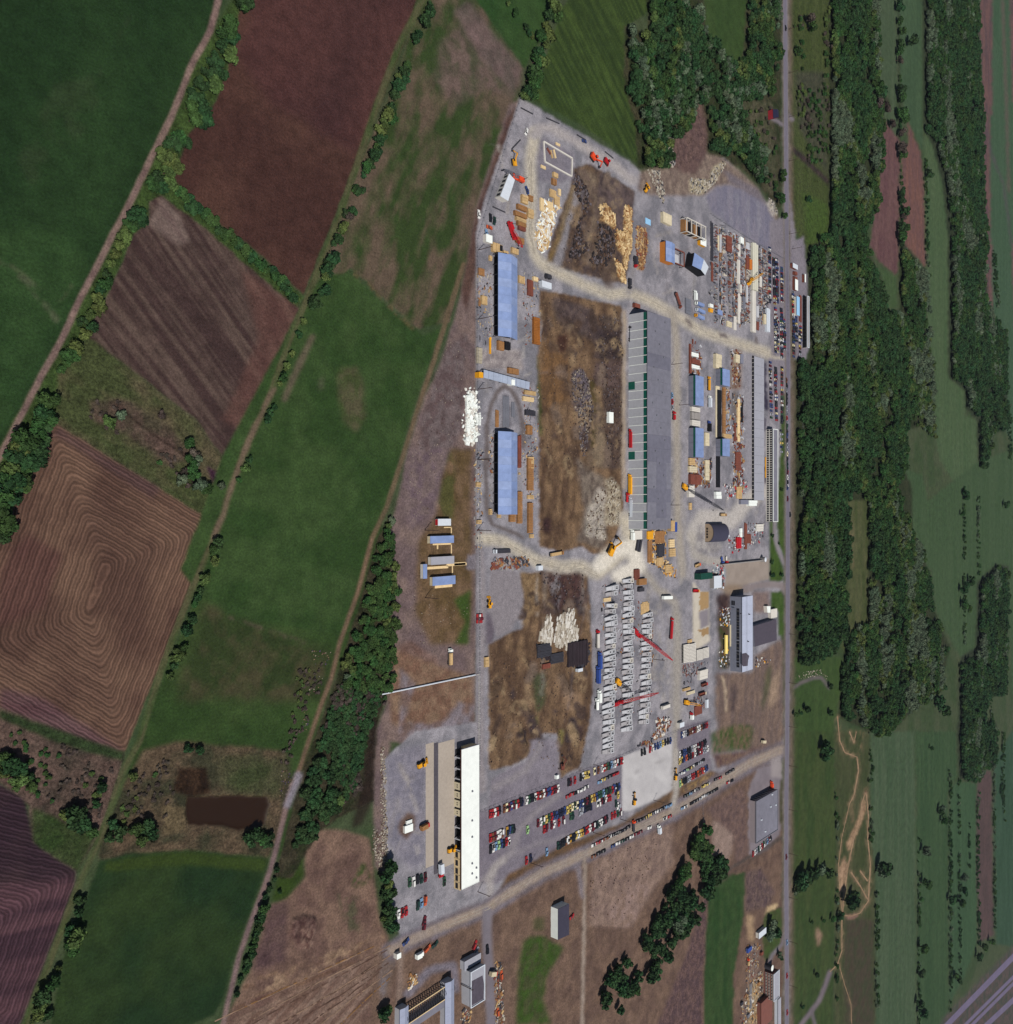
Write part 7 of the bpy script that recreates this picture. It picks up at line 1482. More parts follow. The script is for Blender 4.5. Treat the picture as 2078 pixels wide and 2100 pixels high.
crane('red crane with thin boom next to the timber stacks', 'A', (505, 1390), (630, 1565), 5, M_red, 'truck', mb=M_red, name='truck_crane')
digger('big orange excavator on the upper gravel road', 'A', (1310, 685), -.5, M_orange, s=1.3)
digger('orange tracked machine right of the big excavator', 'A', (1440, 725), -.4, M_red, arm=False, s=1.1, name='bulldozer', cat='bulldozer', blade=True)
digger('yellow excavator near the upper left fence', 'A', (535, 730), 1.8, M_yellow, s=1.0)
digger('yellow bulldozer on the pale crossing beside the big hall', 'F', (45, 800), .9, M_yellow, s=1.7, name='bulldozer', cat='bulldozer', blade=True)
loader('yellow loader on the slab left of the white hall, lower one', 'I', (695, 1262), 0, M_yellow, 1.1)
loader('yellow loader at the left edge of the concrete slab', 'I', (400, 415), .2, M_yellow, 1.2)
loader('yellow loader in the scrub at the upper rubble ground', 'B', (205, 700), 1.0, M_yellow, 1.2)
loader('yellow machine on the dark stained gravel apron', 'E', (770, 1515), PI / 2, M_yellow, 1.0)
digger('red excavator in the brown earth by the car park fence', 'Z', (920, 1400), PI / 2, M_rust, s=1.0)
for i, (x, y, l) in enumerate(((185, 850, 'yellow grader parked on the white concrete slab'), (590, 610, 'yellow grader at the right edge of the white slab'))):
    c = g('K', x, y); o = thing('grader', l, 'grader', c, PI / 2 - .1); z0 = Vector((0, 0, 0))
    MB().box(-4.5, -.9, .9, -1, .9, 2.2).part('engine_hood', M_yellow, o, off=z0); MB().box(-1, -.8, .9, .5, .8, 3.0).part('cab', M_glass, o, off=z0); MB().bar((.5, 0, 1.7), (4.6, 0, 1.3), .5).part('frame_beam', M_yellow, o, off=z0)
    MB().bar((1.4, -1.9, .5), (2.4, 1.9, .5), .3, .8).part('blade', M_steeld, o, off=z0)
    for sx in (-3.8, -2.3, 4.4):
        for sy in (-1, 1): MB().cyl((sx, sy - .25, .7), (sx, sy + .25, .7), .7, 10).part('wheel', M_tyre, o, off=z0)
TR = [('white box truck on the gravel right of the precast files', 'G', (1105, 290), (1255, 285), M_white, M_white, 'box', 15),
      ('red flatbed truck standing lengthwise right of the precast files', 'G', (1228, 860), (1250, 520), M_red, M_red, 'load', 17),
      ('blue long trailer truck left of the precast files, upper one', 'G', (296, 1175), (296, 1040), M_blue, M_blue, 'box', 12),
      ('navy trailer truck left of the precast files, lower one', 'G', (275, 1365), (275, 1225), M_blue, M_blue, 'box', 12),
      ('red and white truck left of the upper precast units', 'G', (275, 930), (275, 730), M_red, M_conc2, 'load', 13),
      ('white truck at the lower left of the precast files', 'G', (290, 1620), (290, 1530), M_white, M_white, 'box', 9),
      ('white tanker truck next to the brown earth edge', 'G', (262, 1725), (262, 1630), M_white, M_white, 'tank', 8),
      ('grey trailer truck slanting near the right precast file', 'G', (1085, 1735), (1235, 1680), M_steel, M_conc2, 'box', 13),
      ('dark red open truck below the white slab stacks', 'G', (1615, 1445), (1725, 1400), M_red, M_rust, 'dump', 9),
      ('red truck with pale cab in the scrap corner', 'G', (1570, 1570), (1715, 1520), M_cream, M_rust, 'dump', 11),
      ('white and red pickup truck above the striped parking rows', 'o', (590, 1440), (590, 1290), M_red, M_white, 'box', 6),
      ('grey transporter with black trailer at the west crossroads', 'E', (1000, 1000), (785, 1010), M_light, M_steeld, 'flat', 16),
      ('long timber laden trailer on the curving haul road', 'E', (1345, 1045), (1510, 1015), M_woodd, M_wood, 'load', 14),
      ('red truck parked against the big hall wall', 'D', (47, 1500), (47, 1360), M_red, M_red, 'box', 14),
      ('black framed trailer beside the big hall wall near the top', 'D', (52, 470), (52, 345), M_steeld, M_steeld, 'flat', 12),
      ('yellow tanker truck beside the lower big hall wall', 'F', (232, 230), (232, 85), M_yellow, M_yellow, 'box', 15),
      ('red tractor unit beneath the yellow truck by the big hall', 'F', (212, 320), (212, 255), M_red, M_red, 'flat', 7),
      ('white bus like trailer with orange marks by the big hall end', 'F', (245, 455), (242, 305), M_light, M_light, 'box', 15),
      ('white truck at the lower left corner of the big hall', 'F', (255, 690), (255, 615), M_white, M_white, 'box', 8),
      ('tan mixer truck on the ready mix yard', 'F', (1090, 458), (1210, 458), M_woodd, M_wood, 'load', 10),
      ('red tipper truck beside the pale slab yard', 'F', (845, 1203), (925, 1203), M_yellow, M_red, 'dump', 9),
      ('orange truck tipping by the lower concrete wall', 'F', (870, 965), (930, 935), M_orange, M_wood, 'dump', 8),
      ('blue truck at the left end of the retaining wall', 'F', (1140, 880), (1145, 925), M_blue, M_blue, 'flat', 6),
      ('red truck beside the blue truck at the retaining wall', 'F', (1185, 880), (1185, 920), M_red, M_conc2, 'flat', 5),
      ('brown box trailer with red cab left of the white hall', 'I', (385, 1050), (465, 1010), M_red, M_woodd, 'box', 7),
      ('red and grey truck at the trench end below the white hall', 'I', (580, 1420), (585, 1520), M_red, M_light, 'box', 8),
      ('yellow crane truck hauling at the top of the haul road', 'A', (840, 1850), (895, 1865), M_steeld, M_steeld, 'box', 6),
      ('red truck with empty bed right of the chip piles', 'B', (95, 1380), (100, 1470), M_red, M_steeld, 'box', 8),
      ('black tractor truck at the haul road junction', 'B', (45, 1590), (45, 1680), M_steeld, M_steeld, 'load', 8),
      ('long rusty trailer lying slantwise by the haul road', 'B', (495, 1730), (540, 1865), M_rust, M_rust, 'load', 14),
      ('white semitrailer in the row of parked trailers', 'B', (682, 1785), (682, 1710), M_white, M_white, 'box', 8),
      ('yellow and grey trailer lowest of the parked trailers', 'D', (770, 265), (670, 215), M_yellow, M_roofblue, 'box', 13),
      ('blue trailer slanting above the yellow one', 'D', (775, 205), (680, 160), M_light, M_roofblue, 'box', 13),
      ('white and navy trailer topmost of the slanting ones', 'D', (760, 135), (680, 100), M_white, M_roofblue, 'box', 12),
      ('yellow truck between two blue roofed halls', 'D', (820, 955), (820, 830), M_yellow, M_yellow, 'load', 12),
      ('white truck below the yellow truck between halls', 'D', (825, 1115), (825, 1020), M_white, M_light, 'box', 10),
      ('navy box truck between the lower halls', 'D', (820, 1350), (820, 1270), M_blue, M_dark, 'box', 9),
      ('red truck parked right of the big hall', 'D', (478, 1240), (478, 1175), M_red, M_red, 'load', 7),
      ('white lorry parked by the gravel road edge', 'K', (425, 1180), (420, 1110), M_white, M_light, 'box', 7),
      ('orange lorry leaving the small parking gate', 'J', (1520, 970), (1515, 880), M_orange, M_steeld, 'flat', 9),
      ('orange lorry behind the grey warehouse', 'K', (1528, 740), (1528, 680), M_orange, M_orange, 'box', 7),
      ('white truck with yellow crate near the road junction', 'K', (1400, 290), (1500, 290), M_cream, M_cream, 'box', 9),
      ('pale lorry with box body beside the tar roofed building', 'L', (1055, 935), (1130, 928), M_red, M_cream, 'box', 7),
      ('white van on the lower gravel road', 'L', (335, 765), (400, 730), M_white, M_white, 'box', 6),
      ('tan lorry on the lane beside the brown earth', 'E', (385, 2080), (385, 2000), M_white, M_wood, 'load', 10)]
for lab, t, p, q, mc, mb_, kd, L in TR:
    A = g(t, *p); B = g(t, *q); truck(lab, t, p, q, mc, mb_, kd, max(6, min(17, L, ) if True else L))
o = box_thing('guard_hut', 'white hut with blue shade at the lower road fork', 'hut', 'L', 165, 755, 205, 805, 2.8, M_conc2, 'body', M_white)
o = box_thing('guard_hut', 'pale hut with dark porch above the striped parking rows', 'hut', 'o', 375, 1540, 470, 1640, 3, M_conc2, 'body', M_light)
box_thing('portable_toilet', 'white cube by the parking fence end', 'hut', 'J', 775, 435, 797, 470, 2, M_white)
box_thing('portable_toilet', 'white cube beside the haul road bend', 'hut', 'E', 1265, 1150, 1308, 1195, 2.4, M_light)
box_thing('portable_toilet', 'white cube below the black log pile', 'hut', 'G', 40, 1225, 100, 1265, 2.4, M_light)
box_thing('site_hut', 'white hut with dark window in the brown pit', 'hut', 'C', 1480, 1360, 1522, 1465, 2.6, M_white)
box_thing('site_hut', 'white hut with two black holes near the haul road', 'hut', 'C', 822, 70, 915, 130, 2.6, M_light)
box_thing('tool_hut', 'small cream and white hut left of the red crane', 'hut', 'A', 275, 1430, 335, 1505, 2.6, M_conc2, 'body', M_white)
box_thing('brown_hut', 'rusty brown hut at the top corner of the big hall', 'hut', 'C', 1735, 292, 1785, 330, 2.5, M_rust)
box_thing('brown_hut', 'tan double hut at the lower right corner of the big hall', 'hut', 'F', 655, 515, 690, 620, 3.5, M_wood)
box_thing('blue_container', 'dark blue container beside the tan double hut', 'container', 'F', 690, 530, 714, 625, 3, M_blue)
box_thing('green_plant', 'dark green mixing plant building near the pale slab', 'plant', 'F', 945, 1035, 1060, 1095, 6, mat('dark_green_paint', (20, 76, 62), .6, .1), 'body', mat('dark_green_paint', (20, 76, 62)))
box_thing('plant_block', 'grey and white plant block beside the green mixing plant', 'plant', 'F', 1075, 1060, 1150, 1180, 4, M_concd, 'body', M_light)
box_thing('precast_mould', 'grey mould frame next to the black felt hut', 'mould', 'G', 840, 165, 905, 215, 2.2, M_steeld)
box_thing('timber_crate', 'large brown timber crate at the head of the precast files', 'crate', 'G', 838, 50, 935, 130, 2.6, M_woodd, 'body', M_woodd)
stack('steel_stack', 'dark red steel stack above the brown timber crate', 'steel stack', 'F', 300, 995, 350, 1100, 1.6, M_rust, 5, 'y', piece='girder', gap=.4)
box_thing('cabin_block', 'grey and white crane cabin block south end of big hall', 'cabin', 'F', 295, 615, 370, 700, 2.5, M_conc2)
stack('conveyor_boom', 'slanting dark lattice boom below the big hall', 'boom', 'F', 325, 690, 370, 820, 2, M_steeld, 2, 'y', piece='chord', gap=1.0, rot=-.3)
# white plastic covered heap and the white litter of the west edge
o = stack('white_sheet_bale', 'dazzling white heap of slabs at the west fence', 'slab heap', 'C', 84, 1200, 148, 1650, 1.5, M_white, 26, 'x', piece='slab', gap=.1)
o = stack('white_sheet_bale', 'small white heap right of the dazzling one', 'slab heap', 'C', 185, 1385, 225, 1490, 1.4, M_white, 7, 'x', piece='slab', gap=.15)
scatter('white_rubble', 'broken white lumps around the bright heap', [('C', [(60, 1110), (170, 1110), (240, 1420), (220, 1520), (180, 1690), (50, 1690), (30, 1400)])], 110, [M_white, M_white, M_conc2], .4, 1.8, seed=3)
scatter('white_slab_rubble', 'slabs tumbled over the bright heap', [('C', [(80, 1160), (160, 1170), (178, 1400), (180, 1650), (140, 1690), (62, 1670), (70, 1400)])], 240, [M_white, M_white, M_conc2], .8, 2.6, seed=4, flat=.9, hmax=2.2)
# timber and steel stacks (things one can point at)
ST = [('timber_stack', 'tan timber panels in the top left yard, %s', 'A', [(632, 1040, 690, 1120, 2.0, M_wood, 3, 'x'), (700, 1045, 740, 1100, 1.8, M_woodd, 3, 'x'), (590, 1130, 680, 1180, 2.2, M_woodd, 3, 'x'), (565, 1195, 680, 1240, 2.4, M_woodd, 4, 'x'), (575, 1255, 670, 1290, 2.2, M_wood, 3, 'x'), (590, 1300, 670, 1340, 2.2, M_woodd, 3, 'x'), (600, 1345, 665, 1385, 1.8, M_rust, 3, 'x'), (690, 1175, 745, 1260, 2.0, M_wood, 3, 'x'), (810, 1075, 845, 1200, 1.2, M_wood2, 3, 'y'), (905, 985, 965, 1060, 1.2, M_wood, 4, 'y'), (950, 1050, 1000, 1140, 1.2, M_wood, 4, 'y'), (930, 880, 968, 940, 1.8, M_woodd, 3, 'y'), (985, 985, 1010, 1050, 1, M_wood2, 2, 'y'), (890, 1110, 930, 1180, 1, M_wood2, 3, 'y'), (940, 820, 985, 865, 1.8, M_wood, 3, 'y'), (815, 750, 860, 780, .8, M_wood2, 3, 'x'), (960, 530, 1000, 555, .6, M_wood2, 2, 'x')]),
      ('steel_stack', 'rusty steel bundle beside the blue sheds, %s', 'C', [(600, 20, 655, 90, 1.4, M_wood, 4, 'y'), (690, 60, 740, 215, 1.6, M_rust, 5, 'y'), (745, 425, 805, 690, 1.8, mat('rust_orange', (150, 92, 34), .9, .2, 1.5, k=1.2), 16, 'x'), (235, 215, 290, 300, 1.8, M_wood, 5, 'y'), (205, 1765 - 1500, 222, 320, 1, M_woodd, 3, 'y'), (190, 725, 238, 880, 1.4, mat('stone_block', (168, 160, 140), .95, .1, 1, k=1.2), 5, 'x'), (398, 660, 455, 750, 2, M_woodd, 2, 'y'), (465, 670, 515, 745, 2, M_dark, 2, 'y'), (655, 1145, 765, 1185, 1.5, M_wood, 4, 'x'), (640, 1205, 745, 1250, 1.5, M_wood2, 4, 'x'), (665, 1340, 760, 1390, 1.6, M_steeld, 4, 'x'), (680, 1490, 730, 1580, 2, M_woodd, 3, 'y'), (500, 925, 600, 980, 2, M_woodd, 3, 'y'), (590, 1590, 620, 1912, 1.2, M_rust, 3, 'y'), (690, 1800, 745, 1912, 1.5, M_wood, 4, 'y'), (310, 625, 325, 790, .8, M_yellow, 2, 'y'), (370, 1340, 400, 1510, .8, M_woodd, 3, 'y'), (440, 1200, 500, 1510, .5, M_steel, 8, 'y'), (525, 1265, 555, 1410, .7, M_steel, 3, 'y'), (742, 30, 785, 70, 1.6, M_wood2, 3, 'y')]),
      ('girder_rack', 'rack of brown girders right of the lower blue shed, %s', 'E', [(1065, 420, 1110, 735, 1.6, M_woodd, 20, 'x'), (1068, 0, 1100, 180, 1.4, M_rust, 12, 'x'), (1165, 95, 1220, 410, 1.6, M_woodd, 18, 'x'), (1170, 530, 1215, 830, 1.6, M_woodd, 20, 'x'), (990, 645, 1045, 720, 1.8, M_woodd, 4, 'x'), (870, 640, 900, 680, 1.4, M_wood, 3, 'x'), (790, 590, 815, 650, 1.4, M_wood, 3, 'x'), (660, 330, 705, 375, 1.2, M_wood, 3, 'x'), (670, 700, 710, 740, 1.4, M_wood, 3, 'x'), (1160, 455, 1220, 495, 1.0, M_wood, 3, 'x'), (1185, 840, 1222, 878, 1.2, M_wood, 3, 'x'), (1075, 235, 1090, 255, .8, M_wood, 2, 'x')]),
      ('formwork_stack', 'formwork stack below the big hall, %s', 'F', [(425, 620, 480, 700, 1.2, M_yellow, 5, 'y'), (430, 710, 470, 930, 1.0, M_woodd, 6, 'y'), (500, 620, 590, 740, 1.2, M_woodd, 6, 'y'), (520, 750, 590, 870, 1.6, M_steeld, 6, 'y'), (520, 880, 580, 960, 1.4, M_wood, 5, 'y'), (640, 700, 690, 780, 1.4, M_wood2, 4, 'x'), (640, 790, 700, 870, 1.2, M_wood, 4, 'x'), (600, 950, 660, 1030, 1.4, M_wood, 4, 'x'), (360, 1330, 440, 1440, .6, M_wood, 6, 'y')]),
      ('beam_store', 'long beam bundle in the steel store, %s', 'n', [(590, 735, 635, 1130, 1.8, M_conc2, 3, 'y'), (845, 455, 930, 1235, 2.4, mat('cream_conc', (206, 204, 186), .9, .05, .8, k=1.25), 3, 'y'), (835, 1240, 895, 1930, 2.2, M_conc2, 4, 'y'), (635, 1150, 665, 1285, 1.8, M_conc2, 2, 'y'), (735, 660, 785, 890, 1.8, M_rust, 3, 'y'), (800, 730, 832, 895, 2.0, mat('orange_steel', (206, 120, 44), .8, .1, k=1.2), 2, 'y'), (735, 1160, 765, 1450, 1.6, M_conc, 2, 'y'), (960, 1010, 995, 1190, 1.5, M_conc2, 2, 'y'), (415, 335, 500, 590, 1.6, M_rust, 8, 'x'), (265, 340, 290, 590, 1.2, M_cream, 2, 'y'), (300, 320, 325, 620, 1.2, M_conc, 2, 'y'), (600, 480, 640, 680, 1.2, M_conc2, 3, 'y'), (640, 360, 700, 460, 2.0, M_white, 2, 'y'), (735, 450, 790, 560, 1.4, M_conc, 3, 'x'), (610, 1330, 650, 1600, 1.4, M_conc2, 3, 'y'), (1080, 1540, 1130, 1930, 2.6, M_light, 4, 'y'), (905, 1500, 945, 1690, 1.4, M_conc, 2, 'y'), (910, 1760, 945, 1900, 1.0, M_rust, 2, 'y'), (150, 110, 190, 760, .8, M_steeld, 4, 'y'), (160, 780, 190, 1100, .8, M_rust, 3, 'y'), (270, 1560, 345, 1640, 1.6, M_roofblue, 3, 'y'), (530, 1670, 572, 1900, 1.2, M_conc2, 1, 'y'), (420, 1750, 500, 1840, 1.4, M_cream, 3, 'x'), (135, 1540, 190, 1600, 2.0, M_yellow, 2, 'x'), (135, 1465, 190, 1520, 1.8, M_white, 2, 'x'), (1030, 1640, 1065, 1800, 2.2, M_cream, 1, 'y'), (680, 1350, 720, 1560, 1.2, M_steel, 3, 'y')]),
      ('material_strip', 'strip of stored units between the small halls, %s', 'D', [(905, 595, 960, 735, 3.0, M_cream, 3, 'x'), (668, 580, 735, 618, 2.2, M_white, 2, 'x'), (670, 640, 750, 690, 2.2, M_rust, 3, 'x'), (670, 700, 745, 735, 2.2, M_white, 2, 'x'), (650, 500, 665, 790, 1.5, M_rust, 6, 'x'), (668, 1115, 750, 1160, 2.0, M_conc2, 3, 'x'), (668, 1170, 750, 1235, 2.0, M_concd, 3, 'y'), (668, 1245, 750, 1310, 2.0, M_conc2, 3, 'x'), (905, 915, 940, 1420, 1.0, M_cream, 1, 'y'), (915, 1600, 945, 1912, 1.4, M_dark, 2, 'y'), (920, 950, 960, 1420, 1.6, M_dark, 8, 'x'), (975, 920, 1000, 1380, 1.4, M_woodd, 18, 'x'), (1100, 600, 1140, 680, 2.5, M_cream, 2, 'x'), (1145, 600, 1175, 690, 2.5, M_walldark, 2, 'y'), (1115, 1040, 1140, 1460, 1.2, M_wood2, 10, 'x'), (1155, 1080, 1170, 1270, 1.4, M_dark, 9, 'x'), (1085, 1280, 1100, 1460, 1.2, M_rust, 3, 'y'), (1100, 1560, 1150, 1740, 1.4, M_rust, 8, 'x'), (645, 1700, 720, 1760, 2.0, M_cream, 3, 'x'), (655, 1780, 760, 1880, 2.4, M_rust, 4, 'y'), (645, 1620, 700, 1690, 1.6, M_wood, 4, 'x'), (800, 1640, 840, 1840, 1.4, M_cream, 5, 'x'), (800, 1370, 840, 1500, 1.4, M_cream, 4, 'x'), (975, 1380, 1060, 1420, 1.4, M_wood, 3, 'x'), (612, 50, 660, 200, 1.6, M_steel, 5, 'x'), (1120, 0, 1140, 300, 1.4, M_conc2, 2, 'y')]),
      ('scrap_stack', 'stack near the ready mix plant, %s', 'F', [(1380, 540, 1400, 800, 1.2, M_rust, 2, 'y'), (1335, 590, 1355, 680, 1.6, M_white, 2, 'x'), (1300, 680, 1345, 790, 1.6, M_red, 3, 'y'), (1395, 650, 1440, 740, 1.2, M_rust, 5, 'y'), (1490, 550, 1560, 620, 1.6, M_conc2, 3, 'x'), (1420, 315, 1500, 370, 3.0, M_white, 2, 'x'), (1340, 310, 1415, 355, 2.5, M_walldark, 1, 'x'), (1300, 180, 1350, 300, 1.2, M_wood, 3, 'y'), (1100, 230, 1150, 300, 2.5, M_white, 2, 'x'), (830, 170, 885, 285, 2.2, M_conc2, 3, 'x'), (835, 340, 860, 410, 1.0, M_wood, 3, 'x')]),
      ('yard_stack', 'stack in the lower works corner, %s', 'G', [(1632, 1250, 1740, 1375, 2.6, M_conc2, 3, 'x'), (1420, 1485, 1510, 1520, 1.6, M_wood, 3, 'x'), (1470, 1530, 1570, 1570, 1.6, M_cream, 3, 'x'), (1565, 1720, 1660, 1840, 1.0, M_rust, 7, 'y'), (1720, 1630, 1745, 1740, 1.6, M_light, 1, 'y'), (1480, 845, 1530, 885, 1.2, M_wood, 2, 'x'), (375, 300, 470, 350, .8, M_wood2, 4, 'x'), (880, 350, 950, 480, .5, M_wood, 6, 'y')]),
      ('log_pile', 'dark pile by the stone heap in the lower earth field, %s', 'Z', [(690, 210, 820, 340, 1.6, M_steeld, 9, 'x'), (820, 300, 950, 400, 1.4, M_steeld, 8, 'x'), (1000, 190, 1190, 430, 2.0, mat('charred', (48, 38, 44), .95, .3, 1), 14, 'y'), (745, 400, 820, 450, 1.4, M_rust, 5, 'y'), (175, 330, 212, 430, 1.6, M_wood, 3, 'x')]),
      ('pallet_stack', 'pallet stack near the first blue shed, %s', 'A', [(345, 1510, 440, 1600, 2.2, M_wood, 3, 'y'), (395, 1530, 440, 1590, 2.4, M_dark, 1, 'y'), (450, 1590, 495, 1635, 1.4, M_wood, 3, 'y'), (530, 1560, 595, 1615, 1.6, M_wood, 3, 'y'), (575, 1450, 650, 1510, 1.8, M_woodd, 3, 'x'), (310, 1640, 335, 1690, 1.2, M_wood, 3, 'x'), (205, 1760, 262, 1830, 1.4, M_woodd, 3, 'y')])]
for nm, lab, t, L_ in ST:
    for i, (x0, y0, x1, y1, h, m, n, ax) in enumerate(L_):
        mw = {M_wood.name: 'tan', M_wood2.name: 'pale', M_woodd.name: 'brown', M_rust.name: 'rust red', M_steel.name: 'grey', M_steeld.name: 'dark', M_conc.name: 'grey', M_conc2.name: 'off white', M_white.name: 'white', M_dark.name: 'black', M_cream.name: 'cream'}.get(m.name, m.name.split('_')[0])
        stack(nm, ('%s ' % mw) + lab % ('%s listed from the top left' % nth(i) if False else '%s by size' % nth(i)), nm.replace('_', ' '), t, x0, y0, x1, y1, h, m, n, ax, group=lab.replace(', %s', ''))
# the white frame foundation on the top left yard
t_ = thing('foundation_frame', 'white slanted rectangular foundation outline near the top of the yard', 'foundation', g('A', 980, 690)); pts = [(838, 525), (1118, 690), (1112, 868), (850, 725)]
for a, b in zip(pts, pts[1:] + pts[:1]): MB().bar(g('A', *a, .4), g('A', *b, .4), .9, .8).part('kerb_beam', M_conc2, t_)
for i, (a, b) in enumerate((((870, 590), (905, 650)), ((905, 610), (925, 690)), ((935, 605), (955, 690)))):
    p, q = g('A', *a, .4), g('A', *b, .4); o = thing('plank_bundle', '%s plank bundle lying inside the white foundation outline, from the left' % nth(i), 'planks', (p + q) / 2, 0, 'plank bundles in the foundation outline'); MB().bar(p, q, 1.2, .8).part('bundle', (M_rust, M_wood, M_wood2)[i], o)
# dark straight lines along the upper fence, built as lying cylinders
for i, (a, b) in enumerate((((615, 195), (730, 255)), ((865, 295), (990, 350)), ((1165, 460), (1250, 510)), ((1440, 625), (1520, 690)), ((525, 600), (610, 510)), ((340, 1165), (460, 1220)))):
    p, q = g('A', *a, .4), g('A', *b, .4); o = thing('steel_pipe', 'dark cylinder lying near the upper fence, %s from the top' % nth((0, 1, 3, 4, 2, 5)[i]), 'pipe', (p + q) / 2, 0, 'dark cylinders near the upper fence'); MB().cyl(p, q, .4, 8).part('pipe', M_steeld, o)
# the ribbed steel racks of the store
for i, (x0, y0, x1, y1) in enumerate(((200, 130, 260, 1080), (440, 620, 560, 1100), (300, 130, 400, 260), (940, 560, 1060, 700))):
    X0, Y0, X1, Y1 = R2('n', x0, y0, x1, y1, .8)
    if Y1 < Y0: Y0, Y1 = Y1, Y0
    n = min(60, max(4, int((Y1 - Y0) / 3))); o = thing('ribbed_rack', 'ribbed grey steel rack in the store, %s from the left' % ('first', 'third', 'second', 'fourth')[i], 'rack', ((X0 + X1) / 2, (Y0 + Y1) / 2, 0), 0, 'ribbed racks in the steel store')
    me = MB().bar((-(X1 - X0) / 2, -.9, .5), ((X1 - X0) / 2, .9, .5), .35, 1.0).mesh('rib', [M_steel]); me2 = MB().bar((-(X1 - X0) / 2, -1.2, .9), ((X1 - X0) / 2, .5, .2), .35).mesh('rib', [M_steeld])
    for k_ in range(n):
        d = bpy.data.objects.new('rib', me if k_ % 3 else me2); LC.link(d); d.parent = o; d.location = (0, -(Y1 - Y0) / 2 + (Y1 - Y0) * (k_ + .5) / n, 0)

# ------------------------------------------------------------------ uncountable clutter
TIM = [M_wood, M_wood2, M_woodd, M_rust]; MIX = [M_steel, M_steeld, M_concd, M_rust, M_woodd, M_conc, M_dark, M_steel, M_steeld, M_stonel]
scatter('lumber_scraps', 'loose planks and scraps round the timber yard', [('A', [(850, 1100), (1010, 1150), (940, 1320), (880, 1560), (820, 1620), (750, 1500), (760, 1400)])], 260, [M_wood2, M_wood, M_conc2, M_white], .8, 2.6, seed=21, flat=.3, elong=3)
scatter('white_plank_litter', 'white boards strewn on the slope of the timber yard', [('A', [(870, 1180), (950, 1290), (900, 1450), (850, 1590), (780, 1560), (800, 1400)])], 200, [M_conc2, M_wood2, M_woodd, M_wood, M_white], .7, 2.4, seed=22, flat=.25, elong=2.5)
scatter('wood_chips', 'heaps of split yellow timber by the dark earth', [('A', [(1370, 1170), (1450, 1150), (1520, 1260), (1540, 1390), (1400, 1300)]), ('A', [(1640, 1170), (1690, 1200), (1680, 1600), (1620, 1640), (1550, 1560), (1540, 1400), (1620, 1400)]), ('A', [(1520, 1670), (1600, 1760), (1640, 1912), (1540, 1850)]), ('B', [(0, 870), (60, 900), (60, 1200), (20, 1500), (0, 1500)])], 900, [M_wood, M_wood2, M_woodd, M_wood], .6, 2.0, seed=23, flat=.7, elong=2.5, hmax=1.6)
scatter('brush_pile', 'brown pile of roots and logs along the gravel way', [('B', [(120, 1070), (200, 1090), (230, 1200), (200, 1380), (190, 1500), (130, 1490), (110, 1250)])], 260, [M_woodd, M_wood, M_rust, M_woodd], .6, 1.8, seed=24, flat=.9, elong=3)
scatter('stone_heap', 'pale stone slabs heaped on the lower earth field', [('E', [(1340, 1640), (1380, 1640), (1400, 1880), (1290, 1912)]), ('E', [(1420, 1660), (1600, 1560), (1640, 1912), (1430, 1912)]), ('Z', [(710, 40), (830, 60), (820, 220), (760, 230), (700, 170)]), ('Z', [(870, 0), (1070, 0), (1080, 160), (960, 240), (850, 190)])], 620, [M_stone, M_stonel, M_conc2, M_conc2, M_stonel], .8, 3.0, seed=25, flat=.4, elong=2, ang=1.3)
scatter('black_logs', 'black charred logs below the pale stones', [('Z', [(1000, 190), (1190, 170), (1195, 380), (1080, 440), (1010, 400), (960, 260)]), ('Z', [(690, 200), (820, 240), (800, 340), (690, 330)])], 240, [mat('charred', (48, 38, 44)), M_steeld], 1, 2.6, seed=26, flat=.6, elong=2)
scatter('steel_store_clutter', 'small steel parts and formwork spread over the store', [('n', [(130, 120), (560, 340), (1100, 600), (1100, 1500), (1080, 1930), (560, 1850), (240, 1850), (110, 1500)])], 500, MIX, .4, 1.8, seed=27, flat=.5, elong=2.2, hmax=1.4)
for i_, xs in enumerate((225, 300, 350, 455, 520, 560, 660, 700, 755, 950, 985, 1020, 1065)):
    y0_ = 150 + (xs - 200) * .52; scatter('steel_parts_row', 'column of close packed steel parts in the store', [('n', [(xs - 17, y0_), (xs + 17, y0_ + 15), (xs + 17, 1800), (xs - 17, 1800)])], 170, [(M_steel, M_steeld, M_rust, M_concd), (M_steel, M_conc, M_steeld, M_woodd), (M_rust, M_steeld, M_steel, M_stonel)][i_ % 3], .7, 2.4, seed=60 + i_, flat=.6, elong=3, ang=(0, PI / 2, 0)[i_ % 3], hmax=1.5)
scatter('rusty_scrap', 'rusty scrap between the timber strip and the long workshop', [('D', [(1045, 560), (1150, 560), (1150, 930), (1060, 940)]), ('D', [(640, 480), (750, 480), (760, 800), (640, 800)]), ('D', [(1000, 920), (1050, 930), (1040, 1400), (1000, 1400)]), ('D', [(1060, 1000), (1170, 1000), (1170, 1912), (1060, 1912)]), ('D', [(640, 1610), (850, 1610), (850, 1912), (640, 1912)])], 650, [M_rust, M_woodd, M_rust, M_conc, M_steeld, M_wood], .5, 2.4, seed=28, flat=.7, elong=2.5, hmax=1.5)
scatter('plant_scrap', 'red and grey scrap around the ready mix plant', [('F', [(1210, 650), (1360, 640), (1370, 800), (1260, 840), (1220, 790)]), ('F', [(1400, 540), (1560, 540), (1560, 720), (1420, 760)]), ('F', [(1050, 910), (1170, 950), (1170, 1180), (1060, 1180)]), ('F', [(1160, 160), (1400, 120), (1400, 240), (1200, 300)])], 330, [M_rust, M_steel, M_conc2, M_red, M_steeld, M_light], .5, 2.2, seed=29, flat=.8)
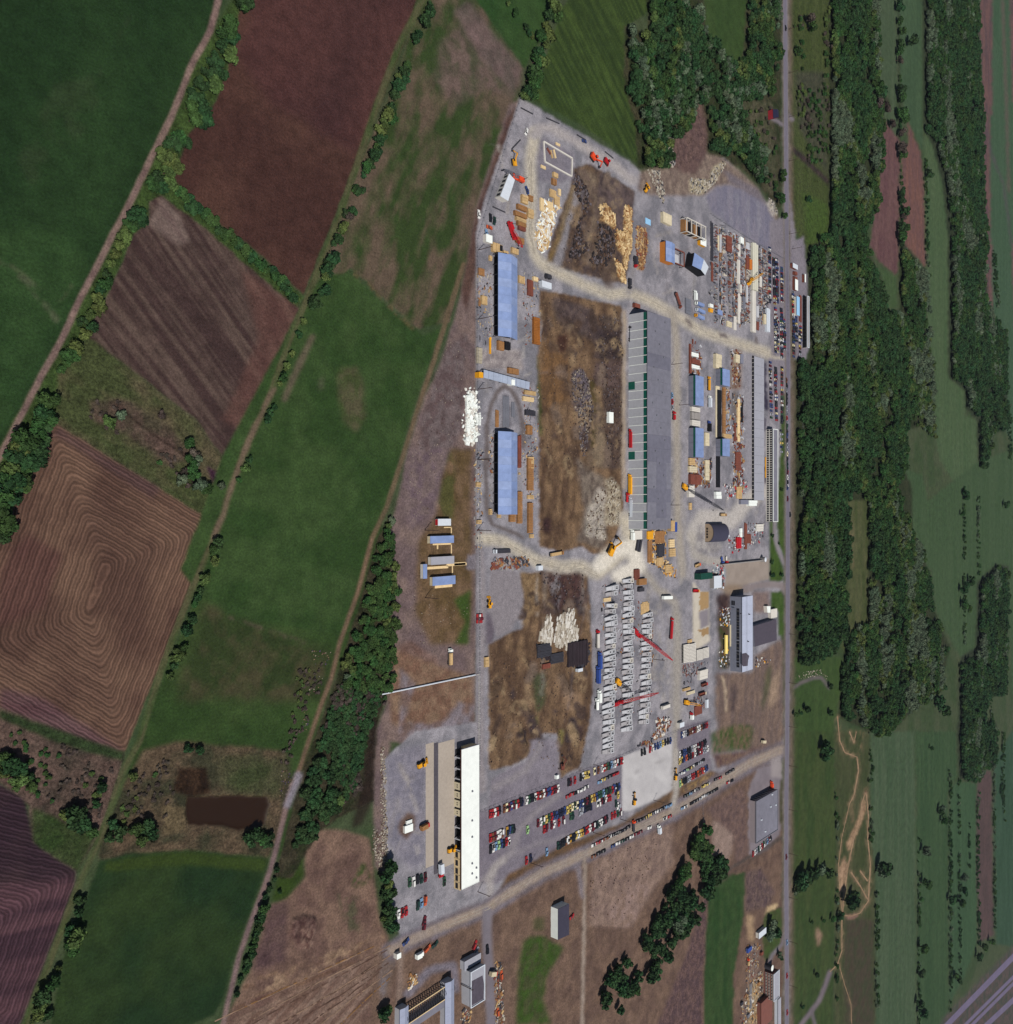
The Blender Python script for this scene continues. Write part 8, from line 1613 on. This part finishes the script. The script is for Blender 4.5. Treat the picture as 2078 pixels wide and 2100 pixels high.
scatter('formwork_litter', 'timber formwork litter below the big hall', [('F', [(420, 610), (600, 610), (600, 900), (700, 1000), (700, 1080), (600, 1050), (520, 970), (430, 930)])], 420, [M_wood, M_yellow, M_woodd, M_wood2, M_steeld], .5, 2.0, seed=30, flat=.5, elong=2.5)
scatter('west_strip_litter', 'small crates, pallets and scrap along the west strip', [('C', [(180, 0), (340, 0), (330, 700), (190, 720)]), ('C', [(600, 0), (800, 0), (800, 700), (660, 700)]), ('C', [(620, 1080), (785, 1080), (785, 1912), (650, 1912)]), ('E', [(630, 0), (720, 0), (720, 1000), (630, 1000)]), ('E', [(780, 0), (812, 0), (812, 620), (780, 620)]), ('E', [(1065, 0), (1260, 0), (1260, 600), (1120, 400)]), ('C', [(290, 1550), (335, 1550), (335, 1912), (290, 1912)])], 750, [M_wood, M_steel, M_stonel, M_woodd, M_rust, M_steeld, M_concd, M_concd, M_steel], .3, 1.2, seed=31, flat=.7, elong=2)
scatter('boulders', 'band of pale boulders along the yard edge', [('X', [(1560, 0), (1700, 0), (1680, 300), (1620, 400), (1560, 260), (1540, 100)]), ('I', [(0, 250), (40, 250), (60, 700), (70, 1100), (70, 1350), (0, 1420)])], 560, [M_stone, M_stone, M_stonel, mat('clod', (96, 74, 60))], .3, 1.0, seed=32, flat=.8)
scatter('upper_rubble', 'pale boulders and broken concrete below the northern wood', [('B', [(640, 600), (830, 620), (860, 500), (960, 430), (1000, 450), (880, 650), (760, 770), (650, 740)]), ('B', [(230, 520), (340, 520), (400, 760), (380, 850), (300, 700)]), ('Y', [(560, 1300), (660, 1340), (690, 1650), (640, 1650), (600, 1450)]), ('B', [(1410, 760), (1500, 900), (1490, 980), (1430, 900)])], 640, [M_stone, M_stonel, M_stonel, M_concd, M_steeld], .5, 1.8, seed=33, flat=.8, hmax=1.4)
scatter('earth_clods', 'clods, sticks and stones on the bare brown earth', [('C', [(800, 180), (1600, 380), (1600, 1912), (800, 1912)]), ('Z', [(210, 300), (700, 300), (1190, 500), (1140, 1350), (900, 1500), (600, 1200), (210, 1400)]), ('A', [(1100, 1000), (1400, 1200), (1500, 1600), (1400, 1850), (1000, 1700)]), ('J', [(1100, 1300), (1800, 1000), (1500, 1850), (1100, 1850)])], 1500, [mat('clod', (96, 74, 60), .95, .3), mat('clod_dark', (64, 52, 50), .95, .3), mat('clod_tan', (136, 112, 90), .95, .3)], .25, .9, seed=34, flat=.8)
scatter('strip_stones', 'stones and debris on the grey strip west of the yard', [('c', [(1700, 700), (1900, 500), (1860, 1500), (1700, 1912), (1300, 1912), (1480, 1350)]), ('E', [(0, 0), (380, 0), (230, 620), (0, 700)]), ('E', [(0, 1400), (560, 1400), (560, 1912), (0, 1912)])], 300, [M_stone, mat('clod', (96, 74, 60)), M_stone, mat('clod_dark', (64, 52, 50))], .2, .6, seed=35, flat=.8)
scatter('wreck_heap', 'rusty wrecks and scrap above the striped parking rows', [('K', [(400, 60), (540, 50), (560, 120), (470, 250), (340, 270), (410, 180)]), ('K', [(200, 330), (360, 270), (380, 310), (220, 350)])], 170, [M_rust, M_woodd, M_steeld, M_conc2], .6, 2.2, seed=36, flat=.7, elong=2)
scatter('lower_works_scrap', 'tangled steel below the white slab stacks', [('G', [(1395, 1170), (1740, 1130), (1600, 1300), (1400, 1320)]), ('G', [(1400, 1370), (1520, 1370), (1520, 1410), (1400, 1410)]), ('G', [(1540, 1590), (1700, 1590), (1680, 1720), (1560, 1720)])], 220, [M_steeld, M_rust, M_steel, M_concd], .4, 1.8, seed=37, flat=.5, elong=3)
scatter('crossroads_scrap', 'long low heap of steel beside the west crossroads', [('E', [(810, 1080), (1160, 1070), (1165, 1170), (800, 1170)])], 180, [M_steeld, M_rust, M_steel, M_concd, M_woodd], .8, 2.6, seed=38, flat=.6, elong=2)
scatter('factory_litter', 'equipment and litter left of the old factory', [('H', [(600, 540), (750, 520), (740, 800), (620, 800)]), ('H', [(600, 1100), (740, 1100), (740, 1340), (600, 1340)]), ('H', [(1080, 1200), (1300, 1200), (1200, 1330), (1080, 1340)])], 160, [M_conc2, M_rust, M_steel, M_yellow, M_steeld, M_light], .5, 2.0, seed=39, flat=.8)
scatter('site_litter', 'planks and earth on the lower building site', [('M', [(950, 1350), (1140, 1300), (1140, 1900), (940, 1900)]), ('L', [(280, 940), (370, 960), (350, 1060), (270, 1100)])], 260, [M_wood, M_woodd, M_conc2, M_steeld], .5, 2.0, seed=40, flat=.5, elong=2)
scatter('tip_litter', 'tipped rubbish beside the middle dirt track', [('W', [(950, 1400), (1150, 1420), (1100, 1540), (960, 1540)]), ('W', [(960, 1660), (1080, 1640), (1040, 1800), (900, 1900)]), ('P', [(1580, 480), (1650, 480), (1620, 620), (1560, 640)]), ('P', [(1700, 100), (1740, 180), (1710, 300), (1690, 290)])], 110, [mat('clod', (96, 74, 60)), mat('clod_tan', (136, 112, 90), .95, .3), mat('violet_rubbish', (86, 66, 104), .9, .3), M_steeld, M_stone], .25, .7, seed=41, flat=.8)

# ------------------------------------------------------------------ parked cars
car_row('J', (115, 812), (780, 555), 'rrwrk.tcmbmgrkn.wgkkwrmtwmbbrmmw', 'along the car park fence', end='left')
car_row('J', (885, 497), (1410, 285), 'km.r..kwyyy..c.t.wrtgklswrkrr', 'further along the car park fence', end='left')
car_row('J', (118, 1045), (350, 950), 'rtmwwt.abdk', 'in upper row near the white hall', end='left')
car_row('J', (120, 1150), (300, 1070), 'kwlvbkrw', 'in lower row near the white hall', end='left')
car_row('J', (585, 895), (1380, 540), 'mwgygrbbnnbyycgcbbkmkyabgglgkgrbkb', 'in middle car park row, upper line', end='left')
car_row('J', (645, 960), (1290, 640), 'rm.mw.r.m..gd..ssnkkn..wwmkwrr', 'in lower middle car park line', end='left')
car_row('J', (780, 1120), (1260, 860), 'dkkktwakkywyanrrwmmkdwwkmk', 'in lower car park row', end='left')
car_row('J', (1310, 830), (1395, 790), 'rrgm', 'right of lower car park row', end='left')
car_row('J', (880, 635), (1060, 550), 'rrkwww', 'end to end between car park rows', end='left', horiz=True)
car_row('J', (1190, 490), (1360, 410), 'lykkrr', 'end to end near right car park edge', end='left', horiz=True)
car_row('J', (1330, 550), (1370, 620), 'bky', 'at car park right end', end='top')
car_row('J', (1350, 710), (1380, 740), 'dws', 'low at car park right end', end='top')
for i, (x, y, c) in enumerate(((482, 962, 'v'), (470, 1262, 'r'), (512, 1240, 'n'), (670, 1180, 'l'))):
    car(c, 's', g('J', x, y), PI / 2, '%s sedan standing alone on the open gravel of the big car park' % CARCOL[c][0], 'lone cars on the big car park')
car_row('K', (265, 400), (545, 280), 'kk.rwbblykkb', 'along upper edge of white slab', end='left')
car_row('K', (655, 228), (905, 128), 'bwskttmtwwtkmr', 'in top row right of white slab', end='left')
car_row('K', (635, 420), (890, 300), 'wkbbkkswwmkmkk', 'in second row right of white slab', end='left')
car_row('K', (635, 480), (910, 360), 'yybokkrwkmrssw', 'in third row right of white slab', end='left')
car_row('K', (640, 610), (870, 475), 'swbvtywkssk', 'end to end right of white slab', end='left', horiz=True)
car_row('K', (640, 700), (905, 550), 'vykkssrrkotrobb', 'in bottom row right of white slab', end='left')
car_row('J', (1130, 1110), (1470, 940), 'wrmtwkwkkk', 'on left lane side of gravel road', end='left', horiz=True)
car_row('J', (1130, 1220), (1590, 985), 'tkk.bwdkwmm', 'on lower side of gravel road', end='left', horiz=True)
car_row('K', (225, 1070), (545, 910), 'kkkyynwwklll', 'beside gravel road below white slab', end='left', horiz=True)
car_row('K', (340, 1130), (540, 1020), 'w..wr', 'on gravel verge below white slab', end='left', horiz=True)
car_row('K', (665, 940), (1000, 755), 'lw.kkkswskkkk', 'below gravel road, right part', end='left', horiz=True)
car_row('K', (690, 825), (1035, 640), 'kdlkwk.yyw..kmr', 'above gravel road, right part', end='left', horiz=True)
car_row('K', (1100, 600), (1160, 570), 'kkk', 'near top of gravel road', end='left', horiz=True)
car_row('K', (1110, 690), (1150, 670), 'rk', 'opposite, near top of gravel road', end='left', horiz=True)
car_row('K', (1355, 1390), (1530, 1240), 'rwsdwrgslmk', 'below the grey warehouse', end='left')
car_row('I', (285, 1590), (440, 1545), 'gwkdm', 'left of the trench end', end='left')
car_row('I', (365, 1815), (440, 1770), 'dlo', 'in small group left of gravel road', end='left')
car_row('I', (175, 1910), (248, 1875), 'wrr', 'by the trees left of gravel road', end='left')
car('g', 'p', g('I', 628, 1580), PI / 2, 'green pickup with white load standing alone below the slab', None)
for i, (x, y, c, rz) in enumerate(((245, 625, 'b', .4), (455, 690, 'o', .4), (530, 650, 'd', .4), (920, 655, 'r', .9), (935, 715, 's', .7), (1043, 700, 'k', PI / 2), (425, 420, 'm', 1.2), (425, 460, 'm', 1.3))):
    car(c, 'w' if i % 2 else 's', g('L', x, y), rz, '%s car at the lower road fork, %s from the left' % (CARCOL[c][0], nth(i)), 'cars around the lower road fork')
for i, (x, y) in enumerate(((1180, 950), (1145, 1310))): car('o', 'w', g('L', x, y), PI / 2, 'orange wagon in the yard right of the tar roof, %s' % ('upper', 'lower')[i], 'orange wagons at the lower yard')
car('r', 's', g('L', 1872, 378), .3, 'red sedan behind the white sided barn', None)
for i, (x, y, c, rz) in enumerate(((195, 1240, 'w', 1.6), (310, 1275, 'k', 1.6), (348, 1305, 'd', 1.4), (300, 1370, 'o', 0), (270, 1430, 'l', 1.7), (668, 1005, 'b', 2.1), (1230, 525, 'b', .1), (662, 430, 'w', 1.1))):
    car(c, 's', g('A', x, y), rz, '%s sedan %s' % (CARCOL[c][0], ('', 'in the small line near the west fence', 'second in the small line near the west fence', 'in the small line near the west fence', 'next to the cream hut by the west fence', 'above the tan timber panels', 'on the gravel near the topmost fence', '')[i]) if c not in 'w' else 'white sedan %s' % ('on the meadow edge outside the fence' if i == 0 else 'alone near the topmost yard corner'), 'cars in the upper left yard')
car_row('D', (465, 1010), (470, 1120), 'lrs', 'against the right side of the big hall', end='top')
car_row('E', (680, 1640), (680, 1700), 'rmr', 'on the lane by the dark gravel patch', end='top', horiz=True)
car_row('e', (1275, 1700), (1280, 1890), 'kywksw', 'in first column north of the office', end='top', horiz=True)
car_row('e', (1395, 1650), (1410, 1900), 'kkkkbm', 'in second column below the crossing', end='top', horiz=True)
FC = 'kkbnrwskgtkmcskbkwyrkdnbkwsmkrbk'
def rc(n, s): q = random.Random(s); return ''.join(q.choice(FC) for _ in range(n))
for (t, p, q, n, s) in (('n', (1175, 730), (1195, 1470), 42, 1), ('n', (1225, 730), (1240, 1440), 38, 2), ('n', (1310, 880), (1315, 1440), 28, 3), ('n', (1205, 1560), (1225, 1920), 18, 4), ('n', (1300, 1560), (1335, 1900), 16, 5), ('n', (1110, 560), (1110, 1450), 26, 12),
                        ('e', (1385, 560), (1405, 1300), 36, 6), ('e', (1420, 560), (1440, 1300), 34, 7), ('e', (1520, 560), (1535, 1430), 34, 8), ('e', (1580, 600), (1600, 1250), 24, 9),
                        ('D', (1430, 690), (1440, 1220), 18, 10), ('D', (1480, 790), (1492, 1250), 24, 11), ('D', (1545, 740), (1545, 1280), 26, 13),
                        ('f', (440, 960), (450, 1400), 10, 14), ('f', (455, 1460), (465, 1912), 12, 15), ('f', (505, 1460), (515, 1912), 12, 16), ('f', (590, 1600), (600, 1912), 9, 17),
                        ('S', (185, 690), (190, 880), 10, 18), ('S', (235, 690), (240, 890), 10, 19), ('D', (1590, 860), (1598, 1900), 24, 20), ('D', (1535, 1350), (1540, 1560), 6, 21)):
    car_row(t, p, q, rc(n, s), 'far', horiz=(s != 20), far=True, jit=.4, rz=PI / 2 if s == 20 else None)
build_far_cars()
for i, (t, x, y, c) in enumerate((('M', 1487, 845, 'l'), ('M', 1487, 1280, 'r'), ('M', 1490, 1760, 'r'), ('K', 1682, 1420, 'm'), ('F', 1790, 300, 'm'), ('F', 1815, 455, 'k'), ('F', 1788, 190, 'b'), ('F', 1790, 30, 'r'), ('R', 125, 220, 'k'), ('F', 1670, 360, 'r'))):
    car(c, 's', g(t, x, y), PI / 2, '%s sedan driving on the straight public road, %s listed' % (CARCOL[c][0], nth(i)) if i < 9 else 'red sedan on the narrow lane inside the lawn', 'cars on the public road' if i < 9 else None)

# ------------------------------------------------------------------ poles and fences
pts = [('E', 665, 105), ('E', 665, 800), ('E', 145, 800), ('E', 150, 1460), ('C', 195, 450), ('C', 192, 1138), ('C', 190, 1830), ('A', 195, 1590)]
for i, (t, x, y) in enumerate(pts): pole('utility pole on the west strip, %s' % ('beside the lower blue shed', 'at the west crossroads', 'beside the office trailers', 'below the office trailers', 'beside the upper blue shed', 'left of the oval track top', 'left of the oval track', 'at the upper shed corner')[i], t, (x, y), 11)
for i, (t, x, y, w) in enumerate((('J', 520, 1290, 'on the verge below the car park, left one'), ('J', 1130, 990, 'on the verge below the car park, middle one'), ('J', 1395, 860, 'on the verge below the car park, right one'), ('J', 1135, 325, 'behind the car park fence'), ('L', 955, 1650 / 12, 'at the lower corner of the white hall'), ('K', 385, 865, 'at the lower edge of the white slab'), ('E', 1830, 795, 'near the pale crossing'), ('E', 1285, 795, 'at the dark bush in the pit'), ('F', 650, 362, 'at the lower right side of the big hall'), ('D', 465, 705, 'halfway down the big hall'), ('D', 540, 1103, 'beside the middle small hall'), ('f', 430, 100, 'at the top of the eastern car park'), ('L', 790, 1045, 'beside the tar roofed building'), ('G', 1020, 1095, 'beside the right precast file'))):
    pole('utility pole %s' % w, t, (x, y), 10)
for i, y in enumerate((60, 150, 240, 330, 480, 1300, 1400, 1490, 1570, 1660, 1750, 1840, 1930, 2020)):
    pole('roadside utility pole, %s from the top' % nth(i), '-', (1618, y), 9, 'roadside utility poles')
fence('white post fence along the west side of the yard', [('-', 983, 940), ('-', 983, 1130), ('-', 983, 1260), ('-', 983, 1580)], 1.1, 3, M_steel, mp=M_white)
fence('long fence behind the upper car park row', [('J', 20, 785), ('J', 1420, 232), ('K', 600, 190), ('K', 960, 80)], 2.0, 4)
fence('wire fence closing the steel store to the north', [('B', 840, 950), ('B', 1180, 1170), ('B', 1560, 1390)], 2.0, 4)
fence('fence along the west edge of the upper yard', [('A', 600, 100), ('A', 180, 1480), ('C', 178, 900), ('C', 186, 1912)], 1.8, 5)
fence('fence left of the lane by the white hall', [('Z', 0, 520), ('Z', 95, 495), ('Z', 95, 1180)], 1.6, 4, M_conc2)
fence('wire fence between the yard and the public road', [('D', 1600, -200), ('D', 1605, 640)], 1.8, 4)
fence('fence right of the eastern forest edge', [('S', 250, 910), ('S', 262, 1912), ('U', 262, 900)], 1.6, 6)
# a spoil mound of pale gravel lumps by the works
scatter('lawn_stones', 'small white stones along the lane by the pond path', [('U', [(180, 1490), (260, 1450), (400, 1420), (470, 1500), (480, 1560), (420, 1470), (260, 1500)])], 70, [M_stonel, M_stone], .5, 1.4, seed=50)
M_DUST = None
print('cars', N_CARS[0], 'far', len(FAR_CARS), 'trees', TREE_N[0], 'forest', nf)

box_thing('scrap_cabin', 'white stripped cabin on the brown oval left of the slab', 'cabin', 'I', 245, 1040, 325, 1110, 1.6, M_conc2, 'body', M_white)
stack('white_beam_stack', 'white beams lying above the stripped cabin on the brown oval', 'beams', 'I', 262, 988, 318, 1030, 1.0, M_white, 3, 'x')

scatter('precast_dunnage', 'timbers and small debris between the precast files', [('G', [(350, 100), (780, 60), (760, 1900), (320, 1900)]), ('G', [(820, 300), (1030, 450), (1000, 1860), (790, 1860)])], 420, [M_steeld, M_woodd, M_concd, M_dark, M_conc, M_rust], .4, 1.7, seed=70, flat=.5, elong=2.5)
scatter('roadside_rust', 'rusty material and sheds clutter beside the lower public road', [('M', [(940, 880), (1140, 860), (1120, 1330), (960, 1330)]), ('M', [(880, 1540), (1000, 1500), (1000, 1912), (890, 1912)]), ('M', [(1120, 1180), (1180, 1180), (1180, 1650), (1130, 1650)]), ('L', [(1120, 830), (1190, 830), (1210, 1434), (1120, 1434)]), ('L', [(800, 1270), (890, 1290), (880, 1434), (790, 1434)])], 420, [M_rust, M_steeld, M_woodd, M_concd, M_stonel, M_wood], .4, 1.8, seed=71, flat=.6, elong=2)
truck('orange truck at the head of the lower building site', 'M', (970, 1130), (970, 1060), M_orange, M_wood, 'load', 7)
for i, (x, y) in enumerate(((1160, 985), (1120, 1380), (900, 1640), (985, 1800), (1195, 700))): box_thing('material_crate', '%s crate at the lower building site, %s listed' % (('rusty', 'brown', 'dark', 'grey', 'white')[i], nth(i)), 'crate', 'M', x, y, x + 26, y + 40, 2, (M_rust, M_woodd, M_steeld, M_steel, M_light)[i])
fence('property fence running down east of the lower car park', [('K', 860, 890), ('K', 866, 1200)], 1.6, 4)

DK = [mat('clod_dark', (64, 52, 50)), mat('spoil_grey', (104, 96, 100), .95, .3), mat('clod', (96, 74, 60)), mat('spoil_black', (44, 38, 40), .95, .3)]
scatter('dark_spoil', 'rough dark spoil in the upper pit', [('A', [(1130, 830), (1250, 960), (1280, 1150), (1180, 1350), (1260, 1600), (1060, 1700), (1150, 1400), (1200, 1180), (1120, 960)]), ('A', [(1360, 1320), (1480, 1380), (1530, 1600), (1420, 1750), (1250, 1720), (1350, 1500)])], 700, DK, .5, 2.0, seed=80, flat=.8, elong=1.6, hmax=1.6)
scatter('grey_spoil', 'grey spoil ridge down the middle of the pit', [('C', [(1110, 980), (1200, 940), (1260, 1050), (1310, 1350), (1270, 1550), (1240, 1850), (1200, 1700), (1160, 1400), (1090, 1200)])], 520, [DK[1], DK[1], DK[0], M_stone], .4, 1.5, seed=81, flat=.8, hmax=1.2)
scatter('black_soil_clods', 'black soil clods along the big hall side of the pit', [('C', [(1380, 420), (1600, 450), (1600, 1900), (1450, 1900), (1400, 1000)]), ('E', [(1270, 1220), (1690, 1220), (1730, 1480), (1600, 1560), (1400, 1500)])], 700, DK, .3, 1.1, seed=82, flat=.8, hmax=.8)
scatter('pale_rubble', 'pale rubble at the lower end of the pit', [('E', [(1860, 380), (1912, 400), (1912, 900), (1720, 850), (1740, 600)]), ('F', [(0, 120), (60, 100), (150, 200), (140, 560), (0, 560)])], 380, [M_stone, M_stonel, M_stonel, DK[2]], .3, 1.3, seed=83, flat=.8, hmax=.9)

# ------------------------------------------------------------------ air: one closed box of thin haze round the camera and everything
hm = bpy.data.materials.new('haze'); hm.use_nodes = True; nt = hm.node_tree; nt.nodes.clear()
ho = nt.nodes.new('ShaderNodeOutputMaterial'); hv = nt.nodes.new('ShaderNodeVolumePrincipled')
hv.inputs['Color'].default_value = (.72, .82, 1.0, 1); hv.inputs['Density'].default_value = 0.000018; hv.inputs['Anisotropy'].default_value = .3
nt.links.new(hv.outputs[0], ho.inputs['Volume'])
hb = MB().box(-7600, -7600, -4, 7600, 7600, 380); ho_ = bpy.data.objects.new('haze', hb.mesh('haze', [hm])); LC.link(ho_); ho_['kind'] = 'stuff'; ho_['label'] = 'thin bluish haze over the landscape'
